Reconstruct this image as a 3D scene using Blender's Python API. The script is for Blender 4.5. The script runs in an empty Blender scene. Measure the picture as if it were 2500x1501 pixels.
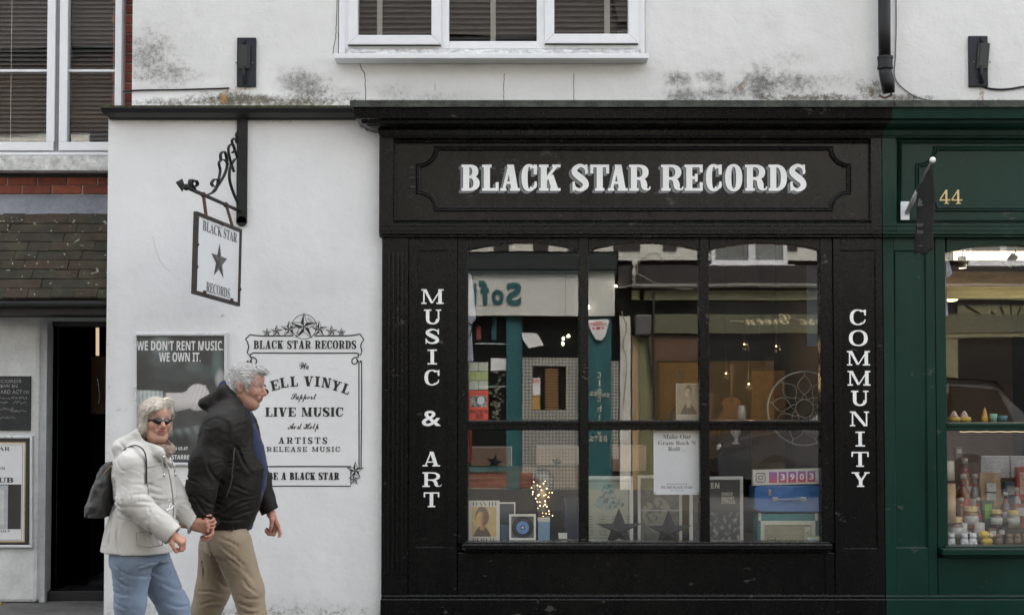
import bpy, bmesh, math, random
import numpy as np
from mathutils import Vector, Matrix, Euler
random.seed(7); np.random.seed(7)
R = math.radians
scene = bpy.context.scene
COL = scene.collection

# ------------------------------------------------------------------ camera, sky, sun, exposure
CAM_Y, CAM_Z, FPX, PITCH, PPY = -9.275, 1.578, 3200.0, R(1.78), 855.6
cd = bpy.data.cameras.new('camera')
cam = bpy.data.objects.new('camera', cd); COL.objects.link(cam)
cam.location = (0, CAM_Y, CAM_Z); cam.rotation_euler = (R(90) + PITCH, 0, 0)
cd.sensor_width = 36; cd.lens = 36 * FPX / 2500; cd.shift_y = 0.0420
cd.clip_start = 0.05; cd.clip_end = 500
scene.camera = cam

SUN_EL, SUN_AZ = R(47), R(12)            # from behind the near row of shops, a little to the right
world = bpy.data.worlds.new("World"); scene.world = world; world.use_nodes = True
wn = world.node_tree.nodes; wl_ = world.node_tree.links
bg = wn['Background']; sky = wn.new('ShaderNodeTexSky'); sky.sky_type = 'NISHITA'
sky.sun_disc = False; sky.sun_elevation = SUN_EL; sky.sun_rotation = SUN_AZ
sky.air_density = 1.4; sky.dust_density = 4.0; sky.ozone_density = 0.6
hz = wn.new('ShaderNodeHueSaturation'); hz.inputs['Saturation'].default_value = .26      # thin overcast: the blue is mostly veiled
wl_.new(sky.outputs[0], hz.inputs['Color']); wl_.new(hz.outputs[0], bg.inputs[0]); bg.inputs[1].default_value = 0.15
sd = bpy.data.lights.new('sun', 'SUN'); sd.energy = 1.5; sd.angle = R(12); sd.color = (1.0, 0.92, 0.80)
sun = bpy.data.objects.new('sun', sd); COL.objects.link(sun)
sdir = Vector((math.sin(SUN_AZ) * math.cos(SUN_EL), math.cos(SUN_AZ) * math.cos(SUN_EL), math.sin(SUN_EL)))
sun.rotation_euler = sdir.to_track_quat('Z', 'Y').to_euler(); sun.location = (0, 10, 15)
vs = scene.view_settings
vs.view_transform = 'Standard'; vs.look = 'None'; vs.gamma = 1; vs.use_curve_mapping = False
vs.exposure = 2.12
scene.cycles.max_bounces = 8; scene.cycles.transparent_max_bounces = 12
scene.cycles.glossy_bounces = 4; scene.cycles.diffuse_bounces = 4
scene.cycles.caustics_reflective = False; scene.cycles.caustics_refractive = False
scene.cycles.sample_clamp_indirect = 4.0

# ------------------------------------------------------------------ survey of the site: photo pixel -> metres on the plane y = Y
_CP, _SP = math.cos(PITCH), math.sin(PITCH)
def P(px, py, Y=0.0):
    u, v = px - 1250.0, PPY - py
    t = (Y - CAM_Y) / (FPX * _CP - v * _SP)
    return (u * t, CAM_Z + (FPX * _SP + v * _CP) * t)
def PX(px, Y=0.0, py=900): return P(px, py, Y)[0]
def PZ(py, Y=0.0): return P(1250, py, Y)[1]
def P3(px, py, Y): a = P(px, py, Y); return Vector((a[0], Y, a[1]))
SC = 1 / 345.0                                 # metres per photo pixel on the wall

# ------------------------------------------------------------------ mesh builder
class MB:
    def __init__(s): s.v = []; s.f = []; s.mi = []; s.cur = 0
    def add(s, vs, fs):
        o = len(s.v); s.v.extend([tuple(map(float, p)) for p in vs])
        for f in fs: s.f.append([i + o for i in f]); s.mi.append(s.cur)
    def box(s, x0, x1, y0, y1, z0, z1):
        x0, x1 = min(x0, x1), max(x0, x1); y0, y1 = min(y0, y1), max(y0, y1); z0, z1 = min(z0, z1), max(z0, z1)
        s.add([(x0,y0,z0),(x1,y0,z0),(x1,y1,z0),(x0,y1,z0),(x0,y0,z1),(x1,y0,z1),(x1,y1,z1),(x0,y1,z1)],
              [(0,3,2,1),(4,5,6,7),(0,1,5,4),(1,2,6,5),(2,3,7,6),(3,0,4,7)])
    def pb(s, px0, px1, py0, py1, yf, yb):
        """box whose front face (plane yf) covers the surveyed rectangle"""
        x0, x1 = PX(px0, yf), PX(px1, yf); z1, z0 = PZ(py0, yf), PZ(py1, yf)
        s.box(x0, x1, yf, yb, z0, z1)
    def prism(s, pts, y0, y1):
        """xz outline extruded from y0 (front) to y1"""
        n = len(pts)
        a = sum(pts[i][0]*pts[(i+1)%n][1]-pts[(i+1)%n][0]*pts[i][1] for i in range(n))
        if a < 0: pts = pts[::-1]
        s.add([(x, y0, z) for x, z in pts] + [(x, y1, z) for x, z in pts],
              [list(range(n)), list(range(2*n-1, n-1, -1))] + [(i, i+n, (i+1)%n+n, (i+1)%n) for i in range(n)])
    def poly(s, pts): s.add(pts, [list(range(len(pts)))])
    def tube(s, path, r, n=8, cap=True):
        path = [Vector(p) for p in path]; rr = r if hasattr(r, '__len__') else [r]*len(path)
        o = len(s.v); up = None
        for i, p in enumerate(path):
            a = path[max(i-1, 0)]; b = path[min(i+1, len(path)-1)]; t = (b-a).normalized()
            if up is None: up = Vector((0,0,1)) if abs(t.z) < .9 else Vector((0,1,0))
            x = t.cross(up).normalized(); y = x.cross(t).normalized(); up = y
            for k in range(n):
                an = 2*math.pi*k/n; q = p + (x*math.cos(an) + y*math.sin(an))*rr[i]; s.v.append(tuple(q))
        for i in range(len(path)-1):
            for k in range(n):
                s.f.append([o+i*n+k, o+i*n+(k+1)%n, o+(i+1)*n+(k+1)%n, o+(i+1)*n+k]); s.mi.append(s.cur)
        if cap:
            s.f.append([o+k for k in range(n)][::-1]); s.mi.append(s.cur)
            e = o+(len(path)-1)*n; s.f.append([e+k for k in range(n)]); s.mi.append(s.cur)
    def strap(s, path, w, t, wdir):
        """flat bar swept along a path, wide along wdir"""
        path = [Vector(p) for p in path]; o = len(s.v); wd = Vector(wdir).normalized()
        for i, p in enumerate(path):
            a = path[max(i-1, 0)]; b = path[min(i+1, len(path)-1)]; tn = (b-a).normalized()
            nn = tn.cross(wd).normalized()
            for (e, g) in ((-1,-1),(1,-1),(1,1),(-1,1)): s.v.append(tuple(p + wd*(e*w/2) + nn*(g*t/2)))
        m = len(path)
        for i in range(m-1):
            for k in range(4): s.f.append([o+i*4+k, o+i*4+(k+1)%4, o+(i+1)*4+(k+1)%4, o+(i+1)*4+k]); s.mi.append(s.cur)
        s.f.append([o, o+3, o+2, o+1]); s.f.append([o+(m-1)*4+k for k in range(4)]); s.mi += [s.cur]*2
    def lathe(s, cx, cy, prof, n=16, axis='z', cz=0):
        o = len(s.v)
        for (r, h) in prof:
            for k in range(n):
                a = 2*math.pi*k/n
                if axis == 'z': s.v.append((cx+r*math.cos(a), cy+r*math.sin(a), h))
                elif axis == 'y': s.v.append((cx+r*math.cos(a), h, cz+r*math.sin(a)))
                else: s.v.append((h, cy+r*math.cos(a), cz+r*math.sin(a)))
        for i in range(len(prof)-1):
            for k in range(n): s.f.append([o+i*n+k, o+i*n+(k+1)%n, o+(i+1)*n+(k+1)%n, o+(i+1)*n+k]); s.mi.append(s.cur)
        s.f.append([o+k for k in range(n)][::-1]); s.f.append([o+(len(prof)-1)*n+k for k in range(n)]); s.mi += [s.cur]*2
    def ball(s, c, r, n=10, m=7, sq=(1,1,1)):
        o = len(s.v); c = Vector(c)
        s.v.append((c.x, c.y, c.z - r*sq[2]))
        for i in range(1, m):
            a = -math.pi/2 + math.pi*i/m
            for k in range(n):
                b = 2*math.pi*k/n; s.v.append((c.x+r*sq[0]*math.cos(a)*math.cos(b), c.y+r*sq[1]*math.cos(a)*math.sin(b), c.z+r*sq[2]*math.sin(a)))
        s.v.append((c.x, c.y, c.z + r*sq[2])); e = len(s.v)-1
        for k in range(n):
            s.f.append([o, o+1+(k+1)%n, o+1+k]); s.f.append([e, e-n+k, e-n+(k+1)%n]); s.mi += [s.cur]*2
        for i in range(m-2):
            for k in range(n):
                a = o+1+i*n; s.f.append([a+k, a+(k+1)%n, a+n+(k+1)%n, a+n+k]); s.mi.append(s.cur)

WL = {}
def wloc(o): return WL.get(o.name, Vector((0,0,0))) if o else Vector((0,0,0))
def tag(o, label=None, cat=None, group=None, kind=None):
    for k, v in (('label', label), ('category', cat), ('group', group), ('kind', kind)):
        if v: o[k] = v
    return o
def thing(name, label, cat, loc=(0,0,0), group=None, kind=None):
    o = bpy.data.objects.new(name, None); COL.objects.link(o); o.location = loc; o.empty_display_size = .1
    WL[o.name] = Vector(loc); return tag(o, label, cat, group, kind)
def part(name, mb, mats, parent=None, smooth=False, bevel=0, label=None, seg=2, **kw):
    me = bpy.data.meshes.new(name); L = wloc(parent)
    vs = [(x-L.x, y-L.y, z-L.z) for x, y, z in mb.v]
    me.from_pydata(vs, [], mb.f)
    if not isinstance(mats, (list, tuple)): mats = [mats]
    for m in mats: me.materials.append(m)
    if len(mats) > 1: me.polygons.foreach_set('material_index', [min(i, len(mats)-1) for i in mb.mi])
    if smooth: me.polygons.foreach_set('use_smooth', [True]*len(me.polygons))
    me.update()
    o = bpy.data.objects.new(name, me); COL.objects.link(o)
    if parent: o.parent = parent
    WL[o.name] = L.copy()
    if bevel:
        b = o.modifiers.new('bevel', 'BEVEL'); b.width = bevel; b.segments = seg; b.limit_method = 'ANGLE'; b.angle_limit = R(40)
    if label: o['label'] = label
    for k, v in kw.items(): o[k] = v
    return o
def solo(name, mb, mats, label, cat, group=None, **k):
    return tag(part(name, mb, mats, None, **k), label, cat, group)
def struct(name, mb, mats, **k): return tag(part(name, mb, mats, None, **k), kind='structure')
def copy_to(o, parent, dloc=(0,0,0), rot=None, mat=None):
    c = o.copy(); COL.objects.link(c); c.parent = parent; c.location = o.location + Vector(dloc)
    if rot is not None: c.rotation_euler = rot
    WL[c.name] = wloc(parent)
    return c
def pieces(name, spots, size, mats, parent, jit=0.0, bevel=0.0, tex=None, shift=None):
    """alike box pieces sharing one mesh per material: spots = [(x,y,z,rz/rx)], size (w,d,h) centred"""
    out = []; L = wloc(parent); mesh = {}
    w, d, h = size
    for i, sp in enumerate(spots):
        mi = random.randrange(len(mats)); sx = sp[3] if len(sp) > 3 else 1.0
        if mi not in mesh:
            mb = MB(); e = min(w, d, h)*.06 + .0005
            x, y, z = w/2, d/2, h/2
            # chamfered front face box
            mb.add([(-x,-y+e,-z),(x,-y+e,-z),(x,-y+e,z),(-x,-y+e,z),(-x+e,-y,-z+e),(x-e,-y,-z+e),(x-e,-y,z-e),(-x+e,-y,z-e),(-x,y,-z),(x,y,-z),(x,y,z),(-x,y,z)],
                   [(4,5,6,7),(0,1,5,4),(1,2,6,5),(2,3,7,6),(3,0,4,7),(0,8,9,1),(1,9,10,2),(2,10,11,3),(3,11,8,0),(8,11,10,9)])
            me = bpy.data.meshes.new(name); me.from_pydata(mb.v, [], mb.f); me.materials.append(mats[mi]); mesh[mi] = me
        o = bpy.data.objects.new(name, mesh[mi]); COL.objects.link(o); o.parent = parent
        o.location = Vector(sp[:3]) - L + Vector((0, random.uniform(-jit, jit), 0)); o.scale = (sx, 1, 1)
        if len(sp) > 4: o.rotation_euler = (sp[4], 0, 0)
        WL[o.name] = L; out.append(o)
    return out
def painted(name, x0, x1, z0, z1, y, fn, nx, nz, rough, parent, face=-1, label=None, ax=None, coat=0.0):
    """flat print: a fine grid sheet whose point colours come from fn(u, v) (u right, v up as one reads it)"""
    us = np.linspace(0, 1, nx+1); vs_ = np.linspace(0, 1, nz+1); U, V = np.meshgrid(us, vs_)
    L = wloc(parent)
    if ax is None: X = x0 + (x1-x0)*(U if face < 0 else 1-U); Y = np.full_like(U, y); Z = z0 + (z1-z0)*V
    else:
        o0, ex, ez = ax; X = o0[0]+ex[0]*U+ez[0]*V; Y = o0[1]+ex[1]*U+ez[1]*V; Z = o0[2]+ex[2]*U+ez[2]*V
    co = np.stack([X.ravel()-L.x, Y.ravel()-L.y, Z.ravel()-L.z], 1)
    i = np.arange(nz)[:, None]*(nx+1) + np.arange(nx)[None]; i = i.ravel()
    fs = np.stack([i, i+1, i+nx+2, i+nx+1], 1)
    me = bpy.data.meshes.new(name); me.from_pydata(co.tolist(), [], fs.tolist())
    c = np.clip(fn(U, V), 0, 1).reshape(-1, 3); c4 = np.concatenate([c, np.ones((len(c), 1))], 1).astype(np.float32)
    at = me.color_attributes.new('print', 'FLOAT_COLOR', 'POINT'); at.data.foreach_set('color', c4.ravel())
    me.materials.append(print_mat(rough, coat))
    o = bpy.data.objects.new(name, me); COL.objects.link(o); o.parent = parent; WL[o.name] = L
    if label: o['label'] = label
    return o

# ------------------------------------------------------------------ materials (procedural)
_M = {}
def nm(name):
    m = bpy.data.materials.new(name); m.use_nodes = True; nt = m.node_tree
    return m, nt, nt.nodes['Principled BSDF']
def N(nt, t, **k):
    n = nt.nodes.new(t)
    for a, b in k.items(): setattr(n, a, b)
    return n
def texco(nt, scale=(1,1,1)):
    g = N(nt, 'ShaderNodeNewGeometry'); m = N(nt, 'ShaderNodeMapping'); m.inputs['Scale'].default_value = scale
    nt.links.new(g.outputs['Position'], m.inputs[0]); return m.outputs[0]
def noise(nt, co, scale, detail=4, rough=.6, dist=0):
    n = N(nt, 'ShaderNodeTexNoise'); n.inputs['Scale'].default_value = scale; n.inputs['Detail'].default_value = detail
    n.inputs['Roughness'].default_value = rough; n.inputs['Distortion'].default_value = dist
    nt.links.new(co, n.inputs['Vector']); return n.outputs['Fac']
def ramp(nt, fac, stops):
    r = N(nt, 'ShaderNodeValToRGB'); nt.links.new(fac, r.inputs[0]); e = r.color_ramp.elements
    while len(e) < len(stops): e.new(.5)
    for i, (p, c) in enumerate(stops): e[i].position = p; e[i].color = (*c, 1) if len(c) == 3 else c
    return r.outputs[0]
def math_(nt, op, a, b=0.0, c=None, clamp=False):
    n = N(nt, 'ShaderNodeMath', operation=op); n.use_clamp = clamp
    for i, v in enumerate((a, b) if c is None else (a, b, c)):
        if isinstance(v, (int, float)): n.inputs[i].default_value = v
        else: nt.links.new(v, n.inputs[i])
    return n.outputs[0]
def mixc(nt, fac, a, b, mode='MIX'):
    n = N(nt, 'ShaderNodeMix', data_type='RGBA'); n.blend_type = mode
    if isinstance(fac, (int, float)): n.inputs[0].default_value = fac
    else: nt.links.new(fac, n.inputs[0])
    for i, v in ((6, a), (7, b)):
        if isinstance(v, tuple): n.inputs[i].default_value = (*v, 1)
        else: nt.links.new(v, n.inputs[i])
    return n.outputs[2]
def bump(nt, b, h, strength=.3, dist=.01):
    n = N(nt, 'ShaderNodeBump'); n.inputs['Strength'].default_value = strength; n.inputs['Distance'].default_value = dist
    nt.links.new(h, n.inputs['Height']); nt.links.new(n.outputs[0], b.inputs['Normal']); return n
def M(name, col=(.5,.5,.5), rough=.6, var=.12, scale=6, bmp=.15, bscale=60, stretch=(1,1,1), metal=0, spec=.5, coat=0, emit=None, es=0, sheen=0, dist=.004):
    if name in _M: return _M[name]
    m, nt, b = nm(name)
    co = texco(nt, stretch)
    n1 = noise(nt, co, scale, 5); n2 = noise(nt, co, scale*7.3, 3)
    mx = math_(nt, 'ADD', math_(nt, 'MULTIPLY', n1, .65), math_(nt, 'MULTIPLY', n2, .35))
    lo = tuple(c*(1-var*1.6) for c in col); hi = tuple(min(1, c*(1+var*1.6)) for c in col)
    nt.links.new(ramp(nt, mx, [(.3, lo), (.7, hi)]), b.inputs['Base Color'])
    nt.links.new(math_(nt, 'ADD', rough-.06, math_(nt, 'MULTIPLY', n1, .12)), b.inputs['Roughness'])
    b.inputs['Metallic'].default_value = metal; b.inputs['Specular IOR Level'].default_value = spec
    b.inputs['Coat Weight'].default_value = coat; b.inputs['Coat Roughness'].default_value = .15
    if sheen: b.inputs['Sheen Weight'].default_value = sheen
    if bmp: bump(nt, b, noise(nt, co, bscale, 3), bmp, dist)
    if emit: b.inputs['Emission Color'].default_value = (*emit, 1); b.inputs['Emission Strength'].default_value = es
    _M[name] = m; return m
def print_mat(rough=.5, coat=0.0):
    k = 'print_%.2f_%.1f' % (rough, coat)
    if k in _M: return _M[k]
    m, nt, b = nm(k); a = N(nt, 'ShaderNodeVertexColor'); a.layer_name = 'print'
    co = texco(nt); n = noise(nt, co, 240, 2)
    nt.links.new(mixc(nt, math_(nt, 'MULTIPLY', n, .12), a.outputs[0], (.5,.5,.48)), b.inputs['Base Color'])
    b.inputs['Roughness'].default_value = rough; b.inputs['Coat Weight'].default_value = coat
    _M[k] = m; return m
def glass_mat(name, k=1.5, tint=(.97,.98,.97), wob=.02, wscale=3.0, base=.0):
    if name in _M: return _M[name]
    m = bpy.data.materials.new(name); m.use_nodes = True; nt = m.node_tree; nt.nodes.clear()
    out = N(nt, 'ShaderNodeOutputMaterial'); tr = N(nt, 'ShaderNodeBsdfTransparent'); gl = N(nt, 'ShaderNodeBsdfGlossy')
    tr.inputs[0].default_value = (*tint, 1); gl.inputs['Roughness'].default_value = 0.0; gl.inputs[0].default_value = (1,1,1,1)
    g_ = N(nt, 'ShaderNodeNewGeometry'); dt = N(nt, 'ShaderNodeVectorMath', operation='DOT_PRODUCT'); mx = N(nt, 'ShaderNodeMixShader')
    nt.links.new(g_.outputs['Normal'], dt.inputs[0]); nt.links.new(g_.outputs['Incoming'], dt.inputs[1])
    gz = math_(nt, 'POWER', math_(nt, 'SUBTRACT', 1.0, math_(nt, 'ABSOLUTE', dt.outputs['Value'])), 5.0)      # Schlick, same from both sides
    fac = math_(nt, 'ADD', math_(nt, 'MULTIPLY', math_(nt, 'ADD', math_(nt, 'MULTIPLY', gz, .96), .04), k), base, clamp=True)
    co = texco(nt, (1, 0, 1)); n = noise(nt, co, wscale, 1)
    bp = N(nt, 'ShaderNodeBump'); bp.inputs['Strength'].default_value = 1; bp.inputs['Distance'].default_value = wob
    nt.links.new(n, bp.inputs['Height']); nt.links.new(bp.outputs[0], gl.inputs['Normal'])
    nt.links.new(fac, mx.inputs[0]); nt.links.new(tr.outputs[0], mx.inputs[1]); nt.links.new(gl.outputs[0], mx.inputs[2])
    nt.links.new(mx.outputs[0], out.inputs[0]); _M[name] = m; return m

# ------------------------------------------------------------------ lettering
def spl(pts, n=8):
    """Catmull-Rom through (x,y,width) points"""
    p = [np.array(q, float) for q in pts]; p = [2*p[0]-p[1]] + p + [2*p[-1]-p[-2]]; out = []
    for i in range(1, len(p)-2):
        for k in range(n):
            t = k/n; out.append(.5*((2*p[i]) + (-p[i-1]+p[i+1])*t + (2*p[i-1]-5*p[i]+4*p[i+1]-p[i+2])*t*t + (-p[i-1]+3*p[i]-3*p[i+1]+p[i+2])*t**3))
    out.append(p[-2]); return out
def ribbon(pts):
    """(x,y,w) centreline -> list of quads"""
    L, Rr = [], []
    for i, q in enumerate(pts):
        a = pts[max(i-1,0)]; b = pts[min(i+1,len(pts)-1)]; t = np.array([b[0]-a[0], b[1]-a[1]]); t = t/(np.hypot(*t)+1e-9)
        n = np.array([-t[1], t[0]])*q[2]/2; L.append((q[0]+n[0], q[1]+n[1])); Rr.append((q[0]-n[0], q[1]-n[1]))
    return [[L[i], L[i+1], Rr[i+1], Rr[i]] for i in range(len(pts)-1)]
def arcband(cx, cy, ox, oy, ix, iy, a0, a1, n=18, e=2.3, icx=None):
    icx = cx if icx is None else icx; o = []
    def pt(c, rx, ry, a):
        ca, sa = math.cos(a), math.sin(a)
        return (c + rx*math.copysign(abs(ca)**(2/e), ca), cy + ry*math.copysign(abs(sa)**(2/e), sa))
    for i in range(n):
        t0 = R(a0+(a1-a0)*i/n); t1 = R(a0+(a1-a0)*(i+1)/n)
        o.append([pt(cx,ox,oy,t0), pt(cx,ox,oy,t1), pt(icx,ix,iy,t1), pt(icx,ix,iy,t0)])
    return o
def slab(ch, w, st, th, sf, ov=None):
    """slab-serif capital in a box w x 1: st stem, th thin stroke, sf slab thickness, ov serif overhang"""
    ov = st*.42 if ov is None else ov
    r = lambda a, b, c, d: [(a,b),(c,b),(c,d),(a,d)]
    G = []
    def stem(x, lo=True, hi=True, s=st, o=ov):
        G.append(r(x, 0, x+s, 1))
        if lo: G.append(r(x-o, 0, x+s+o, sf))
        if hi: G.append(r(x-o, 1-sf, x+s+o, 1))
    def diag(x0, y0, x1, y1, wd): G.append([(x0,y0),(x0+wd,y0),(x1+wd,y1),(x1,y1)])
    if ch == 'I': stem((w-st)/2, o=min(ov*1.5, (w-st)/2))
    elif ch == 'L': stem(ov); G.append(r(ov, 0, w, sf)); G.append(r(w-th*.9, 0, w, .33))
    elif ch in 'EF':
        stem(ov); G.append(r(ov, 1-sf, w, 1)); G.append(r(w-th*.9, .7, w, 1)); G.append(r(ov, .5-sf/2, w*.72, .5+sf/2)); G.append(r(w*.72-th*.8, .35, w*.72, .65))
        if ch == 'E': G.append(r(ov, 0, w, sf)); G.append(r(w-th*.9, 0, w, .33))
    elif ch == 'T': x=(w-st)/2; G.append(r(x,0,x+st,1)); G.append(r(x-ov,0,x+st+ov,sf)); G.append(r(0,1-sf,w,1)); G.append(r(0,.66,th*.9,1)); G.append(r(w-th*.9,.66,w,1))
    elif ch in 'BPRD':
        stem(ov, o=ov); xs = ov+st
        if ch == 'D':
            G.append(r(ov, 0, w*.45, sf)); G.append(r(ov, 1-sf, w*.45, 1)); cx = w*.42
            G += arcband(cx, .5, w-cx, .5, w-cx-st, .5-sf, -90, 90)
        else:
            yb = {'B': .53, 'P': .45, 'R': .47}[ch]; cx = w*.45; hh = (1-yb+sf/2)/2; cy = 1-hh
            wr = w*.93 if ch in 'BR' else w
            G.append(r(ov, 1-sf, cx, 1)); G.append(r(ov, cy-hh, cx, cy-hh+sf)); G += arcband(cx, cy, wr-cx, hh, wr-cx-st, hh-sf, -90, 90)
            if ch == 'B':
                hh2 = (yb+sf/2)/2; G.append(r(ov, 0, cx, sf)); G += arcband(cx, hh2, w-cx, hh2, w-cx-st, hh2-sf, -90, 90)
            if ch == 'R':
                G += ribbon(spl([(w*.48, yb-.01, sf), (w*.62, .42, st*.8), (w*.70, .28, st), (w*.74, .13, st*.9), (w*.86, .05, sf*.75), (w*.97, .08, sf*.6), (w*1.0, .17, sf*.4)], 5))
    elif ch in 'OQ': G += arcband(w/2, .5, w/2, .52, w/2-st, .52-th*.8, 0, 360, 36)
    elif ch == 'C':
        G += arcband(w/2, .5, w/2, .52, w/2-st, .52-th*.8, 48, 312, 30)
        G.append(r(w-th, .62, w, 1)); G += ribbon(spl([(w*.80, .12, th*1.0), (w*.9, .2, th*.9), (w-th*.4, .36, th*.6)], 4))
        G += ribbon(spl([(w*.78, .93, th*1.1), (w*.9, .86, th*.9), (w-th*.5, .66, th)], 4))
    elif ch == 'G':
        G += arcband(w/2, .5, w/2, .52, w/2-st, .52-th*.8, 48, 312, 30); G.append(r(w-st, 0, w, .42)); G.append(r(w*.55, .42-sf, w, .42)); G.append(r(w-th, .62, w, 1))
    elif ch == 'S':
        G += ribbon(spl([(w*.90, .70, th*.7), (w*.80, .88, th*.9), (w*.5, .965, th), (w*.2, .84, st*.85), (w*.2, .68, st), (w*.5, .51, st*1.1), (w*.79, .34, st), (w*.8, .16, st*.9), (w*.5, .035, th), (w*.2, .12, th*.9), (w*.1, .3, th*.7)], 6))
        G.append(r(w*.93-th*.7, .64, w*.93, 1.0)); G.append(r(w*.05, 0, w*.05+th*.7, .35))
    elif ch == 'U':
        G.append(r(ov, .35, ov+st, 1)); G.append(r(w-ov-th, .35, w-ov, 1)); G.append(r(0, 1-sf, 2*ov+st, 1)); G.append(r(w-2*ov-th, 1-sf, w, 1))
        cx = w/2; G += arcband(cx, .36, w/2-ov, .38, w/2-ov-st*.95, .38-th, 180, 360, 18)
    elif ch in 'AV':
        T = st*1.1; q = []
        a = w*.5
        def tri(x0, x1, wd):  # foot to apex
            return [(x0,0),(x0+wd,0),(x1+wd*.5,1),(x1-wd*.5,1)]
        q.append([(ov*1.0,0),(ov+th*.9,0),(a+th*.35,1),(a-th*.55,1)]); q.append([(w-ov-T,0),(w-ov,0),(a+T*.55,1),(a-T*.45,1)])
        if ch == 'A': q.append(r(w*.27, .26, w*.7, .26+sf*.9))
        q.append(r(0,0,ov*2+th*.9,sf)); q.append(r(w-T-ov*2,0,w,sf))
        if ch == 'V': q = [[(w-x, 1-y) for x, y in p] for p in q]
        G += q
    elif ch == 'N':
        G.append(r(ov,0,ov+th*.9,1)); G.append(r(w-ov-th*.9,0,w-ov,1)); G.append([(ov-.02,1),(ov+st,1),(w-ov+.0,0),(w-ov-st,0)])
        G.append(r(0,0,ov*2+th*.9,sf)); G.append(r(0,1-sf,ov+st*.8,1)); G.append(r(w-ov*2-th*.9,1-sf,w,1))
    elif ch == 'M':
        G.append(r(ov,0,ov+th*.9,1)); G.append(r(w-ov-st,0,w-ov,1)); c = w*.47
        G.append([(ov,1),(ov+st*.95,1),(c+st*.4,.05),(c-st*.3,.05)]); G.append([(w-ov-th,1),(w-ov,1),(c+th*.5,.05),(c-th*.3,.05)])
        G.append(r(0,0,ov*2+th*.9,sf)); G.append(r(w-ov*2-st,0,w,sf)); G.append(r(0,1-sf,ov+st*.8,1)); G.append(r(w-ov-st*.9,1-sf,w,1))
    elif ch == 'K':
        stem(ov); G.append([(ov+st*.9,.34),(ov+st*.9,.52),(w-ov-th*1.1,1),(w-ov,1)]); G.append([(w-ov-st*1.2,0),(w-ov,0),(w*.52+st*.5,.62),(w*.52-st*.4,.55)])
        G.append(r(w-ov*3-th,1-sf,w,1)); G.append(r(w-ov*2-st*1.2,0,w,sf))
    elif ch == 'Y':
        x=(w-st)/2; G.append(r(x,0,x+st,.45)); G.append(r(x-ov,0,x+st+ov,sf)); G.append([(x,.42),(x+st,.42),(ov+st*1.05,1),(ov,1)]); G.append([(x+st*.2,.42),(x+st,.42),(w-ov,1),(w-ov-th,1)])
        G.append(r(0,1-sf,ov*2+st*1.1,1)); G.append(r(w-ov*2-th,1-sf,w,1))
    elif ch == 'H': stem(ov); stem(w-ov-st); G.append(r(ov,.5-sf/2,w-ov,.5+sf/2))
    return G
GW = dict(B=.86,L=.78,A=.95,C=.8,K=.95,S=.74,T=.86,R=.93,E=.82,O=.88,D=.9,I=.46,V=.93,M=1.15,U=.93,N=.98,Y=.93,H=1.0,G=.9,P=.8)
def _sty(st, w, h): pass
def put_glyph(mb, ch, x, z, w, h, y, st, th, sf, rot=0, face=-1, ox=0, oz=0, ov=None, k0=0):
    """glyph ch filling w x h metres, lower-left (x,z) on the plane y; each stroke a hair prouder than the last"""
    for k, poly in enumerate(slab(ch, w/h, st, th, sf, ov)):
        yy = y + face*(.00006*(k % 17) )
        pts = []
        for (a, b) in poly:
            X, Z = a*h, b*h
            if rot:
                cx = w/2; dx, dz = X-cx, Z; X = cx + dx*math.cos(rot) - dz*math.sin(rot); Z = dx*math.sin(rot) + dz*math.cos(rot)
            pts.append((x + (X if face < 0 else -X) + ox, yy, z + Z + oz))
        mb.poly(pts)
def slab_line(mb, txt, px0, px1, py0, py1, y, st=.22, th=.1, sf=.09, sp=.12, ov=None, face=-1):
    """a line of slab capitals between two surveyed corners"""
    h = PZ(py0, y) - PZ(py1, y); X0, X1 = PX(px0, y), PX(px1, y); z = PZ(py1, y)
    tot = sum((GW[c] if c != ' ' else .42) for c in txt) + sp*(len(txt)-1)
    u = (X1-X0)/tot; x = X0
    for c in txt:
        if c == ' ': x += (.42+sp)*u; continue
        w = GW[c]*u; put_glyph(mb, c, x, z, w, h, y, st, th, sf, ov=ov); x += w + sp*u
def mathstr(s, b):
    return ''.join(chr(b+ord(c)-65) if 'A' <= c <= 'Z' else (chr(b+26+ord(c)-97) if 'a' <= c <= 'z' else c) for c in s)
SERIF, SCRIPT, SANSB = 0x1D400, 0x1D4D0, 0x1D5D4
def font_mb(mb, txt, x0, x1, z0, z1, y, style=None, face=-1, bold=0.0, fn=None, shear=0):
    """type set in the built-in face, fitted to a box (x0..x1, z0..z1) on plane y (cap height to z1 for capitals)"""
    c = bpy.data.curves.new('type', 'FONT'); c.body = mathstr(txt, style) if style else txt; c.size = 1; c.offset = bold; c.shear = shear; c.resolution_u = 3
    o = bpy.data.objects.new('type', c); 
    me = bpy.data.meshes.new_from_object(o)
    co = np.empty(len(me.vertices)*3); me.vertices.foreach_get('co', co); co = co.reshape(-1, 3)
    fs = [list(p.vertices) for p in me.polygons]
    bpy.data.objects.remove(o); bpy.data.curves.remove(c); bpy.data.meshes.remove(me)
    if not len(co): return
    a, b = co.min(0), co.max(0); u = (co[:,0]-a[0])/(b[0]-a[0]); v = (co[:,1]-a[1])/(b[1]-a[1])
    if fn: pts = [fn(p, q) for p, q in zip(u, v)]
    elif face < 0: pts = [(x0+(x1-x0)*p, y, z0+(z1-z0)*q) for p, q in zip(u, v)]
    else: pts = [(x1-(x1-x0)*p, y, z0+(z1-z0)*q) for p, q in zip(u, v)]
    mb.add(pts, fs)
def font_px(mb, txt, px0, px1, py0, py1, y, style=None, bold=0.0, shear=0):
    font_mb(mb, txt, PX(px0, y), PX(px1, y), PZ(py1, y), PZ(py0, y), y, style, -1, bold, None, shear)
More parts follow.
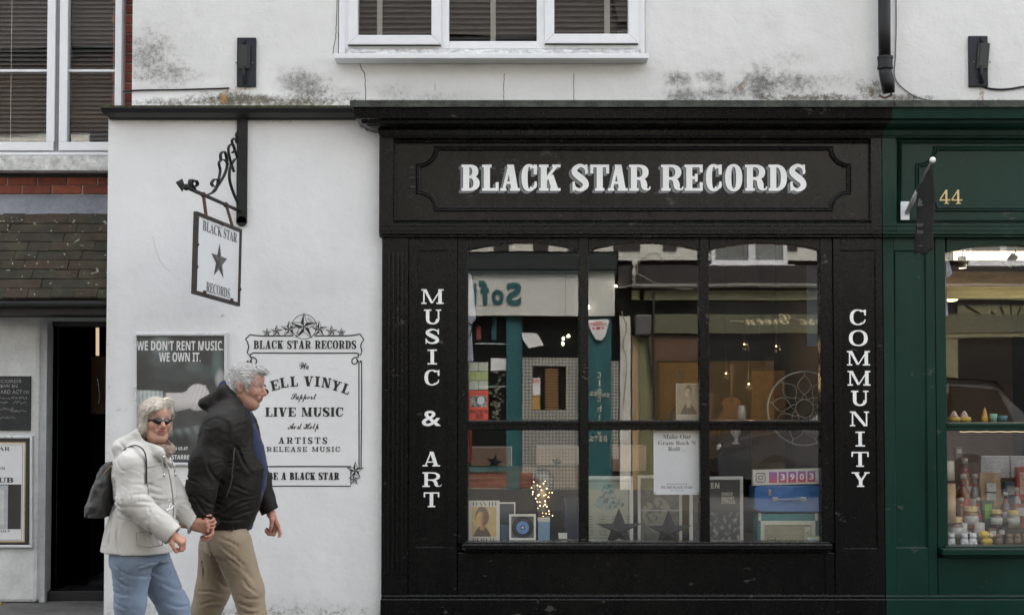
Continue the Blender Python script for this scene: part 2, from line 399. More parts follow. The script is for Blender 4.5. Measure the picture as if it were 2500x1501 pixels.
def line_mb(mb, pts, w, y):
    for k, q in enumerate(ribbon([(a, b, w) for a, b in pts])): mb.poly([(a, y - .00004*(k % 5), b) for a, b in q])
def star_pts(cx, cz, r, rin=.42, rot=0, sx=1):
    return [(cx + sx*(r if k % 2 == 0 else r*rin)*math.sin(math.pi*k/5+rot), cz + (r if k % 2 == 0 else r*rin)*math.cos(math.pi*k/5+rot)) for k in range(10)]
def star_relief(mb, cx, cz, r, y, depth, rin=.42, rot=0, back=None, sx=1):
    p = star_pts(cx, cz, r, rin, rot, sx); o = [(a, y, b) for a, b in p]
    back = y if back is None else back
    vs_ = [(cx, y-depth, cz)] + o + [(cx, back+depth*.9, cz)]
    mb.add(vs_, [(0, 1+(k+1)%10, 1+k) for k in range(10)] + [(11, 1+k, 1+(k+1)%10) for k in range(10)])
def tn(x): return np.clip(x, 0, 1)
def sm(e0, e1, x): t = np.clip((x-e0)/(e1-e0+1e-9), 0, 1); return t*t*(3-2*t)
_rs = np.random.RandomState(3); _K = [(_rs.randn(3), _rs.rand()*6.28) for _ in range(40)]
def fnoise(x, y, z=0, f=1.0, oct=4, seed=0):
    """cheap smooth noise, about -1..1"""
    o = 0; a = 1; t = 0
    for i in range(oct):
        s = 0
        for j in range(4):
            k, ph = _K[(seed*5+i*4+j) % 40]; s = s + np.sin((k[0]*x+k[1]*y+k[2]*z)*f*3.1+ph+1.7*np.sin((k[1]*x-k[0]*y+k[2]*z)*f*1.9+ph*2))
        o = o + a*s/3; t += a; a *= .55; f *= 2.03
    return o/t
# ================================================================== materials of the near side
def wall_mat(name, base=(.72,.72,.715), lump=.25):
    m, nt, b = nm(name); a = N(nt, 'ShaderNodeVertexColor'); a.layer_name = 'dirt'
    sp = N(nt, 'ShaderNodeSeparateColor'); nt.links.new(a.outputs[0], sp.inputs[0])
    co = texco(nt); cs = texco(nt, (1, 1, .25))
    n1 = noise(nt, co, 2.1, 5, .62); n2 = noise(nt, co, 30, 8, .78); n3 = noise(nt, cs, 7, 4); n4 = noise(nt, co, 140, 3)
    w = ramp(nt, n1, [(.3, tuple(c*.90 for c in base)), (.72, base)])
    w = mixc(nt, math_(nt, 'MULTIPLY', n3, .20), w, tuple(c*v for c, v in zip(base, (.80,.79,.76))))
    def msk(ch, lo, hi):
        grain = math_(nt, 'ADD', math_(nt, 'MULTIPLY', math_(nt, 'SUBTRACT', n2, .5), 1.5), math_(nt, 'ADD', math_(nt, 'MULTIPLY', math_(nt, 'SUBTRACT', n4, .5), .6), .5))
        t = math_(nt, 'ADD', grain, math_(nt, 'MULTIPLY', math_(nt, 'SUBTRACT', sp.outputs[ch], .5), .70))
        r = N(nt, 'ShaderNodeMapRange'); r.interpolation_type = 'SMOOTHSTEP'; r.inputs[1].default_value = lo; r.inputs[2].default_value = hi; nt.links.new(t, r.inputs[0])
        return math_(nt, 'MULTIPLY', r.outputs[0], math_(nt, 'MULTIPLY', sp.outputs[ch], 2.5, clamp=True))
    w = mixc(nt, math_(nt, 'MULTIPLY', sp.outputs[0], .5), w, (.34,.335,.31))
    w = mixc(nt, math_(nt, 'MULTIPLY', msk(0, .38, .95), .95), w, (.12,.12,.108))
    w = mixc(nt, math_(nt, 'MULTIPLY', msk(1, .36, .85), .92), w, (.075,.066,.034))
    w = mixc(nt, math_(nt, 'MULTIPLY', msk(2, .42, .8), .75), w, (.26,.14,.06))
    nt.links.new(w, b.inputs['Base Color']); b.inputs['Roughness'].default_value = .75; b.inputs['Specular IOR Level'].default_value = .3
    h = math_(nt, 'ADD', math_(nt, 'MULTIPLY', noise(nt, co, 9, 3), 1.0), math_(nt, 'ADD', math_(nt, 'MULTIPLY', n2, .22), math_(nt, 'MULTIPLY', n4, .08)))
    bump(nt, b, h, lump, .02); return m
def gloss(name, col, col2, rough=.28, spec=.22):
    m, nt, b = nm(name); co = texco(nt); cs = texco(nt, (1, 1, .35))
    n1 = noise(nt, cs, 3.2, 6, .65, .4); n2 = noise(nt, co, 46, 4, .7); n3 = noise(nt, texco(nt, (.15, 1, 1)), 60, 4, .6)
    base_ = ramp(nt, math_(nt, 'ADD', math_(nt, 'MULTIPLY', n1, .7), math_(nt, 'MULTIPLY', n2, .3)), [(.36, col), (.66, col2)])
    gm = N(nt, 'ShaderNodeNewGeometry'); sx = N(nt, 'ShaderNodeSeparateXYZ'); nt.links.new(gm.outputs['True Normal'], sx.inputs[0])     # upward faces painted paler: dusty tone that doubles as ledge highlights
    dust_highlight = math_(nt, 'MULTIPLY', math_(nt, 'MULTIPLY', sx.outputs['Z'], 1.0, clamp=True), math_(nt, 'MULTIPLY', n2, .8), clamp=True)
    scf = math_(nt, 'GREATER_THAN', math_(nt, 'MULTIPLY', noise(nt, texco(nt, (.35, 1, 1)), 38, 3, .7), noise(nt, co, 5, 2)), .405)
    base_ = mixc(nt, math_(nt, 'MULTIPLY', scf, .5), base_, (.10,.095,.085)); base_ = mixc(nt, dust_highlight, base_, (.085,.085,.085)); nt.links.new(base_, b.inputs['Base Color'])
    nt.links.new(math_(nt, 'ADD', rough-.12, math_(nt, 'MULTIPLY', math_(nt, 'ADD', n1, n2), .14)), b.inputs['Roughness'])
    b.inputs['Specular IOR Level'].default_value = spec
    bump(nt, b, math_(nt, 'ADD', math_(nt, 'MULTIPLY', n1, .8), math_(nt, 'ADD', math_(nt, 'MULTIPLY', n3, .03), math_(nt, 'MULTIPLY', n2, .008))), .10, .010); return m
mWallU = wall_mat('weathered_white_render', (.72,.715,.705), .38)
mWallP = wall_mat('white_painted_render', (.79,.79,.795), .26)
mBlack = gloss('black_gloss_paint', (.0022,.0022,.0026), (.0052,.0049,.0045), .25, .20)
mBoard = gloss('black_board_reflection_mottle', (.0020,.0020,.0020), (.017,.0150,.0115), .24, .20)  # brown mottle puts blurred street reflections into the board colour
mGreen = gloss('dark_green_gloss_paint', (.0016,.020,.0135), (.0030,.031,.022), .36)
mLead = M('lead_capping', (.10,.115,.11), .55, .35, 9, .3, 40)
mLead2 = M('lead_flashing', (.17,.175,.20), .6, .25, 5, .35, 25, spec=.4)
mUPVC = M('white_upvc', (.70,.71,.73), .35, .03, 3, .02)
mUPVCd = M('grimy_white_upvc', (.50,.50,.49), .6, .45, 22, .15, 90)
mBlind = M('dark_venetian_slat', (.040,.034,.030), .5, .2, 3, 0)
mBlindG = M('grey_venetian_slat', (.060,.056,.054), .5, .15, 3, 0)
mTape = M('blind_tape', (.30,.285,.26), .8, .1)
mDark = M('dark_room', (.03,.028,.026), .9, .2, 2, 0)
mMortar = M('mortar', (.34,.31,.26), .9, .2, 20, .4)
mBricks = [M('red_brick_a', (.21,.055,.032), .85, .3, 14, .35), M('red_brick_b', (.17,.045,.030), .85, .35, 11, .35), M('red_brick_c', (.25,.075,.042), .85, .3, 17, .35)]
mTiles = []
for _i, _c in enumerate([(.034,.028,.017), (.040,.031,.018), (.030,.028,.017), (.043,.029,.017)]):
    m, nt, b = nm('clay_roof_tile_%s' % 'abcd'[_i]); co = texco(nt); n1 = noise(nt, co, 7, 6, .7); n2 = noise(nt, co, 24, 2, .5, .6); n3 = noise(nt, co, 90, 3)
    w = ramp(nt, n1, [(.32, tuple(c*.55 for c in _c)), (.55, _c), (.72, (.050,.052,.022))])
    w = mixc(nt, ramp(nt, n2, [(.675, (0,0,0)), (.71, (1,1,1))]), w, (.26,.27,.23))
    nt.links.new(w, b.inputs['Base Color']); b.inputs['Roughness'].default_value = .9; bump(nt, b, math_(nt, 'ADD', n1, math_(nt, 'MULTIPLY', n3, .4)), .5, .012); mTiles.append(m)
mGlassU = glass_mat('upstairs_glazing', 1.6, wob=.002, wscale=1.2)
mGlass = glass_mat('shop_window_glass', 1.25, (.985,.99,.985), .0004, 1.6, .005)
mWhiteP = M('white_sign_paint', (.84,.84,.84), .5, .05, 8, .05)
mGreyP = M('grey_sign_paint', (.17,.18,.195), .5, .15, 20, .05)
mInk = M('black_sign_paint', (.016,.016,.017), .55, .3, 30, .05)
mGold = M('gold_leaf', (.55,.42,.20), .4, .2, 30, .05, metal=.3)
mIron = M('painted_iron', (.012,.0125,.012), .5, .4, 25, .3, spec=.3)
mRust = M('rusted_iron', (.085,.042,.027), .8, .5, 30, .4)
mPave = M('worn_paving', (.105,.10,.092), .85, .35, 5, .5, 70, dist=.006)
mRoad = M('asphalt', (.055,.055,.055), .9, .25, 9, .6, 160, dist=.006)
mSlate = M('slate_roof', (.09,.08,.075), .8, .3, 4, .4)

# ================================================================== ground
g = MB(); g.box(-60, 60, -60, 60, -.6, -.13); struct('ground', g, M('earth', (.10,.09,.08), .95))
g = MB(); g.box(-60, 60, -8.0, -2.0, -.129, -.126); g.box(-60,60,-8.0,-2.0,-.126,-.12); struct('road', g, mRoad)
g = MB(); g.box(-60, 60, -1.75, 6, -.13, 0.0); struct('pavement', g, mPave)
g = MB(); g.box(-60, 60, -2.0, -1.755, -.13, .004); struct('kerb', g, M('granite_kerb', (.22,.21,.20), .8, .25, 20), bevel=.012)
g = MB(); g.box(-60, 60, -14, -8.0, -.13, 0.0); struct('far_pavement', g, mPave)
# couple walk in the road hugging the kerb: road raised flush (shared surface)
bpy.data.objects['road'].location.z = .122

# ================================================================== wall sheets with stains
def blobs(X, Z, lst, Y):
    o = np.zeros_like(X)
    for (px, py, rx, ry, s) in lst:
        cx, cz = P(px, py, Y); d = np.sqrt(((X-cx)/(rx*1.5*SC))**2 + ((Z-cz)/(ry*1.6*SC))**2)
        o = np.maximum(o, s*(1-sm(.0, 1.55, d + .42*fnoise(X*5, Z*5, 0, 1.5, 4, int(px) % 7))))
    return o
UM = [(365,130,50,55,.75),(390,175,70,30,.75),(470,185,45,18,.45),(540,232,60,14,.5),(740,212,58,34,.85),(845,235,45,17,.6),(960,228,60,18,.5),(1060,238,90,12,.5),(1150,240,60,10,.35),
      (1655,192,34,16,.9),(1735,192,34,14,.75),(1670,232,44,16,.9),(1740,228,45,16,.85),(1805,222,24,24,.8),(1858,205,40,36,1.0),(1935,205,62,26,.8),(2020,195,70,22,.5),(1930,140,50,26,.45),
      (1700,60,50,60,.25),(1810,50,30,50,.25),(1880,55,30,40,.3),(640,70,80,60,.16),(720,110,60,60,.16),(330,60,20,120,.2),(1480,150,150,12,.22),(900,150,100,10,.3),(1200,150,380,9,.42),(1640,120,25,90,.22),(1530,70,16,110,.15),(760,60,50,110,.2),(560,120,40,120,.14),(2020,90,60,120,.2),(2330,180,120,40,.12),(1750,150,140,60,.25),(420,110,90,70,.3),(2260,150,60,60,.08)]
UG = [(430,252,110,10,.8),(600,245,140,14,1.0),(720,252,120,12,.9),(860,246,50,8,.6),(1010,247,130,5,.6),(1300,248,200,3,.5),(1990,240,150,10,.85),(2130,222,38,24,.8),(2200,240,90,8,.8),(2400,249,170,5,.8),(1700,245,90,6,.7)]
UR = [(600,214,26,8,.7),(2140,222,26,16,.55),(2397,236,7,18,.9),(1809,215,5,9,1.0),(572,222,8,6,.6)]
def upper_dirt(X, Z):
    return np.stack([blobs(X, Z, UM, .2), blobs(X, Z, UG, .2), blobs(X, Z, UR, .2)], -1)
PM = [(560,1490,420,22,.5),(262,1200,14,300,.3),(918,900,10,520,.28),(760,320,200,30,.18),(420,340,120,30,.15),(800,690,140,24,.16),(640,1440,120,60,.12),(880,1420,60,90,.25),(700,1480,260,24,.35),(330,1480,90,30,.35),(1000,300,80,20,.3),(600,296,330,5,.5),(270,700,12,200,.15),(290,998,4,3,1),(306,998,3,2,1),(542,772,4,3,1)]
PR = [(900,1470,24,50,.3),(265,900,6,500,.4),(690,1400,4,60,.35),(600,297,330,4,.4)]
def pier_dirt(X, Z):
    return np.stack([blobs(X, Z, PM, 0), blobs(X, Z, [(700,1496,300,8,.5)], 0), blobs(X, Z, PR, 0)], -1)
def sheet_mb(rects, y, step, dirt, thick):
    """front skin of a wall as a fine grid (for the stain attribute) with its body behind"""
    V, F, Dd = [], [], []
    for (x0, x1, z0, z1) in rects:
        nx = max(1, int((x1-x0)/step)); nz = max(1, int((z1-z0)/step)); X, Z = np.meshgrid(np.linspace(x0,x1,nx+1), np.linspace(z0,z1,nz+1))
        o = len(V); V += [(a, y, b) for a, b in zip(X.ravel(), Z.ravel())]; Dd += dirt(X, Z).reshape(-1, 3).tolist()
        i = (np.arange(nz)[:,None]*(nx+1)+np.arange(nx)[None]).ravel()+o
        F += np.stack([i, i+1, i+nx+2, i+nx+1], 1).tolist()
        b = MB(); b.box(x0, x1, y+.003, y+thick, z0, z1); oo = len(V); V += b.v; F += [[k+oo for k in f] for f in b.f]; Dd += [[0,0,0]]*8
        # edge skirt joining skin and body
    return V, F, Dd
def wall_part(name, rects, y, step, dirt, thick, mat, parent):
    V, F, Dd = sheet_mb(rects, y, step, dirt, thick); mb = MB(); mb.v = V; mb.f = F; mb.mi = [0]*len(F)
    o = part(name, mb, mat, parent); at = o.data.color_attributes.new('dirt', 'FLOAT_COLOR', 'POINT')
    d = np.concatenate([np.array(Dd), np.ones((len(Dd), 1))], 1).astype(np.float32); at.data.foreach_set('color', d.ravel()); return o

# ================================================================== the white rendered building (upper storey + pier)
XL, XR = PX(316, .2), PX(2900, .2)
bld = thing('rendered_building', 'white rendered building with mould stained upper storey above the black and green shopfronts', 'building', (0, .2, 0))
ztop = 6.6; zc = PZ(262, .0)
wx0, wx1 = PX(822, .2), PX(1578, .2); wz0 = PZ(139, .2); wz1 = wz0 + 1.35
wall_part('upper_wall', [(XL, wx0, zc-.12, ztop), (wx1, XR, zc-.12, ztop), (wx0, wx1, zc-.12, wz0), (wx0, wx1, wz1, ztop)], .2, .018, upper_dirt, .25, mWallU, bld)
pr = wall_part('pier', [(PX(259, 0), PX(936, 0), -.02, PZ(262, 0))], 0.0, .02, pier_dirt, .43, mWallP, bld)
b = MB(); b.box(XL, XR, 3.9, 4.0, 0, ztop); b.box(XL, XL+.1, .46, 3.9, zc-.12, ztop); b.box(PX(300,.6), PX(300,.6)+.1, .46, 3.9, 0, zc-.12)
b.box(XR-.1, XR, .46, 3.9, 0, ztop); b.box(XL, XR, .46, 3.9, ztop-.1, ztop); b.box(XL, XR, .5, 3.9, zc-.3, zc-.2)
part('rear_wall', b, mDark, bld)
b = MB(); b.v = [(XL-.2,.0,ztop),(XR,.0,ztop),(XR,2.1,ztop+1.5),(XL-.2,2.1,ztop+1.5),(XL-.2,4.2,ztop),(XR,4.2,ztop)]; b.f = [[0,1,2,3],[3,2,5,4],[0,3,4],[1,5,2]]; b.mi = [0]*4
part('roof', b, mSlate, bld)
# cracks in the render
def crack(pts, w=.0035, y=.2):
    mb = MB(); q = [P(a, c, y) for a, c in pts]
    dn = []
    for i in range(len(q)-1):
        for k in range(5): t = k/5; dn.append((q[i][0]*(1-t)+q[i+1][0]*t+random.uniform(-.002,.002), q[i][1]*(1-t)+q[i+1][1]*t))
    dn.append(q[-1]); line_mb(mb, dn, w, y-.0015)
    return part('crack', mb, mInk, bld)
crack([(876,146),(883,170),(891,180),(892,210),(893,247)], .0055); crack([(1231,180),(1230,215),(1230,248)], .0045); crack([(1401,180),(1401,215),(1401,248)], .0045)
crack([(1062,205),(1062,222)], .003); crack([(823,0),(821,60),(820,92),(814,118),(813,132)], .005); crack([(826,80),(830,130)], .003)
crack([(373,577),(379,605),(388,630),(398,647),(408,658),(416,663)], .0022, .0).data.materials[0] = M('tan_scratch', (.36,.31,.26), .8)

# ------- upstairs casements
def window_unit(name, parent, lights, px0, px1, pyb, pytop, yf, slat_m, pitch, tapes, bar=None, lab=None, room=True, tops=3.0):
    """uPVC casement: lights = list of (gx0,gx1,gyb,opening) glazed areas in surveyed pixels"""
    zt = PZ(pyb, yf) + tops; f = MB(); X = lambda p: PX(p, yf)
    zb = PZ(pyb, yf); edges = [px0] + [e for l in lights for e in l[:2]] + [px1]
    for i in range(0, len(edges), 2): f.box(X(edges[i]), X(edges[i+1]), yf, yf+.07, zb, zt)       # jambs + mullions
    for l in lights: f.box(X(l[0]), X(l[1]), yf, yf+.07, zb, PZ(l[2], yf)); f.box(X(l[0]), X(l[1]), yf, yf+.07, zt-.07, zt)
    w = part('window', f, mUPVC, parent, bevel=.004)
    for l in lights:
        if l[3]:   # opening sash stands proud with a mitred bead
            s = MB(); e = 24; a0, a1, zb1 = X(l[0]-e), X(l[1]+e), PZ(l[2]+e, yf-.02); i0, i1, zi = X(l[0]), X(l[1]), PZ(l[2], yf-.02); y0 = yf-.022
            for quad in ([(a0,zb1),(a1,zb1),(i1,zi),(i0,zi)], [(a0,zb1),(i0,zi),(i0,zt-.1),(a0,zt-.04)], [(i1,zi),(a1,zb1),(a1,zt-.04),(i1,zt-.1)]): s.prism(quad, y0, yf-.001)
            part('sash', s, mUPVC, w, bevel=.005)
            s = MB(); s.box(a0, a1, y0-.004, yf, zb1-.006, zb1-.0005); part('gasket', s, mInk, w)
        s = MB(); s.box(X(l[0])-.005, X(l[1])+.005, yf+.03, yf+.034, PZ(l[2], yf)-.005, zt-.065); part('pane', s, mGlassU, w)
        if bar: s = MB(); s.pb(l[0], l[1], bar[0], bar[1], yf+.020, yf+.045); part('glazing_bar', s, mUPVC, w, bevel=.003)
        z = PZ(l[2], yf)+.012; n = 0; yb = yf+.10; L = wloc(w); me = None
        while z < zt-.02 and n < 46:
            if me is None:
                xw = X(l[1])-X(l[0])+.02; me = bpy.data.meshes.new('slat'); a = R(52); hw = pitch*.54
                v = []
                for k in range(5):
                    t = -1+k/2; yy = t*hw*math.cos(a); zz = t*hw*math.sin(a); cv = (1-t*t)*.0035
                    v += [(-xw/2, yy-cv*math.sin(a), zz+cv*math.cos(a)), (xw/2, yy-cv*math.sin(a), zz+cv*math.cos(a))]
                me.from_pydata(v, [], [(2*k, 2*k+1, 2*k+3, 2*k+2) for k in range(4)]); me.materials.append(slat_m)
            o = bpy.data.objects.new('slat', me); COL.objects.link(o); o.parent = w; WL[o.name] = L
            o.location = Vector(((X(l[0])+X(l[1]))/2, yb, z)) - L; o.rotation_euler = (random.uniform(-.05,.05), random.uniform(-.0025,.0025), 0); z += pitch; n += 1
        s = MB(); s.box(X(l[0])-.03, X(l[1])+.03, yb+.05, yb+.06, PZ(l[2], yf)-.05, zt); part('unlit_room_backing', s, mDark, w)  # dark sheet added behind the slats, stands in for the unlit room
    for t in tapes:
        s = MB(); s.box(PX(t[0], yf+.07), PX(t[1], yf+.07), yf+.066, yf+.068, PZ(lights[0][2]+20, yf), zt-.05); part('blind_tape', s, t[2] if len(t) > 2 else mTape, w)
    return w
wu = window_unit('window', bld, [(871,1052,86,1),(1095,1311,101,0),(1354,1536,83,1)], 840, 1566, 120, 0, .14, mBlind, .0395, [(918,931),(1197,1210),(1477,1491)], tops=1.3)
s = MB(); s.pb(824, 841, -60, 131, .15, .24); s.pb(1565, 1577, -60, 131, .15, .24); s.box(PX(824,.15), PX(1577,.15), .15, .24, wz1-.04, wz1); part('window_surround', s, mUPVC, wu, bevel=.004)
s = MB(); y1 = .06; s.v = [(PX(842,.14),.14,PZ(120,.14)),(PX(1564,.14),.14,PZ(120,.14)),(PX(1564,y1),y1,PZ(132,y1)),(PX(842,y1),y1,PZ(132,y1)),(PX(842,.14),.14,PZ(134,.14)),(PX(1564,.14),.14,PZ(134,.14))]; s.f = [[3,2,1,0],[3,0,4],[2,5,1]]; s.mi = [0]*3
part('weathered_sill_slope', s, mUPVCd, wu)
s = MB(); s.pb(812, 1586, 131, 143, .055, .21); part('sill', s, mUPVC, wu, bevel=.004)

# ================================================================== the brick building at the left, set back
bb = thing('brick_building', 'red brick building set back at the left with a tiled canopy over a dark doorway', 'building', (PX(100,.57), .57, 0))
b = MB(); YB = .57; xr = PX(330, YB)
b.box(PX(-30,YB), xr, YB+.012, YB+.2, PZ(545,YB), PZ(395,YB)); b.box(PX(292,YB), xr, YB+.012, YB+.2, PZ(395,YB), 6.6); b.box(PX(-30,YB), PX(292,YB), YB+.012, YB+.2, PZ(-330,YB), 6.6)
b.box(-9, xr, 3.9, 4, 0, 6.6); b.box(-9, -8.9, YB+.2, 3.9, 0, 6.6); b.box(-9, xr, YB+.2, 3.9, PZ(560,YB), PZ(545,YB)); part('wall', b, mMortar, bb)
m, nt, bs_ = nm('distant_brickwork'); tb = N(nt, 'ShaderNodeTexBrick'); mp_ = N(nt, 'ShaderNodeMapping'); mp_.inputs['Rotation'].default_value = (R(-90), 0, 0); gg = N(nt, 'ShaderNodeNewGeometry'); nt.links.new(gg.outputs['Position'], mp_.inputs[0]); nt.links.new(mp_.outputs[0], tb.inputs['Vector'])
tb.inputs['Scale'].default_value = 1; tb.inputs['Brick Width'].default_value = .225; tb.inputs['Row Height'].default_value = .075; tb.inputs['Mortar Size'].default_value = .005; tb.inputs['Color1'].default_value = (.20,.055,.033,1); tb.inputs['Color2'].default_value = (.15,.042,.03,1); tb.inputs['Mortar'].default_value = (.34,.31,.26,1)
nt.links.new(tb.outputs[0], bs_.inputs['Base Color']); bs_.inputs['Roughness'].default_value = .9
b = MB(); b.box(-9, PX(-30,YB), YB+.012, YB+.2, 0, 6.6); part('side_wall', b, m, bb)
b = MB(); b.v = [(-9.1,.4,6.6),(xr,.4,6.6),(xr,2.3,8.0),(-9.1,2.3,8.0),(-9.1,4.2,6.6),(xr,4.2,6.6)]; b.f = [[0,1,2,3],[3,2,5,4],[0,3,4],[1,5,2]]; b.mi = [0]*4; part('roof', b, mSlate, bb)
sp = []; bw, bh = .215, .062
for r_, (pyc, off) in enumerate([(441.5,-56),(463,-20),(420,-20)]):
    for k in range(-1, 5):
        xa = P(off + 73.6*k + 36, pyc, YB)[0]; sp.append((xa, YB+.05, PZ(pyc, YB)))
z = PZ(262, YB); k = 0
while z < PZ(-60, YB): sp.append((PX(316, YB) - (.05 if k % 2 else 0), YB+.05, z)); z += .0745; k += 1
pieces('brick', sp, (bw, .1, bh), mBricks, bb, jit=.002)
yw = .50
wl2 = window_unit('window', bb, [(-62,106,347,0),(157,273,347,0)], -90, 293, 370, 0, yw, mBlindG, .0335, [(18,20,mMortar),(270,271,mMortar)], bar=(170,176), tops=2.1)
s = MB(); s.pb(-60, 124, 347, 368, yw-.02, yw-.001); s.pb(106, 126, 0, 347, yw-.02, yw-.001); part('sash', s, mUPVC, wl2, bevel=.004)
s = MB(); s.pb(137, 290, 347, 368, yw-.02, yw-.001); s.pb(137, 157, -40, 347, yw-.02, yw-.001); s.pb(273, 290, -40, 347, yw-.02, yw-.001); part('sash', s, mUPVC, wl2, bevel=.004)
s = MB(); s.pb(126.5, 136.5, -40, 368, yw-.003, yw); part('gasket', s, mGreyP, wl2)
s = MB(); s.pb(-90, 300, 371, 379, yw-.01, YB+.1); part('window_cill', s, mUPVC, bb, bevel=.003)
s = MB(); s.pb(-90, 300, 380, 417, .44, YB+.1); part('stone_sill', s, M('flaking_stone_paint', (.52,.52,.50), .8, .35, 16, .6, 30, dist=.01), bb, bevel=.006)
s = MB(); s.pb(-90, 300, 417, 433, YB-.01, YB+.1); part('under_sill_strip', s, M('near_black_strip', (.02,.02,.016), .9, .5, 12), bb)  # near-black strip below the stone sill
# lead flashing and tiled canopy
ya, yb_ = .50, .12; za, zb_ = PZ(526, ya), PZ(728, yb_)
s = MB(); zt_ = PZ(476, YB-.002); x0, x1 = -4.6, PX(261.5, .0)-.002
s.v = [(x0,YB-.002,zt_),(x1,YB-.002,zt_),(x1,YB-.02,PZ(484,YB)),(x0,YB-.02,PZ(484,YB)),(x1,ya-.012,za+.01),(x0,ya-.012,za+.01),(x1,ya-.03,za-.03),(x0,ya-.03,za-.03)]; s.f = [[3,2,1,0],[5,4,2,3],[7,6,4,5]]; s.mi = [0]*3
part('lead_flashing', s, mLead2, bb, smooth=False)
L = wloc(bb); rows = 9; ang = math.atan2(za-zb_, ya-yb_); slope = math.hypot(za-zb_, ya-yb_); course = slope/rows; canopy = MB()
canopy.v = [(x0,ya+.03,za),(x1,ya+.03,za),(x1,yb_+.03,zb_),(x0,yb_+.03,zb_),(x0,YB,zb_),(x1,YB,zb_)]; canopy.f = [[3,2,1,0],[3,2,5,4],[1,2,5]]; canopy.mi = [0]*3
cp = part('canopy_roof', canopy, mDark, bb)
tme = {}
for r_ in range(rows):
    t0 = (r_+.5)/rows; yc = yb_+(ya-yb_)*t0; zc_ = zb_+(za-zb_)*t0; off = (r_ % 2)*.083 + .02
    for k in range(-1, 9):
        mi = random.randrange(4)
        if mi not in tme:
            w, h, d = .1625, course*1.22, .022; tb = MB(); n = 4
            for j in range(n+1):   # cambered plain tile
                t = -1+2*j/n; cv = .004*(1-t*t); tb.v += [(-w/2, t*h/2, cv), (w/2, t*h/2, cv), (w/2, t*h/2, cv-d), (-w/2, t*h/2, cv-d)]
            for j in range(n):
                for q in range(4): tb.f.append([j*4+q, j*4+(q+1)%4, (j+1)*4+(q+1)%4, (j+1)*4+q])
            tb.f += [[0,3,2,1],[n*4,n*4+1,n*4+2,n*4+3]]; me = bpy.data.meshes.new('tile'); me.from_pydata(tb.v, [], tb.f); me.materials.append(mTiles[mi]); tme[mi] = me
        xx = x1 - .165*(k) - off - .01
        if xx < x0+.1 or xx > x1-.02: continue
        o = bpy.data.objects.new('tile', tme[mi]); COL.objects.link(o); o.parent = cp; WL[o.name] = L
        o.location = Vector((xx, yc - .014, zc_ + .010)) - L + Vector((random.uniform(-.003,.003), random.uniform(-.004,.0), random.uniform(-.003,.003)))
        o.rotation_euler = (ang - .10 + random.uniform(-.015,.015), random.uniform(-.012,.012), random.uniform(-.012,.012))
s = MB(); s.pb(-90, 260.5, 731, 748, yb_, yb_+.10); part('gutter', s, mInk, bb, bevel=.02)
s = MB(); s.pb(-90, 261, 748, 768, yb_+.08, YB); part('soffit_board', s, M('black_timber', (.013,.013,.012), .6, .3), bb)
# doorway wall: white painted, with dark opening
s = MB(); zs = PZ(772, YB)
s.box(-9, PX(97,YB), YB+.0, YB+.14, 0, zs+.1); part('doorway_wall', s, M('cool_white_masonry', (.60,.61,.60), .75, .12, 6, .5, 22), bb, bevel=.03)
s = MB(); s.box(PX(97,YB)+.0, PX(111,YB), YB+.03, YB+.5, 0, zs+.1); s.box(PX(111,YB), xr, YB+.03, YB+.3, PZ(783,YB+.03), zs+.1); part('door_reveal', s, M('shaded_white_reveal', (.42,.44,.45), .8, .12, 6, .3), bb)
mDoor = M('near_black_door', (.010,.010,.011), .45, .3, 6, .2)
dr = MB(); yd = YB+.14
dr.box(PX(111,yd), PX(126,yd), yd, yd+.08, 0, PZ(783,yd)); dr.box(PX(126,yd), xr, yd, yd+.08, PZ(797,yd), PZ(783,yd)); dr.box(PX(111,yd), xr, yd-.05, yd+.3, 0, PZ(1440,yd)); 
d = part('door_frame', dr, mDoor, bb, bevel=.004)
s = MB(); s.box(PX(126,yd), PX(140,yd), yd+.02, yd+.8, .05, PZ(797,yd)); s.box(PX(140,yd)-.05, PX(140,yd), yd+.02, yd+.8, .05, PZ(797,yd)); part('door', s, M('open_door', (.018,.017,.017), .4, .3), bb, bevel=.003)
s = MB(); s.box(PX(100,yd), xr+.3, 2.6, 2.62, 0, 2.9); s.box(PX(100,yd)-.02, PX(100,yd), yd+.1, 2.6, 0, 2.9); s.box(PX(100,yd), xr+.3, yd+.1, 2.6, 2.7, 2.72); s.box(xr+.3, xr+.32, YB+.2, 2.6, 0, 2.9); part('passage', s, mDark, bb)
s = MB(); s.box(PX(215,1.6), xr, 1.6, 1.62, PZ(1010,1.6), PZ(870,1.6)); part('passage_cupboard', s, M('brown_cupboard', (.10,.045,.025), .6, .3), bb)
s = MB(); s.tube([P3(238, 800, 1.5), P3(238, 868, 1.5)], .014, 8); part('strip_lamp', s, M('lit_strip', (.8,.7,.5), .5, .02, emit=(1,.72,.42), es=.16), bb)
s = MB(); s.tube([P3(238, 925, 1.5), P3(243, 960, 1.5), P3(241, 985, 1.5)], .008, 8); part('door_handle', s, M('chrome', (.6,.6,.6), .15, .02, metal=1), bb)

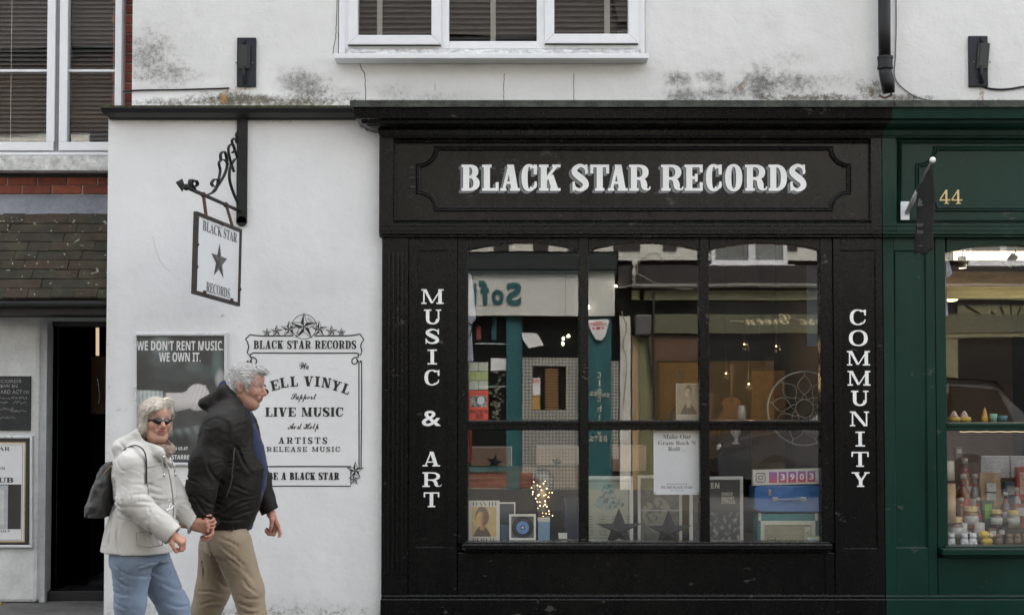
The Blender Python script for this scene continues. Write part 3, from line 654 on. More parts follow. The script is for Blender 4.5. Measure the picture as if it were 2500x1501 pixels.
# ================================================================== mouldings
def sweep_cornice(prof, xl0, xr1, ybase, ret, kx, rmitre=None):
    """profile [(proj,z)] run along the front from xl0 (at proj 0) to xr1, returned to the wall at the left"""
    mb = MB(); n = len(prof)
    for (p, z) in prof: mb.v += [(xl0-p*kx, ret, z), (xl0-p*kx, ybase-p, z), ((xr1 if rmitre is None else xr1+rmitre*p), ybase-p, z), ((xr1 if rmitre is None else xr1+rmitre*p), ret, z)]
    for i in range(n-1):
        a, b_ = i*4, (i+1)*4
        mb.f += [[a, b_, b_+1, a+1], [a+1, b_+1, b_+2, a+2], [a+2, b_+2, b_+3, a+3]]
    mb.f += [[0, 1, 2, 3], [(n-1)*4+k for k in (3, 2, 1, 0)]]; mb.mi = [0]*len(mb.f); return mb
def moulding(path, w, d, y, closed=True, prof=None):
    """planted moulding: raised double bead along an xz path lying on plane y"""
    prof = prof or [(-.5,0),(-.42,.8),(-.2,1),(-.02,.45),(.12,.5),(.3,.85),(.44,.6),(.5,0)]
    mb = MB(); n = len(path); k = len(prof)
    for i in range(n):
        a = path[(i-1) % n] if closed or i else path[i]; c = path[(i+1) % n] if closed or i < n-1 else path[i]; p = path[i]
        d1 = Vector((p[0]-a[0], p[1]-a[1])); d2 = Vector((c[0]-p[0], c[1]-p[1]))
        if d1.length < 1e-7: d1 = d2
        if d2.length < 1e-7: d2 = d1
        d1.normalize(); d2.normalize(); n1 = Vector((-d1.y, d1.x)); n2 = Vector((-d2.y, d2.x)); m = (n1+n2)
        m = m/m.length if m.length > 1e-3 else n1; sc = min(1/max(m.dot(n1), .3), 1.6)
        for (t, h) in prof: mb.v.append((p[0]+m.x*t*w*sc, y-h*d, p[1]+m.y*t*w*sc))
    for i in range(n if closed else n-1):
        j = (i+1) % n
        for q in range(k-1): mb.f.append([i*k+q, i*k+q+1, j*k+q+1, j*k+q]); mb.mi.append(0)
    return mb
def notch_path(pl, pr_, pt, pb_, rx, ry, Y):
    out = []
    def arc(cx, cy, a0, a1):
        for k in range(9):
            a = R(a0+(a1-a0)*k/8); out.append(P(cx+rx*math.cos(a), cy-ry*math.sin(a), Y))
    arc(pl, pt, -90, 0); arc(pr_, pt, 180, 270); arc(pr_, pb_, 90, 180); arc(pl, pb_, 0, 90)
    return out
def rect_path(a, b_, c, d, Y): return [P(a, c, Y), P(b_, c, Y), P(b_, d, Y), P(a, d, Y)]

def shopfront_top(sf, pl, pr_, mat, matb, nl, nr, rightcut, leftret, capm):
    # cornice
    raw = [(248,.335),(261,.335),(263,.325),(266,.318),(289,.305),(292,.285),(294,.262),(302,.256),(304,.228),(308,.215),(313,.18),(316,.15),(318,.135),(330,.13),(331,.11),(337,.105)]
    prof = [(p, PZ(py, -p)) for py, p in raw]
    if leftret:
        xa = PX(923, -.13); kx = (xa - PX(855, -.335))/(.335-.13); xl0 = xa + .13*kx
        mb = sweep_cornice(prof, xl0, PX(rightcut, -.13), 0, .199, kx, .06)
    else:
        mb = sweep_cornice(prof, PX(pl+.6, -.13), XR, 0, .199, 0, 0)
        for i in range(len(prof)):  # left end butts the neighbour on the same rake
            for q in (0, 1): x, y, z = mb.v[i*4+q]; mb.v[i*4+q] = (PX(rightcut,-.13)+.002+.06*prof[i][0], y, z)
    c = part('cornice', mb, mat, sf)
    # lead capping
    mb = MB(); xa = mb0 = None
    x0 = (xl0-.345*kx) if leftret else PX(rightcut,-.13)+.03; x1 = (PX(rightcut,-.13)+.026) if leftret else XR
    mb.box(x0, x1, -.345, .198, PZ(249,-.345)-.004, PZ(249,-.345)+.012); mb.box(x0, x1, -.348, -.343, PZ(262,-.345), PZ(249,-.345)+.010)
    part('lead_capping', mb, capm, sf, bevel=.003)
    return c
sf = thing('black_shopfront', 'black painted timber record shop front with white slab lettering on its fascia', 'shopfront', (PX(1540,0), -.05, 0))
mLeadM = M('mossy_lead', (.040,.043,.034), .85, .7, 14, .4, 60)
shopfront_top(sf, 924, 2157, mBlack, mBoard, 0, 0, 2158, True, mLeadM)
# narrow cornice over the pier
raw = [(259,.15),(264,.15),(266,.135),(276,.115),(283,.075),(288,.04),(292,.03)]
kx = (PX(261,-.03)-PX(237,-.15))/.12; mb = sweep_cornice([(p, PZ(py,-p)) for py, p in raw], PX(261,-.03)+.03*kx, PX(868,-.1), 0, .199, kx)
cc = solo('pier_cornice', mb, M('black_lead_paint', (.012,.013,.013), .5, .4, 8, .3), 'narrow black moulded ledge over the white pier', 'ledge')
b = MB(); b.pb(239, 866, 257.5, 262, -.152, .198); tag(part('moss_crust', b, M('green_moss', (.05,.052,.02), .95, .6, 30, .9, 60, dist=.012), cc, bevel=.002))

def panel_frame(o, i, yf, yp, yb):
    """stiles and rails round a recessed field; o,i = (px0,px1,py0,py1)"""
    mb = MB()
    mb.pb(o[0], i[0], o[2], o[3], yf, yb); mb.pb(i[1], o[1], o[2], o[3], yf, yb); mb.pb(i[0], i[1], o[2], i[2], yf, yb); mb.pb(i[0], i[1], i[3], o[3], yf, yb)
    fld = MB(); fld.pb(i[0]-1, i[1]+1, i[2]-1, i[3]+1, yp, yb-.002); return mb, fld
def fascia(sf, pl, pr_, nl, nr, mat, matb, open_right=False):
    mb = MB(); mb.pb(pl+4, pr_-1, 330, 566, -.062, .1); part('fascia_board', mb, matb, sf)
    mb = MB(); mb.pb(pl, pl+34, 334, 572, -.098, .1); mb.pb(pl+34, pr_-(0 if open_right else 27), 545, 572, -.098, .1)
    if not open_right: mb.pb(pr_-27, pr_, 334, 572, -.098, .1)
    part('fascia_frame', mb, mat, sf, bevel=.004)
    part('fascia_moulding', moulding(rect_path(pl+38, pr_-31, 346, 541, -.062), .030, .026, -.062), mat, sf)
    mb = MB(); mb.pb(pl+1, pr_, 573, 579, -.075, .1); part('fascia_bead', mb, mat, sf, bevel=.004)
    mb = MB(); mb.pb(pl+2, pr_, 549, 552, -.1035, -.0975); mb.pb(pl+2, pr_, 560, 563, -.1045, -.0975); part('fascia_beading', mb, mat, sf, bevel=.0015)
    part('sign_panel_moulding', moulding(notch_path(nl, nr, 363, 511, 44, 42, -.0625), .034, .020, -.0625), mat, sf)
    mb = MB(); pth = notch_path(nl, nr, 363, 511, 44, 42, -.064); mb.poly([(a, -.0640, b_) for a, b_ in pth][::-1]); 
    return mb
panel = fascia(sf, 924, 2157, 1021, 2072, mBlack, mBoard)
LET = [('B',1126.5,1171),('L',1177,1217.5),('A',1221,1269.5),('C',1273,1311),('K',1316,1368.5),('S',1395.5,1437),('T',1441,1487),('A',1484,1532),('R',1536,1587),('R',1614,1667),('E',1671,1715.5),('C',1723,1762),('O',1770,1812),('R',1819,1871.5),('D',1876,1921),('S',1927,1968)]
yS = -.0645; mb = MB(); sh = MB()
h = PZ(402.5, yS)-PZ(466.5, yS); z = PZ(466.5, yS)
for k, (c, a, b_) in enumerate(LET):
    x = PX(a, yS, 440); w = PX(b_, yS, 440)-x; mb = MB(); put_glyph(mb, c, x, z, w, h, yS-.0040, .235, .13, .105, ov=.062); part('letter', mb, mWhiteP, sf)
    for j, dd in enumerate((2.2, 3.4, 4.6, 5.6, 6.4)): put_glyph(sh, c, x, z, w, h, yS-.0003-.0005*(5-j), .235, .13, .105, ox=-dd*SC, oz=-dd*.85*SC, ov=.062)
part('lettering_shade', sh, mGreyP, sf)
ed = MB()
for k, (c, a, b_) in enumerate(LET):
    x = PX(a, yS, 440); w = PX(b_, yS, 440)-x; put_glyph(ed, c, x, z, w, h, yS-.0030, .25, .13, .105, ox=-1.3*SC, oz=-1.1*SC, ov=.062)
part('lettering_outline', ed, mInk, sf)

# window frame with three arched lights
YG = .03
def window_frame(sf, mat, pl, pr_, lights, arch, tr, bot, sill, sillx, panes=True, head=578):
    """lights [(x0,x1)], arch=(spring,apex), tr=(t0,t1) transom"""
    mb = MB(); xs = [pl] + [e for l in lights for e in l] + [pr_]
    for i in range(0, len(xs), 2): mb.pb(xs[i], xs[i+1], head, bot, -.03 if 0 < i < len(xs)-2 else -.022, .07)
    wf = part('window_frame', mb, mat, sf, bevel=.006)
    for (a, c) in lights:
        m2 = MB(); pts = [P(a, head, -.012), P(c, head, -.012)]
        for k in range(15):
            t = k/14; x = c+(a-c)*t; pts.append(P(x, arch[0]-(arch[0]-arch[1])*math.sin(math.pi*t)**.85, -.012))
        m2.prism(pts, -.012, .07); part('arched_head', m2, mat, wf, bevel=.003)
        m2 = MB(); m2.pb(a, c, tr[0], tr[1], -.018, .07); part('transom', m2, mat, wf, bevel=.006)
        m2 = MB(); m2.pb(a, c, tr[0]+2, tr[0]+9, -.034, -.015); part('transom_bead', m2, mat, wf, bevel=.003)
        for (p0, p1) in ((arch[1]-8, tr[0]+3), (tr[1]-3, bot)):
            m2 = MB(); m2.box(PX(a, YG)-.004, PX(c, YG)+.004, YG, YG+.005, PZ(p1, YG)-.002, PZ(p0, YG)); part('pane', m2, mGlass, wf)
    m2 = MB(); m2.pb(sillx[0], sillx[1], sill[0], sill[1], -.10, .1); s_ = part('window_sill', m2, mat, sf, bevel=.008)
    m2 = MB(); m2.pb(sillx[0]+8, sillx[1]-8, bot-3, sill[0], -.06, .07); part('sill_bead', m2, mat, s_, bevel=.004)
    m2 = MB(); m2.pb(sillx[0]+6, sillx[1]-6, sill[1], sill[1]+5, -.055, .05); part('sill_bead', m2, mat, s_, bevel=.004)
    return wf
wf = window_frame(sf, mBlack, 1117, 2035, [(1142.5,1414),(1437,1709),(1732,2004)], (611,593), (1026,1050), 1326, (1328,1343), (1128,2030))
# pilasters
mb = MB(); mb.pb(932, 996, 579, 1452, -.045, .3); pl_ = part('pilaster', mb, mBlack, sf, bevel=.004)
for q in (949, 960, 971, 982):
    mb = MB(); x = PX(q, -.045); mb.tube([(x, -.046, PZ(1400,-.045)), (x, -.046, PZ(615,-.045))], .0105, 8); part('reed', mb, mBlack, pl_, smooth=False)
fr, fl = panel_frame((997,1116,579,1452), (1018,1092,612,1335), -.028, -.012, .25)
p2 = part('pilaster_frame', fr, mBlack, sf, bevel=.004); part('pilaster_panel', fl, mBlack, p2)
fr, fl = panel_frame((2036,2156,579,1452), (2054,2139,612,1338), -.028, -.012, .25)
p2 = part('pilaster_frame', fr, mBlack, sf, bevel=.004); part('pilaster_panel', fl, mBlack, p2)
mb = MB(); mb.pb(1117, 2035, 1349, 1460, -.012, .2); mb.pb(1118, 1140, 1349, 1459, -.022, .0); mb.pb(2012, 2034, 1349, 1459, -.022, .0); part('stallriser', mb, mBlack, sf, bevel=.004)
mb = MB(); mb.pb(930, 2157, 1462, 1504, -.075, .2); mb.pb(932, 2156, 1453, 1461, -.06, .1); part('plinth', mb, mBlack, sf, bevel=.006)
YL = -.0135
def letter_col(lst, y, parent, m, st=.24, th=.11, sfz=.09, ov=.13):
    for (c, x0, x1, p0, p1) in lst:
        mb = MB()
        if c == '&': font_px(mb, '&', x0, x1, p0, p1, y-.0005, SERIF, bold=.012); part('letter', mb, m, parent); continue
        put_glyph(mb, c, PX(x0,y), PZ(p1,y), PX(x1,y)-PX(x0,y), PZ(p0,y)-PZ(p1,y), y-.0005, st, th, sfz, ov=ov); part('letter', mb, m, parent)
letter_col([('M',1028,1083,706,742),('U',1035,1077,755.5,791),('S',1037,1074,803,839),('I',1042.5,1068,853,889.5),('C',1036,1073,903,940),('&',1030,1077,1002,1040),('A',1032,1075,1102,1138),('R',1032,1078,1152,1188),('T',1035,1073,1201,1237.5)], YL, sf, mWhiteP)
letter_col([('C',2075.5,2115,756,793),('O',2073,2119,806.5,844),('M',2068,2124,856.5,892),('M',2069,2125,905,941),('U',2077,2120,953.5,990),('N',2074,2121,1004,1040),('I',2086,2111,1053,1089.5),('T',2077,2119,1102.5,1139),('Y',2077,2121,1152,1188)], YL, sf, mWhiteP)

# ================================================================== green shopfront
gf = thing('green_shopfront', 'dark green painted timber shop front numbered 44 beside the black one', 'shopfront', (PX(2400,0), -.05, 0))
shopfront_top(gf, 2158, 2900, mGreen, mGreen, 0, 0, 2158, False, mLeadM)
panel = fascia(gf, 2158, 2900, 2240, 2990, mGreen, mGreen, True)
for x0 in (2298, 2327):     # old-style gilt numerals 44
    mb = MB(); w = 26; Y = -.0645; q = lambda pts: mb.poly([(PX(x0+a*w, Y), Y-.0004*(1+len(mb.f) % 5), PZ(498-b_*35, Y)) for a, b_ in pts])
    q([(.55,0),(.74,0),(.74,.98),(.62,.98),(.55,.85)]); q([(0,.30),(.10,.30),(.66,.90),(.6,.98)]); q([(0,.22),(1,.22),(1.03,.36),(.97,.31),(0,.31)]); q([(.42,0),(.9,0),(.86,.06),(.46,.06)]); q([(.08,.42),(.0,.30),(.12,.30),(.6,.93),(.62,1.02)])
    part('house_number', mb, mGold, gf)
wfg = window_frame(gf, mGreen, 2285, 2900, [(2311,2605),(2628,2890)], (616,598), (1031,1051), 1336, (1339,1356), (2297,2900))
fr, fl = panel_frame((2158,2284,579,1452), (2184,2262,612,1337), -.028, -.014, .25)
p2 = part('pilaster_frame', fr, mGreen, gf, bevel=.004); part('pilaster_panel', fl, mGreen, p2)
part('panel_moulding', moulding(rect_path(2184, 2262, 612, 1337, -.014), .014, .010, -.014), mGreen, p2)
mb = MB(); mb.pb(2285, 2900, 1361, 1460, -.01, .2); part('stallriser', mb, mGreen, gf, bevel=.004)
mb = MB(); mb.pb(2158, 2900, 1462, 1504, -.07, .2); mb.pb(2158, 2900, 1453, 1461, -.055, .1); part('plinth', mb, mGreen, gf, bevel=.006)

# ================================================================== street hardware on the front
# drainpipe
mPipe = M('black_pipe', (.006,.006,.008), .42, .25, 9, .1, spec=.35)
dp = thing('drainpipe', 'black downpipe ending in an elbow above the black and green cornice', 'drainpipe', tuple(P3(2160, 240, .12)))
mb = MB(); Yp = .10; mb.tube([P3(2159, -700, Yp), P3(2159, 60, Yp), P3(2160, 150, Yp)], .0435, 20); part('pipe', mb, mPipe, dp, smooth=True)
mb = MB(); mb.tube([P3(2161, 139, Yp), P3(2161, 145, Yp)], .056, 20); mb.tube([P3(2161, 145, Yp), P3(2161, 164, Yp)], .052, 20); mb.tube([P3(2161, 164, Yp), P3(2161, 169, Yp)], .056, 20); part('collar', mb, mPipe, dp)
mb = MB(); mb.tube([P3(2160, 160, Yp), P3(2162, 182, Yp), P3(2167, 200, Yp), P3(2170, 228, Yp+.01)], [.046,.047,.05,.042], 20); part('elbow', mb, mPipe, dp, smooth=True)
mb = MB(); mb.strap([P3(2146, 234, .14), P3(2160, 240, .12), P3(2178, 232, .14)], .012, .012, (0,1,0)); mb.strap([P3(2172, 236, .13), P3(2184, 212, .15)], .01, .01, (0,1,0)); part('bracket', mb, mRust, dp)
# cables
mCab = M('grey_cable', (.16,.155,.15), .7, .1)
def cable(pts, r, m, label): 
    q = spl([(a, b_, 0) for a, b_ in pts], 8); mb = MB(); mb.tube([P3(a, b_, .19) for a, b_, _ in q], r, 6); return solo('cable', mb, m, label, 'cable', smooth=True)
cable([(2187,-60),(2188,60),(2186,140),(2184,186),(2200,212),(2235,236),(2275,246),(2330,249),(2400,249)], .0045, mCab, 'thin grey cable beside the drainpipe curving down to the green cornice')
cable([(2397,210),(2412,216),(2440,219),(2470,217),(2500,212),(2560,204)], .0075, mIron, 'dark cable running right from the slotted plate over the green shop')
cable([(300,224),(340,221),(420,220),(500,218),(560,216)], .0065, mIron, 'dark cable clipped along the white wall above the pier ledge')
mb = MB(); mb.tube([P3(560,216,.185), P3(554,224,.17), P3(546,234,.16)], .004, 5); mb.box(PX(534,.15), PX(549,.15), .12, .17, PZ(252,.15), PZ(234,.15)); solo('junction_box', mb, M('rusty_box', (.30,.17,.08), .8, .4, 30), 'small rusty junction box hanging at the cable end', 'box', bevel=.004)
# slotted iron plates (old sign fixings)
def plate(px0, px1, py0, py1, lean, label, slot):
    t = thing('wall_plate', label, 'wall plate', tuple(P3((px0+px1)/2, py1, .19)), 'slotted iron plates high on the white wall')
    mb = MB(); mb.pb(px0, px1, py0, py1, .175, .199); part('backplate', mb, M('blue_black_steel', (.012,.014,.022), .5, .15, spec=.3), t, bevel=.006)
    mb = MB(); c = (px0+px1)/2; 
    for s_ in (-1, 1): mb.strap([P3(c+s_*9+lean, py0+18, .165), P3(c+s_*9, py1-44, .165)], .008, .03, (0,1,0))
    mb.strap([P3(c+lean, py0+18, .16), P3(c, py1-44, .16)], .05, .010, (1,0,0)); part('slot', mb, mInk, t)
    mb = MB(); mb.tube([P3(c-1+slot, py0+5, .165), P3(c-1+slot, py0+16, .16)], .009, 8); mb.tube([P3(c-1, py1-50, .155), P3(c-2, py1-30, .15), P3(c+1, py1-8, .165)], .012, 8); part('hook', mb, mIron, t, smooth=True)
    mb = MB()
    for s_ in (px0+4, px1-4): mb.ball(P3(s_, (py0+py1)/2+2, .173), .006)
    part('screw', mb, mCab, t, smooth=True); return t
plate(573, 620, 92, 212, 0, 'blue-black slotted iron plate above the hanging sign bracket', 0)
plate(2374, 2421, 88, 212, 5, 'blue-black slotted iron plate at right over the green shopfront', 0)

# wrought iron bracket and hanging sign
br = thing('sign_bracket', 'black wrought iron scroll bracket with spear tip on the white pier', 'bracket', tuple(P3(587, 420, -.01)))
mb = MB(); mb.pb(574, 600, 292, 545, -.022, -.001); mb.lathe(PX(587,-.02), 0, [(.0375,-.022),(.0375,-.001)], 20, 'y', PZ(540,-.02)); part('backplate', mb, mIron, br, bevel=.003)
W0 = P3(584, 515, -.03); TIP = P3(432, 447, -1.22); dirv = (TIP-W0)
A = lambda t, dz=0: W0 + dirv*t + Vector((0, 0, dz))
mb = MB(); mb.tube([A(0), A(.1), A(.25), A(.5), A(.75), A(.86)], [.012,.012,.012,.0125,.0125,.012], 10)
mb.ball(A(.865), .022, 10, 7); part('arm', mb, mIron, br, smooth=True)
mb = MB(); ax = dirv.normalized(); sd_ = ax.cross(Vector((0,0,1))).normalized(); upv = sd_.cross(ax)
b0 = A(.88); b1 = A(.925); 
mb.v = [tuple(b0), tuple(b1+upv*.042), tuple(b1+sd_*.012), tuple(b1-upv*.042), tuple(b1-sd_*.012), tuple(A(1.02))]; mb.f = [[0,1,2],[0,2,3],[0,3,4],[0,4,1],[5,2,1],[5,3,2],[5,4,3],[5,1,4]]; mb.mi = [0]*8
part('spear_tip', mb, mIron, br)
# scrollwork runs in the plane of arm and plate: coordinates (t along arm, height above wall end of arm)
H0 = PZ(515, -.03)
hx = Vector((dirv.x, dirv.y, 0)); 
def Q(t, z): return W0 + hx*t + Vector((0, 0, z))
def scroll(pts, w=.020): 
    mb = MB(); q = spl([(a, b_, 0) for a, b_ in pts], 8); mb.strap([Q(a, b_) for a, b_, _ in q], w, .0065, hx.cross(Vector((0,0,1)))); return part('scroll', mb, mIron, br)
def pq(px, py, t):   # pixel + position along the arm -> height
    Yq = W0.y + hx.y*t; return (t, PZ(py, Yq) - W0.z)
scroll([pq(0,498,.02), pq(0,470,.11), pq(0,440,.175), pq(0,412,.17), pq(0,392,.10), pq(0,386,.03)])                      # big C against the plate
scroll([pq(0,462,.74), pq(0,448,.79), pq(0,441,.73), pq(0,450,.70), pq(0,456,.735)]+[], .022)
scroll([pq(0,441,.75), pq(0,440,.81), pq(0,458,.805), pq(0,472,.70), pq(0,476,.56), pq(0,466,.43), pq(0,442,.37), pq(0,438,.43), pq(0,448,.48), pq(0,456,.45)], .022)
scroll([pq(0,468,.45), pq(0,450,.36), pq(0,425,.26), pq(0,400,.22), pq(0,372,.26), pq(0,376,.33), pq(0,392,.33)], .020)
scroll([pq(0,460,.40), pq(0,420,.34), pq(0,398,.36), pq(0,390,.28), pq(0,402,.20)], .018)
scroll([pq(0,420,.10), pq(0,390,.17), pq(0,362,.20), pq(0,352,.13), pq(0,366,.09), pq(0,374,.13)], .018)
scroll([pq(0,385,.04), pq(0,362,.10), pq(0,345,.14), pq(0,338,.08), pq(0,350,.05)], .018)
scroll([pq(0,345,.02), pq(0,330,.06), pq(0,322,.03)], .018)
# hanging board
TL = P3(477, 516, -.93); TR = P3(587, 560, -.20); BR_ = P3(582, 748, -.20); BL = P3(471, 717, -.93)
hs = thing('hanging_sign', 'white hanging board with black star swinging from the iron bracket', 'sign', tuple((BL+BR_)/2))
def bil(u, v): return (BL*(1-u)*(1-v)+BR_*u*(1-v)+TL*(1-u)*v+TR*u*v)
nv = (TR-TL).cross(BL-TL).normalized()
if nv.dot(Vector((0.9,-1,0))) < 0: nv = -nv
def slabq(mb, u0, u1, v0, v1, t0, t1):
    c = [bil(u0,v0), bil(u1,v0), bil(u1,v1), bil(u0,v1)]; o = len(mb.v)
    mb.v += [tuple(p+nv*t0) for p in c] + [tuple(p+nv*t1) for p in c]; mb.f += [[o+k for k in f] for f in ((0,1,2,3),(7,6,5,4),(0,4,5,1),(1,5,6,2),(2,6,7,3),(3,7,4,0))]; mb.mi += [0]*6
mb = MB(); slabq(mb, .03,.97,.03,.97,-.006,.006); part('board', mb, M('white_enamel', (.76,.77,.79), .35, .03), hs)
mb = MB()
for a in ((0,1,0,.045),(0,1,.955,1),(0,.04,.045,.955),(.96,1,.045,.955)): slabq(mb, *a, -.014, .014)
part('frame', mb, M('brown_black_iron', (.028,.020,.016), .6, .4, 30, .3), hs, bevel=.002)
for (u, v) in ((.2,.05),(.8,.05),(.02,.33),(.98,.22),(.02,.6),(.55,.97)): mb = MB(); c = bil(u, v); mb.ball(c+nv*.012, .014, 8, 6); part('clip', mb, mRust, hs, smooth=True)
mInk2 = M('faded_black_ink', (.05,.05,.055), .5, .1)
def on(u, v, d=.0075): p = bil(u, v)+nv*d; return (p.x, p.y, p.z)
mb = MB(); font_mb(mb, 'BLACK STAR', 0, 1, 0, 1, 0, 0x1D400, fn=lambda u, v: on(.14+.76*u, .80+.125*v)); part('lettering', mb, mInk2, hs); mb = MB(); font_mb(mb, 'RECORDS', 0, 1, 0, 1, 0, 0x1D400, fn=lambda u, v: on(.25+.52*u, .065+.125*v)); part('lettering', mb, mInk2, hs)
mb = MB(); sp_ = star_pts(.5, .475, 1, .40); c = on(.51, .47, .016); o = [c] + [on(.51+(a-.5)*.185, .485+(b_-.475)*.235) for a, b_ in sp_]
mb.v = o; mb.f = [[0, 1+k, 1+(k+1)%10] for k in range(10)]; mb.mi = [0]*10; part('star', mb, M('dark_steel_star', (.10,.09,.095), .35, .2, metal=.6), hs)
for (u, tt) in ((.235, .60), (.84, .10)):
    c = bil(u, 1.0); ty = (c.y-W0.y)/dirv.y; top = A(ty); mb = MB(); mb.strap([top+Vector((0,0,.012)), c+Vector((0,0,-.03))], .028, .012, (TR-TL)); mb.ball(top, .019); part('hanger', mb, mRust, hs)

# flag pole and banner on the green front
fp = thing('flagpole', 'short white angled flagpole with ball finial on the green fascia', 'flagpole', tuple(P3(2213, 515, -.1)))
mb = MB(); mb.pb(2203, 2224, 492, 537, -.112, -.099); part('backplate', mb, M('white_metal_plate', (.62,.65,.66), .4, .05), fp, bevel=.002)
K0 = P3(2214, 520, -.115); K1 = P3(2277, 391, -.56)
mb = MB(); mb.tube([K0, K0+(K1-K0)*.42], .016, 10); part('socket', mb, M('grey_metal', (.35,.36,.37), .4, .1, metal=.4), fp, smooth=True)
mb = MB(); mb.tube([K0+(K1-K0)*.3, K1], .011, 8); part('pole', mb, M('dark_grey_pole', (.10,.10,.10), .5, .1), fp, smooth=True)
mb = MB(); mb.ball(K1, .021, 12, 9); part('finial', mb, M('white_plastic', (.78,.79,.8), .3, .02), fp, smooth=True)
fl_ = thing('flag', 'limp dark grey cloth banner hanging from the white tipped pole', 'flag', tuple(P3(2262, 617, -.45)))
mb = MB(); nx, nz = 14, 30; top0 = K0+(K1-K0)*.40; top1 = K1+Vector((0,0,-.02)); 
for j in range(nz+1):
    for i in range(nx+1):
        u = i/nx; v = j/nz; tp = top0*(1-u)+top1*u; zb = PZ(617, -.45)
        # gathers inwards as it falls
        gx = PX(2240+44*u, tp.y)*1.0; wv = math.sin(u*13+v*2.2)*.018*v; x = tp.x*(1-min(1,v*2.5)) + (PX(2240+46*u+3*math.sin(v*5), tp.y))*min(1,v*2.5)
        mb.v.append((x, tp.y + wv, tp.z*(1-v)+(zb+.012*math.sin(u*9))*v))
for j in range(nz):
    for i in range(nx): a = j*(nx+1)+i; mb.f.append([a, a+1, a+nx+2, a+nx+1]); mb.mi.append(0)
mFlag = M('charcoal_cloth', (.030,.030,.028), .85, .2, 12, .2, 200, spec=.2)
fo = part('cloth', mb, mFlag, fl_, smooth=True); so = fo.modifiers.new('s', 'SOLIDIFY'); so.thickness = .002
mb = MB(); Yf = -.40
mb.tube([P3(2242,502,Yf), P3(2245,486,Yf), P3(2249,492,Yf), P3(2251,503,Yf)], .004, 4); mb.poly([tuple(P3(a,b_,Yf)) for a, b_ in ((2240,503),(2246,484),(2252,503))])
for (a, b_, c, d_) in ((2253,2264,490,495),(2253,2266,498,503),(2243,2264,545,554),(2243,2258,562,571)):   # worn print, no longer legible
    for k in range(int((b_-a)/3)): mb.pb(a+k*3.2, a+k*3.2+2, c+(k % 3), d_-((k*2) % 3), Yf, Yf+.001)
mb.pb(2246, 2263, 599, 601, Yf, Yf+.001); part('lettering', mb, M('pale_print', (.14,.14,.14), .7, .1), fl_)
# ================================================================== painted wall sign
ps = thing('painted_wall_sign', 'black lettered sign painted on the white pier with stars and scroll border', 'painted sign', tuple(P3(742, 1186, -.002)))
YP = -.0025
zq = lambda x, y: P(560+x/3.092, 740+y/3.092, YP)
def zline(mb, pts, w=8, smooth=False, closed=False):
    if closed: pts = pts+[pts[0]]
    if smooth: pts = [(a, b) for a, b, _ in spl([(a, b, 0) for a, b in pts], 6)]
    line_mb(mb, [zq(*p) for p in pts], w/3.092*SC, YP)
def nautical(mb, x, y, r, rin=.40, wid=3.0):
    cx, cz = zq(x, y); rr = r/3.092*SC; p = star_pts(cx, cz, rr, rin)
    for k in range(5):
        tip = p[2*k]; a = p[(2*k+1) % 10]; b = p[(2*k-1) % 10]
        mb.poly([(cx, YP-.0003, cz), (tip[0], YP-.0003, tip[1]), (b[0], YP-.0003, b[1])][::-1])
        line_mb(mb, [(tip[0], tip[1]), (a[0], a[1]), (cx, cz)], wid/3.092*SC, YP-.0002)
mb = MB()
zline(mb, [(250,248),(200,244),(157,237),(122,270),(137,293),(146,330),(134,376),(153,391),(178,375),(560,377),(965,376),(990,392),(1001,362),(990,320),(1000,296),(1015,275),(986,233),(930,243),(880,246),(645,247)], 9)
zline(mb, [(250,248),(480,246)], 9)
nautical(mb, 562, 178, 104, .385, 4)
for (x, y, r) in ((283,222,34),(355,212,46),(449,196,62),(677,198,62),(770,214,46),(845,222,34)): nautical(mb, x, y, r, .40, 3)
th = [R(k*7.5) for k in range(49)]
zline(mb, [(565+93*math.cos(t), 178+93*math.sin(t)) for t in th], 4.5)
zline(mb, [(565+26*math.cos(t), 178+26*math.sin(t)) for t in th], 2.5)
for rr in (60, 67, 74):
    zline(mb, [(565+rr*math.cos(t), 178+rr*math.sin(t)) for t in [R(-68+k*5) for k in range(8)]], 2)
    zline(mb, [(565+rr*math.cos(t), 178+rr*math.sin(t)) for t in [R(112+k*5) for k in range(8)]], 2)
for sx in (1, -1):
    mx = (lambda p: p) if sx > 0 else (lambda p: (1130-p[0], p[1]))
    zline(mb, [mx(p) for p in ((972,384),(971,408),(948,409),(926,428),(930,455),(952,458),(967,438),(958,416))], 9, True)
    zline(mb, [mx(p) for p in ((966,425),(978,450),(979,1240))], 8); zline(mb, [mx(p) for p in ((985,438),(998,446),(999,700),(994,1240))], 8)
    zline(mb, [mx(p) for p in ((984,440),(999,440))], 14)
    if sx > 0: nautical(mb, 950, 1262, 66, .40, 4); nautical(mb, 942, 1330, 44, .40, 3)
    zline(mb, [mx(p) for p in ((560,1231),(920,1232))], 9); zline(mb, [mx(p) for p in ((560,1379),(915,1380),(916,1252))], 8)
part('border', mb, mInk, ps)
mb = MB()
def zslab(txt, x0, x1, y0, y1, **k): slab_line(mb, txt, 560+x0/3.092, 560+x1/3.092, 740+y0/3.092, 740+y1/3.092, YP, **k)
zslab('BLACK STAR RECORDS', 181, 957, 282, 345, st=.215, th=.10, sf=.085, sp=.10, ov=.075)
zslab('LIVE MUSIC', 272, 860, 786, 855, st=.29, th=.10, sf=.09, sp=.10, ov=.10)
zslab('ARTISTS', 372, 742, 1012, 1060, st=.22, th=.12, sf=.10, sp=.30, ov=.13)
zslab('RELEASE MUSIC', 285, 837, 1083, 1120, st=.21, th=.13, sf=.11, sp=.24, ov=.12)
zslab('BE A BLACK STAR', 297, 832, 1276, 1332, st=.25, th=.11, sf=.09, sp=.08, ov=.07)
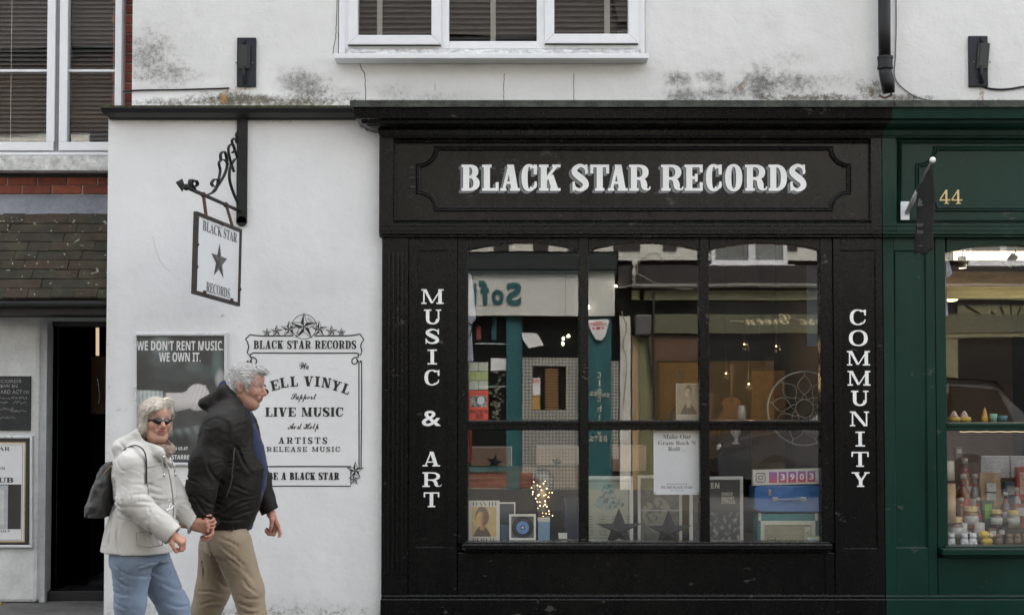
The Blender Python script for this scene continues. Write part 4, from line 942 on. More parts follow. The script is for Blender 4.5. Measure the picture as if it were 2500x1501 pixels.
for (c, x, yb, w, rot) in (('S',278,690,54,24),('E',352,656,64,13),('L',418,637,60,9),('L',490,629,56,4),('V',598,627,72,0),('I',662,629,40,-3),('N',726,638,68,-8),('Y',796,660,70,-16),('L',868,682,58,-20)):
    h = 76/3.092*SC; ww = w/3.092*SC; X, Z = zq(x, yb); put_glyph(mb, c, X-ww/2, Z, ww, h, YP, .27, .11, .10, rot=R(rot), ov=.10)
part('lettering', mb, mInk, ps)
mb = MB()
for (t, x0, x1, y0, y1) in (('We',528,600,446,498),('Support',466,658,680,746),('And Help',443,678,902,970)):
    font_px(mb, t, 560+x0/3.092, 560+x1/3.092, 740+y0/3.092, 740+y1/3.092, YP, SCRIPT, bold=.008)
part('script_lettering', mb, mInk, ps)

# ================================================================== framed posters on the walls
mSnap = M('silver_snap_frame', (.66,.67,.69), .28, .04, 3, 0, metal=.25)
mPrintW = M('printed_white', (.70,.70,.70), .6, .03)
def snap(t, px0, px1, py0, py1, w, yf, yb):
    def bar(pts): 
        mb = MB(); mb.prism([P(a, b, yf) for a, b in pts], yf, yb); return part('frame', mb, mSnap, t, bevel=.006)
    bar([(px0,py0),(px1,py0),(px1-w,py0+w),(px0+w,py0+w)]); bar([(px0,py1),(px1,py1),(px1-w,py1-w),(px0+w,py1-w)]); bar([(px0,py0),(px0+w,py0+w),(px0+w,py1-w),(px0,py1)]); bar([(px1,py0),(px1-w,py0+w),(px1-w,py1-w),(px1,py1)])
po = thing('framed_poster', 'dark poster of a clenched fist in a silver snap frame on the white pier', 'poster', tuple(P3(438, 1137, -.01)))
snap(po, 325, 555, 812, 1137, 8, -.022, -.001)
def fist(u, v):
    x = u*214; y = (1-v)*309   # pixels inside the sheet
    n = fnoise(u*2.2, v*2.2, 0, 1.0, 3, 1); c = np.stack([.040+.022*n, .040+.023*n, .039+.023*n], -1)
    def blob(cx, cy, rx, ry, col, a, s=.5):
        d = ((x-cx)/rx)**2+((y-cy)/ry)**2; m = (a*(1-sm(s, 1.3, d)))[..., None]; return m, np.array(col)
    for (cx, cy, rx, ry, col, a) in ((60,20,26,34,(.26,.34,.33),.55),(70,55,40,30,(.10,.14,.14),.5),(140,75,24,18,(.16,.22,.21),.4),(198,70,16,50,(.15,.22,.21),.5),(205,105,14,26,(.5,.5,.48),.7),(95,95,60,22,(.06,.08,.08),.5),(170,90,30,20,(.07,.10,.10),.5)):
        m, cc = blob(cx, cy, rx, ry, col, a, 0); c = c*(1-m)+cc*m
    # upper arm: forearm and fist
    top = 139 - 18*sm(110, 150, x) ; bot = 176+10*np.sin(x/40); 
    arm = (sm(-1.5, 1.5, y-top)*sm(-1.5, 1.5, bot+2-y)*sm(66, 70, x)*sm(186-.6*np.clip(y-140,0,99)*0, 182, x*1.0+np.abs(y-150)*.35)) 
    fs = 1-sm(.85, 1.1, ((x-150)/30)**2+((y-150)/33)**2); arm = np.maximum(arm*(x < 170), fs)
    sh = .60 - .30*sm(156, 190, y) + .05*np.sin(x*.6+y*.2)*(x > 140) + .03*fnoise(u*9, v*12, 0, 1, 2, 2); col = np.stack([sh, sh*.93, sh*.90], -1); c = c*(1-arm[..., None])+col*arm[..., None]
    # knitted cuff
    cy_t = 132+.04*x; cuff = sm(-1, 1, y-cy_t)*sm(0, 3, 215-y-x*.55)*sm(72, 69, x+(y-170)*-.10); rib = .5+.5*np.sin(x*.62+fnoise(u*3, v*6)*1.5)
    sh = (.36+.20*rib)*(1-.55*sm(160, 200, y))+.08*fnoise(u*14, v*22, 0, 1, 2, 5); col = np.stack([sh*.93, sh*1.02, sh*.99], -1); c = c*(1-cuff[..., None])+col*cuff[..., None]
    edge = sm(65, 67, x-(y-150)*.12)*sm(76, 73, x-(y-150)*.12)*sm(128, 132, y)*sm(196, 190, y); c = c*(1-.8*edge[..., None])+np.array([.03,.04,.05])*.8*edge[..., None]
    # lower blurred sleeve
    m = sm(205, 216, y-18*np.sin(x/55))*sm(300, 250, y+.25*x)*sm(40, 80, x); rib = .5+.5*np.sin(x*.28-y*.12); sh = .12+.20*rib; col = np.stack([sh*.8, sh, sh*.95], -1); c = c*(1-.7*m[..., None])+col*.7*m[..., None]
    m = sm(225, 250, y)*sm(285, 262, y)*sm(150, 120, x); c = c*(1-.75*m[..., None])
    return c
painted('poster_sheet', PX(332,-.005), PX(547,-.005), PZ(1130,-.005), PZ(819,-.005), -.005, fist, 110, 150, .35, po, coat=.3)
def cond(mb, t, a, b, c, d, y): mb = MB(); font_px(mb, t, a, b, c, d, y, SANSB, bold=.008); part('lettering', mb, mPrintW, po)
cond(mb, "WE DON\u2019T RENT MUSIC.", 333.5, 545, 832, 855.5, -.0065); cond(mb, 'WE OWN IT.', 388, 489.5, 860, 883, -.0065); cond(mb, 'JOIN US AT', 414, 460, 1090, 1100.5, -.0065); cond(mb, '@BLACKSTARRECORDS', 371, 504, 1110, 1124, -.0065)
# club poster frame by the doorway
yc = YB-.03
cp_ = thing('framed_poster', 'white club poster with gold edge in a black and silver frame left of the doorway', 'poster', tuple(P3(0, 1337, yc)))
snap(cp_, -170, 79, 1063, 1337, 7, yc, YB-.001)
mb = MB(); mb.pb(-164, 73, 1069, 1331, yc+.012, YB-.001); part('mount', mb, M('black_mount', (.03,.028,.025), .6), cp_)
mb = MB(); mb.pb(-157, 65, 1079, 1323, yc+.0105, YB); part('gilt_edge', mb, mGold, cp_)
mb = MB(); mb.pb(-154, 62, 1082, 1320, yc+.009, YB); part('poster_sheet', mb, mPrintW, cp_)
mb = MB(); mb.pb(-130, 55, 1182, 1291, yc+.0075, YB); part('photo_print', mb, M('dark_print', (.04,.038,.036), .4), cp_)
mb = MB(); mb.pb(-60, 23, 1184, 1291, yc+.006, YB); part('photo_print', mb, M('grey_print', (.42,.44,.47), .4), cp_)
mb = MB(); mb.pb(-48, 14, 1196, 1280, yc+.0045, YB); part('photo_print', mb, M('pale_print_panel', (.55,.55,.53), .4), cp_)
mb = MB(); ys = yc+.0075
font_px(mb, 'BLACK STAR', -100, 27, 1090, 1100, ys, SERIF); font_px(mb, 'RECORDS', -75, 15, 1138, 1147, ys, SERIF); font_px(mb, 'CLUB', -38, 36, 1165, 1178, ys, SERIF, bold=.02); font_px(mb, 'DETAILS', -18, 29, 1293, 1298.5, ys, SERIF)
cx, cz = P(-38, 1117, ys); mb.poly([(a, ys, b) for a, b in star_pts(cx, cz, 42*SC, .4)])
for z_ in (1085, 1317): mb.pb(-150, 58, z_, z_+.8, ys, ys+.001)
mb.pb(57.2, 58, 1085, 1318, ys, ys+.001)
part('lettering', mb, mInk2, cp_)
# chalkboard
cb = thing('chalkboard', 'black chalkboard with chalked new records list above the framed club poster', 'chalkboard', tuple(P3(20, 1050, yc)))
mb = MB(); mb.pb(-150, 75, 918, 1050, yc+.01, YB-.001); part('board', mb, M('chalkboard_black', (.022,.023,.024), .75, .35, 6), cb, bevel=.002)
mChalk = M('chalk', (.33,.33,.32), .95, .5, 60)
mb = MB(); ys = yc+.0085
font_px(mb, 'RECORDS', -14, 52, 926, 934, ys, bold=.003); font_px(mb, 'NEW IN', -8, 43, 938.5, 946, ys, bold=.003); font_px(mb, 'YARD ACT', -6, 55, 952, 961, ys); font_px(mb, 'CD', 58, 71, 954, 960, ys)
rnd = random.Random(4)
for (a, b, y) in ((-10,66,971),(-6,22,983),(32,66,982),(-8,34,997),(26,66,1003),(-5,40,1019)):
    x = a; pts = []
    while x < b: pts.append((x, y+rnd.uniform(-3.2,3.2), 0)); x += rnd.uniform(1.2, 2.6)
    line_mb(mb, [P(p[0], p[1], ys) for p in spl(pts, 3)], .0022, ys)
part('chalk_writing', mb, mChalk, cb)
# yellow scrap at far left of the doorway wall foot
mb = MB(); mb.ball(P3(-4, 1474, .45), .022, 8, 6); solo('yellow_ball', mb, M('yellow_rubber', (.55,.38,.04), .5), 'small yellow ball cut by the left edge on the paving', 'ball', smooth=True)
# ================================================================== inside the record shop
mOchre = M('ochre_wall', (.20,.115,.030), .85, .15, 3, .1)
mWoodD = M('brown_board', (.12,.062,.035), .6, .3, 5, .1, stretch=(.3,1,3))
mCard = M('tan_cardboard', (.30,.20,.14), .8, .12, 9, .1)
mWF = M('white_frame', (.66,.65,.62), .5, .05); mBF = M('black_frame', (.02,.02,.02), .4)
zsh = PZ(1327, .12); X0, X1 = PX(1100, .1), PX(2060, .1)
ri = thing('record_shop_room', 'dim record shop room behind the black framed window with ochre wall at its right', 'room', (PX(1500,2), 2.0, 0))
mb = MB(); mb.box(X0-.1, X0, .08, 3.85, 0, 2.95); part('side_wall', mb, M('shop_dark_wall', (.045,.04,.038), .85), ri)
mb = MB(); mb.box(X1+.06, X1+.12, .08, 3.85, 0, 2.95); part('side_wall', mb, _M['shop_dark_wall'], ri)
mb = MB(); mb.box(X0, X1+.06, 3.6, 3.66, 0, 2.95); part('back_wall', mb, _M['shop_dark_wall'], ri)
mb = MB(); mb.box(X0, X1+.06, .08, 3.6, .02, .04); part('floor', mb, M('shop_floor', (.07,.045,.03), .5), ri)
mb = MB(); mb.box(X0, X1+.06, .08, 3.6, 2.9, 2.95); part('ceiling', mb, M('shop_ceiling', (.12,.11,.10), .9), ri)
mb = MB(); mb.box(PX(1610,2.4), PX(1722,2.4), 2.4, 2.46, .04, PZ(885,2.4)); mb.box(PX(1835,2.4), PX(1925,2.4), 2.4, 2.46, .04, PZ(905,2.4)); mb.box(PX(1722,2.6), PX(1840,2.6), 2.6, 2.62, .04, PZ(1300,2.6)); part('ochre_partition', mb, mOchre, ri)
mb = MB(); mb.box(X0, X1+.05, .07, .85, zsh-.04, zsh); solo('window_display_shelf', mb, M('black_display_board', (.025,.024,.024), .6), 'black board shelf along the bottom of the record shop window', 'shelf', bevel=.004)
def pbox(name, px0, px1, py0, py1, y, d, m, label, cat, group=None, bevel=.002):
    mb = MB(); mb.pb(px0, px1, py0, py1, y, y+d); return solo(name, mb, m, label, cat, group, bevel=bevel)
# brown plank and star boxes at the left
pbox('display_plank', 1146, 1413, 1138, 1192, .62, .04, mWoodD, 'brown plank across the left window light behind the fairy light figure', 'plank')
def star_box(px0, px1, py0, py1, y, cx, cy, r, label):
    t = thing('cardboard_box', label, 'box', tuple(P3((px0+px1)/2, py1, y)), 'tan boxes with black stars')
    mb = MB(); mb.pb(px0, px1, py0, py1, y, y+.26); part('carton', mb, mCard, t, bevel=.003)
    mb = MB(); mb.pb(px1-2, px1, py0, py1, y-.002, y); mb.pb(px0, px1-2, py0, py0+1.5, y-.002, y); part('white_edge', mb, mWF, t)
    mb = MB(); a, b = P(cx, cy, y-.003); star_relief(mb, a, b, r*SC, y-.003, .03, .42, .2); part('star', mb, mBF, t)
star_box(1150, 1250, 1091, 1137, .60, 1207, 1128, 22, 'tan cardboard box with a tilted black star at the window\u2019s left')
star_box(1310, 1412, 1089, 1134, .60, 1360, 1128, 16, 'tan cardboard box with white edge and a black star beside the mullion')
pbox('cardboard_box', 1495, 1577, 1088, 1150, .55, .25, mCard, 'plain tan cardboard box behind the middle window light', 'box')
# books and frames
def faceprint(bgc, hair, skin, shadow, cx=.5, cy=.6, rx=.2, ry=.27, jacket=(.08,.06,.05), lit=-1):
    def fn(u, v):
        n = fnoise(u*3, v*3, 0, 1, 3, 2)[..., None]*.05; c = np.ones(u.shape+(3,))*np.array(bgc)*(1+n*3)
        body = sm(0, .03, .38-v-((u-cx)/.55)**2*.5*1.6); c = c*(1-body[..., None])+np.array(jacket)*(1+4*n)*body[..., None]
        nk = sm(.10,.07,np.abs(u-cx))*sm(.2,.24,v)*sm(.5,.46,v); c = c*(1-nk[..., None])+np.array(skin)*.7*nk[..., None]
        hd = 1-sm(.9, 1.08, ((u-cx)/(rx*1.15))**2+((v-cy-.05)/(ry*1.1))**2); c = c*(1-hd[..., None])+np.array(hair)*(1+6*n)*hd[..., None]
        fc = 1-sm(.9, 1.05, ((u-cx-.01*lit)/rx)**2+((v-cy+.03)/(ry*.92))**2); fc = fc*sm(cy+ry*.72, cy+ry*.6, v+.2*(u-cx))
        sh = sm(-.12, .12, (u-cx)*-lit)[..., None]; fcol = np.array(skin)*(1-sh)+np.array(shadow)*sh; c = c*(1-fc[..., None])+fcol*fc[..., None]
        for ex in (-.085, .085):
            e = np.exp(-((u-cx-ex*rx/.2)/.035)**2-((v-cy-.0)/.016)**2)[..., None]; c = c*(1-.75*e)
        e = np.exp(-((u-cx)/.06)**2-((v-cy+.16*ry/.27)/.012)**2)[..., None]; c = c*(1-.6*e)
        e = np.exp(-((u-cx)/.022)**2-((v-cy+.08)/.03)**2)[..., None]; c = c*(1-.3*e)
        return c
    return fn
bk = thing('book', 'cream book with a golden portrait standing at the window\u2019s lower left corner', 'book', tuple(P3(1182, 1325, .06)))
mb = MB(); mb.pb(1144.5, 1220, 1222, 1325, .06, .085); part('cover', mb, M('cream_cover', (.60,.57,.50), .5, .04), bk, bevel=.002)
painted('photo_print', PX(1152,.058), PX(1212,.058), PZ(1309,.058), PZ(1236,.058), .058, faceprint((.50,.36,.14),(.12,.06,.03),(.62,.36,.14),(.16,.07,.03),.42,.62,.24,.30,(.10,.05,.03),-1), 50, 60, .4, bk)
mb = MB(); font_px(mb, 'DAVID', 1153, 1212, 1225, 1234, .0578, SERIF, bold=-.012); font_px(mb, 'BOWIE', 1153, 1212, 1312, 1322, .0578, SERIF, bold=-.012); part('lettering', mb, mInk2, bk)
vf = thing('framed_record', 'white framed single record with blue label on the window shelf', 'framed record', tuple(P3(1275, 1318, .1)))
mb = MB()
for a in ((1243,1308,1255,1260),(1243,1308,1313,1318),(1243,1248,1260,1313),(1303,1308,1260,1313)): mb.pb(*a, .10, .125)
part('frame', mb, mWF, vf, bevel=.002); mb = MB(); mb.pb(1247, 1304, 1259, 1314, .116, .12); part('mount', mb, M('grey_mount', (.10,.10,.10), .5), vf)
cx, cz = P(1276, 1287, .113); mb = MB(); mb.lathe(cx, 0, [(26.5*SC,.1155),(26.5*SC,.1125)], 40, 'y', cz); rec = part('record', mb, M('black_vinyl', (.012,.012,.013), .22, .1), vf)
mb = MB(); mb.lathe(cx, 0, [(15.5*SC,.1125),(15.5*SC,.1118)], 32, 'y', cz); part('record_label', mb, M('blue_label', (.10,.22,.48), .5), rec)
mb = MB(); mb.poly([(a, .1115, b) for a, b in star_pts(cx, cz, 4.5*SC, .42)]); part('printed_star', mb, mWF, rec)
mb = MB(); mb.lathe(cx+.0, 0, [(6*SC,.1117),(6*SC,.1116)], 20, 'y', cz); part('printed_ring', mb, mBF, rec)
f2 = thing('picture_frame', 'white edged dark picture frame partly behind the cream book', 'picture frame', tuple(P3(1235, 1325, .2)))
mb = MB(); mb.pb(1200, 1258, 1226, 1229, .2, .22); mb.pb(1255, 1258, 1229, 1325, .2, .22); mb.pb(1197, 1200, 1226, 1325, .2, .22); part('frame', mb, mWF, f2); mb = MB(); mb.pb(1200, 1255, 1229, 1325, .205, .215); part('dark_print', mb, M('blue_black_print', (.03,.045,.06), .3), f2)
pbox('storage_box', 1222, 1244, 1282, 1325, .14, .08, M('slate_blue_card', (.07,.12,.19), .5), 'small slate blue box between the cream book and the framed record', 'box')
bx = thing('display_box', 'tall pale blue box under the fairy light figure in the window', 'box', tuple(P3(1328, 1325, .14)))
mb = MB(); mb.pb(1313, 1342, 1272, 1325, .14, .24); part('carton', mb, M('pale_blue_card', (.16,.28,.42), .5), bx, bevel=.002); mb = MB(); mb.pb(1312.5, 1342.5, 1263, 1273, .138, .242); part('lid', mb, M('grey_white_lid', (.42,.45,.44), .5), bx, bevel=.002)
# fairy light figure: glass bust wrapped in a string of tiny lamps
fg = thing('light_bust', 'dark glass head ornament glowing with warm fairy lights on the pale blue box', 'lamp', tuple(P3(1325, 1263, .19)))
mb = MB(); bx0, bz0 = P(1325, 1263, .19); mb.lathe(bx0, .19, [(.012, bz0),(.045,bz0),(.05,bz0+.05),(.04,bz0+.11),(.062,bz0+.16),(.078,bz0+.22),(.082,bz0+.28),(.07,bz0+.325),(.03,bz0+.35),(.004,bz0+.355)], 24)
part('glass_head', mb, M('smoked_glass', (.05,.05,.055), .12, .1, coat=.5), fg, smooth=True)
mb = MB(); rnd = random.Random(11); mLed = M('warm_fairy_lamp', (1,.8,.5), .4, .01, emit=(1,.66,.30), es=4)
lm = MB(); lm.ball((0,0,0), .0028, 6, 5); lme = bpy.data.meshes.new('fairy_lamp'); lme.from_pydata(lm.v, [], lm.f); lme.materials.append(mLed)
LED = [(1303,1176),(1298,1190),(1301,1200),(1312,1184),(1318,1187),(1327,1180),(1331,1174),(1300,1206),(1313,1209),(1316,1207),(1328,1209),(1332,1207),(1341,1202),(1339,1213),(1312,1224),(1318,1225),(1331,1223),(1331,1231),(1335,1236),(1318,1234),(1327,1235),(1313,1240),(1340,1247),(1325,1252),(1333,1253),(1341,1254),(1326,1260),(1349,1258),(1348,1202),(1335,1192),(1322,1196),(1308,1216)]
for (a, b) in LED:
    o = bpy.data.objects.new('fairy_lamp', lme); COL.objects.link(o); o.parent = fg; p = P3(a, b, .105); o.location = p - wloc(fg); WL[o.name] = wloc(fg); o.scale = [rnd.uniform(.6, 1.3)]*3
wp = spl([(P(a, b, .11)[0], P(a, b, .11)[1], 0) for a, b in LED[::2]], 4); mb = MB(); mb.tube([(a, .11, b) for a, b, _ in wp], .0009, 4); part('wire', mb, mBF, fg)
pl = bpy.data.lights.new('fairy_glow', 'POINT'); pl.energy = .12; pl.color = (1,.65,.3); pl.shadow_soft_size = .05; lo = bpy.data.objects.new('fairy_glow', pl); COL.objects.link(lo); lo.parent = fg; lo.location = P3(1325, 1215, .02+.06) - wloc(fg)
pbox('price_card', 1363, 1384, 1300, 1315, .1, .003, mWF, 'small white card standing right of the pale blue box', 'card')
pbox('drawer_unit', 1378, 1413, 1215, 1325, .35, .2, M('navy_unit', (.012,.022,.05), .4), 'dark navy cabinet behind the small white card', 'cabinet')
# comic and red posters taped inside the glass at left
cm = thing('comic_poster', 'comic strip poster taped inside the glass above the red poster', 'poster', tuple(P3(1168, 952, .045)))
def comic(u, v):
    c = np.ones(u.shape+(3,))*np.array([.52,.53,.40]); row = np.floor(v*3); col = np.floor(u*(2+(row % 2))); n = fnoise(u*14, v*20, 0, 1, 4, 3)
    c[(row == 1)] = np.array([.42,.48,.12]); ink = (n > .25)|(np.abs((v*3) % 1) < .05)|(np.abs((u*(2+(row % 2))) % 1) < .04); c[ink] = .04; c[(n < -.42)] = .62; return c
painted('poster_sheet', PX(1144,.045), PX(1192,.045), PZ(952,.045), PZ(884,.045), .045, comic, 60, 84, .5, cm)
rp = thing('red_poster', 'orange red concert poster taped inside the glass under the comic poster', 'poster', tuple(P3(1168, 1025, .045)))
def redp(u, v):
    c = np.ones(u.shape+(3,))*np.array([.72,.06,.02]); n = fnoise(u*4, v*4, 0, 1, 4, 4); ph = (u > .06)&(u < .94)&(v > .44)&(v < .82); g = .22+.35*n; c[ph] = np.stack([g, g, g*.95], -1)[ph]
    fa = ((u-.62)/.2)**2+((v-.66)/.14)**2 < 1; c[fa&ph] = .6; ln = (np.abs(v-.88-.02*np.sin(u*5)) < .008)&(u > .1)&(u < .85); c[ln] = .03; return c
painted('poster_sheet', PX(1145,.045), PX(1192,.045), PZ(1025,.045), PZ(953,.045), .045, redp, 50, 70, .5, rp)
mb = MB(); font_px(mb, 'SINGLE FOR THE', 1146, 1191, 1000, 1009, .0445, SANSB, bold=.012); font_px(mb, 'WEEK', 1162, 1180, 1010, 1022, .0445, SANSB, bold=.012); part('lettering', mb, mBF, rp)
# t-shirts hanging at the left edge
ts = thing('t_shirt', 'pale lavender t-shirt hung sideways at the left edge of the record shop window', 't-shirt', tuple(P3(1148, 884, .12)))
mb = MB(); pts = [(1138,665),(1150,668),(1158,720),(1162,780),(1150,790),(1156,884),(1138,884)]; mb.prism([P(a, b, .12) for a, b in pts], .11, .16); part('cloth', mb, M('lavender_cotton', (.42,.42,.50), .85, .12, 7, .2), ts, bevel=.015)
mb = MB(); mb.tube([P3(1136,782,.10), P3(1153,795,.10)], .006, 6); mb.tube([P3(1139,815,.10), P3(1148,820,.10), P3(1152,800,.10)], .004, 5); part('printed_motif', mb, mBF, ts)
# middle light: framed posters, sepia portrait, taped notice, stars
def bigframe(px0, px1, py0, py1, w, y, fn, label, nx=100, nz=150, lab2=None, texts=(), fm=None):
    t = thing('framed_poster', label, 'poster', tuple(P3((px0+px1)/2, py1, y))); mb = MB()
    for a in ((px0,px1,py0,py0+w),(px0,px1,py1-w,py1),(px0,px0+w,py0+w,py1-w),(px1-w,px1,py0+w,py1-w)): mb.pb(*a, y, y+.03)
    part('frame', mb, fm or mWF, t, bevel=.003)
    painted('poster_sheet', PX(px0+w-1,y+.01), PX(px1-w+1,y+.01), PZ(py1-w+1,y+.01), PZ(py0+w-1,y+.01), y+.01, fn, nx, nz, .35, t, coat=.2)
    if texts:
        mb = MB()
        for (s_, a, b, c, d, st_) in texts: font_px(mb, s_, a, b, c, d, y+.0085, st_, bold=.01)
        part('lettering', mb, M('cream_ink', (.55,.52,.44), .6), t)
    return t
def gig(u, v):
    c = np.ones(u.shape+(3,))*np.array([.33,.335,.27]); n = fnoise(u*9, v*13, 0, 1, 4, 6)
    fig = (((u-.5)/.30)**2+((v-.62)/.13)**2 < 1)|(((u-.5)/.16)**2+((v-.80)/.12)**2 < 1)|(((u-.5)/.37)**2+((v-.585)/.06)**2 < 1); c[fig&(n > .12)] = np.array([.05,.11,.12]); c[fig&(n < -.15)] = np.array([.16,.27,.28])
    col = np.floor(u*3.2); rows = (np.sin(v*150) > .45)&(v < .42)&(v > .08)&(np.sin(u*21) > -.35)&(fnoise(u*30, v*8, 0, 1, 2, 1) > -.2); c[rows] = np.array([.10,.11,.09])
    c[(np.abs(u-.5) > .455)&(np.abs(u-.5) < .463)] = .05; c[(np.abs(v-.965) < .004)|(np.abs(v-.045) < .004)] = .05; return c
bigframe(1425, 1545, 1162, 1326, 8, .30, gig, 'pale gig poster with a teal drawing in a white frame, middle window light', 96, 140)
def sepia2(u, v):
    n = fnoise(u*3, v*4, 0, 1, 4, 7); c = np.stack([.12+.10*n, .115+.10*n, .09+.085*n], -1); f = ((u-.42)/.36)**2+((v-.42)/.28)**2 < 1; c[f&(n > -.1)] = np.array([.26,.25,.19]); c[(v < .5)&(v > .47)] = .35; return c
bigframe(1556, 1664, 1160, 1326, 7, .36, sepia2, 'grey green photographic poster in a white frame behind the second black star', 60, 90)
def dk(u, v): n = fnoise(u*5, v*7, 0, 1, 4, 2); return np.stack([.10+.12*n, .085+.10*n, .06+.08*n], -1)
bigframe(1682, 1722, 1162, 1326, 8, .30, dk, 'narrow brown poster in a white frame, half hidden by the second mullion', 30, 90)
def queen(u, v):
    n = fnoise(u*5, v*6, 0, 1, 4, 8); c = np.ones(u.shape+(3,))*.035; g = .05+.30*sm(.0, .6, n); m = (v < .46); c[m] = np.stack([g, g, g*.93], -1)[m]; return c
bigframe(1716, 1813, 1163, 1326, 8, .26, queen, 'black and white band poster in a cream frame left of the blue case', 80, 120, None, (('QUEEN', 1698, 1755, 1178, 1195, SANSB), ('SHEER', 1760, 1788, 1201, 1210, SANSB), ('HEART', 1760, 1791, 1212, 1220, SANSB), ('ATTACK', 1760, 1794, 1221, 1229, SANSB)))
pp = thing('photo_print', 'small sepia portrait photograph of a man in a leather jacket taped to the glass', 'photograph', tuple(P3(1680, 1025, .04)))
mb = MB(); mb.pb(1650, 1709, 936, 1025, .042, .0425); part('print_sheet', mb, M('cream_print', (.34,.32,.27), .5), pp)
painted('photo_image', PX(1652,.0415), PX(1707,.0415), PZ(1011,.0415), PZ(938,.0415), .0415, faceprint((.23,.19,.12),(.07,.05,.03),(.42,.36,.26),(.20,.16,.10),.52,.74,.13,.17,(.05,.04,.03),-1), 50, 66, .4, pp)
nt_ = thing('taped_notice', 'white paper notice taped inside the glass beside the second mullion', 'notice', tuple(P3(1652, 1207, .04)))
mb = MB(); mb.pb(1595, 1707.5, 1051, 1207, .038, .0386); part('paper', mb, M('white_paper', (.66,.68,.73), .6, .03), nt_)
mb = MB(); yn = .0375
for (s_, a, b, c, d, st_) in (('Make Our', 1618, 1686, 1060, 1071, SERIF), ('Gram Rock N', 1606, 1698, 1076, 1085.5, SERIF), ('Roll ...', 1630, 1674, 1090.5, 1100.5, SERIF), ('WE ARE BLACK STARS', 1613, 1690, 1186, 1192, SERIF), ('@blackstarrecordsuk', 1626, 1677, 1179, 1183, SERIF), ('I AM A BLACK STAR', 1634, 1669, 1195.5, 1198, SERIF)): font_px(mb, s_, a, b, c, d, yn, st_)
part('lettering', mb, M('soft_black_ink', (.07,.07,.08), .6), nt_)
mb = MB()
for (a, b) in ((1597,1053),(1704,1053),(1598,1204),(1704,1204)): mb.pb(a-3, a+3, b-3, b+3, .0372, .0378)
part('tape', mb, M('grey_tape', (.45,.46,.46), .3), nt_)
mStar = M('black_tin_star', (.006,.0055,.0055), .4, .2, 20, .05, spec=.3)
for (cx, ct, lab) in ((1511, 1239, 'black tin star standing in the window before the pale gig poster'), (1632, 1244, 'black tin star standing in the window below the white taped notice')):
    mb = MB(); rr = 62; yst = .085; a, b = P(cx, ct+rr, yst); p = []
    tips = [(0, -62), (56, -22), (36, 40), (-36, 40), (-56, -22)]; inn = [(14, -20), (24, 4), (0, 22), (-24, 4), (-14, -20)]
    tips = [(0,-62),(57,-24),(31,26),(-31,26),(-57,-24)]; inn = [(15,-24),(20,-7),(0,12),(-20,-7),(-15,-24)]
    o = []
    for k in range(5): o += [tips[k], inn[k]]
    c0 = P(cx, ct+59, yst-.03); q = [P(cx+x, ct+62+y, yst) for x, y in o]
    mb.v = [(c0[0], yst-.03, c0[1])] + [(u, yst if k % 2 == 0 else yst-.006, w) for k, (u, w) in enumerate(q)] + [(c0[0], yst+.02, c0[1])]
    mb.f = [[0, 1+(k+1) % 10, 1+k] for k in range(10)] + [[11, 1+k, 1+(k+1) % 10] for k in range(10)]; mb.mi = [0]*20
    so_ = solo('tin_star', mb, mStar, lab, 'star ornament', 'black tin stars in the window')
# right light: counter, blue case, radio, card
ic = thing('counter_sign', 'white flip counter reading 3903 on top of the blue case', 'counter', tuple(P3(1920, 1184, .1)))
def ctop(px): return 1148 - 4.5*(px-1838)/165
mb = MB(); mb.prism([P(1838,1147,.10), P(2003,1143,.10), P(2003,1181,.10), P(1838,1185,.10)], .10, .15); part('housing', mb, M('cream_plastic', (.50,.47,.43), .35), ic, bevel=.004)
fm_ = []
for k, ch in enumerate([' ', '3', '9', '0', '3']):
    a = 1876+k*23.3; y0 = 1151.5-.65*k
    def grad(u, v): v = v[..., None]; return np.array([.42,.035,.06])*(1-v)+np.array([.20,.07,.30])*v
    painted('flap', PX(a,.098), PX(a+19.5,.098), PZ(y0+27,.098), PZ(y0,.098), .098, grad, 6, 10, .35, ic)
    if ch != ' ':
        mb = MB(); font_px(mb, ch, a+5, a+15, y0+6, y0+21, .0968, bold=.015); part('numeral', mb, mWF, ic)
mb = MB(); r_ = [(1857+13*.5*(1+0)*0, 0)]
def rr_path(cx, cy, hw, rad): 
    out = []
    for (sx, sy, a0) in ((1,-1,-90),(1,1,0),(-1,1,90),(-1,-1,180)):
        for k in range(5): a = R(a0+22.5*k); out.append(P(cx+sx*(hw-rad)+rad*math.cos(a), cy+sy*(hw-rad)+rad*math.sin(a), .098))
    return out
pth = rr_path(1857, 1165.5, 11, 4.5); line_mb(mb, pth+[pth[0]], .0055, .0985); pth = [P(1857+5*math.cos(R(a)), 1165.5+5*math.sin(R(a)), .098) for a in range(0, 361, 20)]; line_mb(mb, pth, .0055, .0985)
cx, cz = P(1863.3, 1159, .098); mb.poly([(cx+.004*math.cos(R(a)), .0983, cz+.004*math.sin(R(a))) for a in range(0, 360, 40)][::-1]); part('camera_emblem', mb, M('purple_ink', (.10,.04,.07), .5), ic)
bc = thing('suitcase', 'blue vintage carrying case with pale handle lying on the old radio', 'case', tuple(P3(1920, 1250, .09)))
mb = MB(); mb.prism([P(1843,1190,.09), P(1850,1186,.09), P(2006,1184,.09), P(2006,1250,.09), P(1860,1249,.09), P(1842,1243,.09)], .09, .32); part('shell', mb, M('blue_vinyl_case', (.025,.10,.28), .45, .12, 30, .2, 180), bc, bevel=.006)
mb = MB(); mb.tube([P3(1886,1217,.08), P3(1900,1219,.07), P3(1945,1219,.07), P3(1965,1217,.08)], .006, 8); h_ = part('handle', mb, M('blue_grey_grip', (.10,.16,.26), .4), bc, smooth=True)
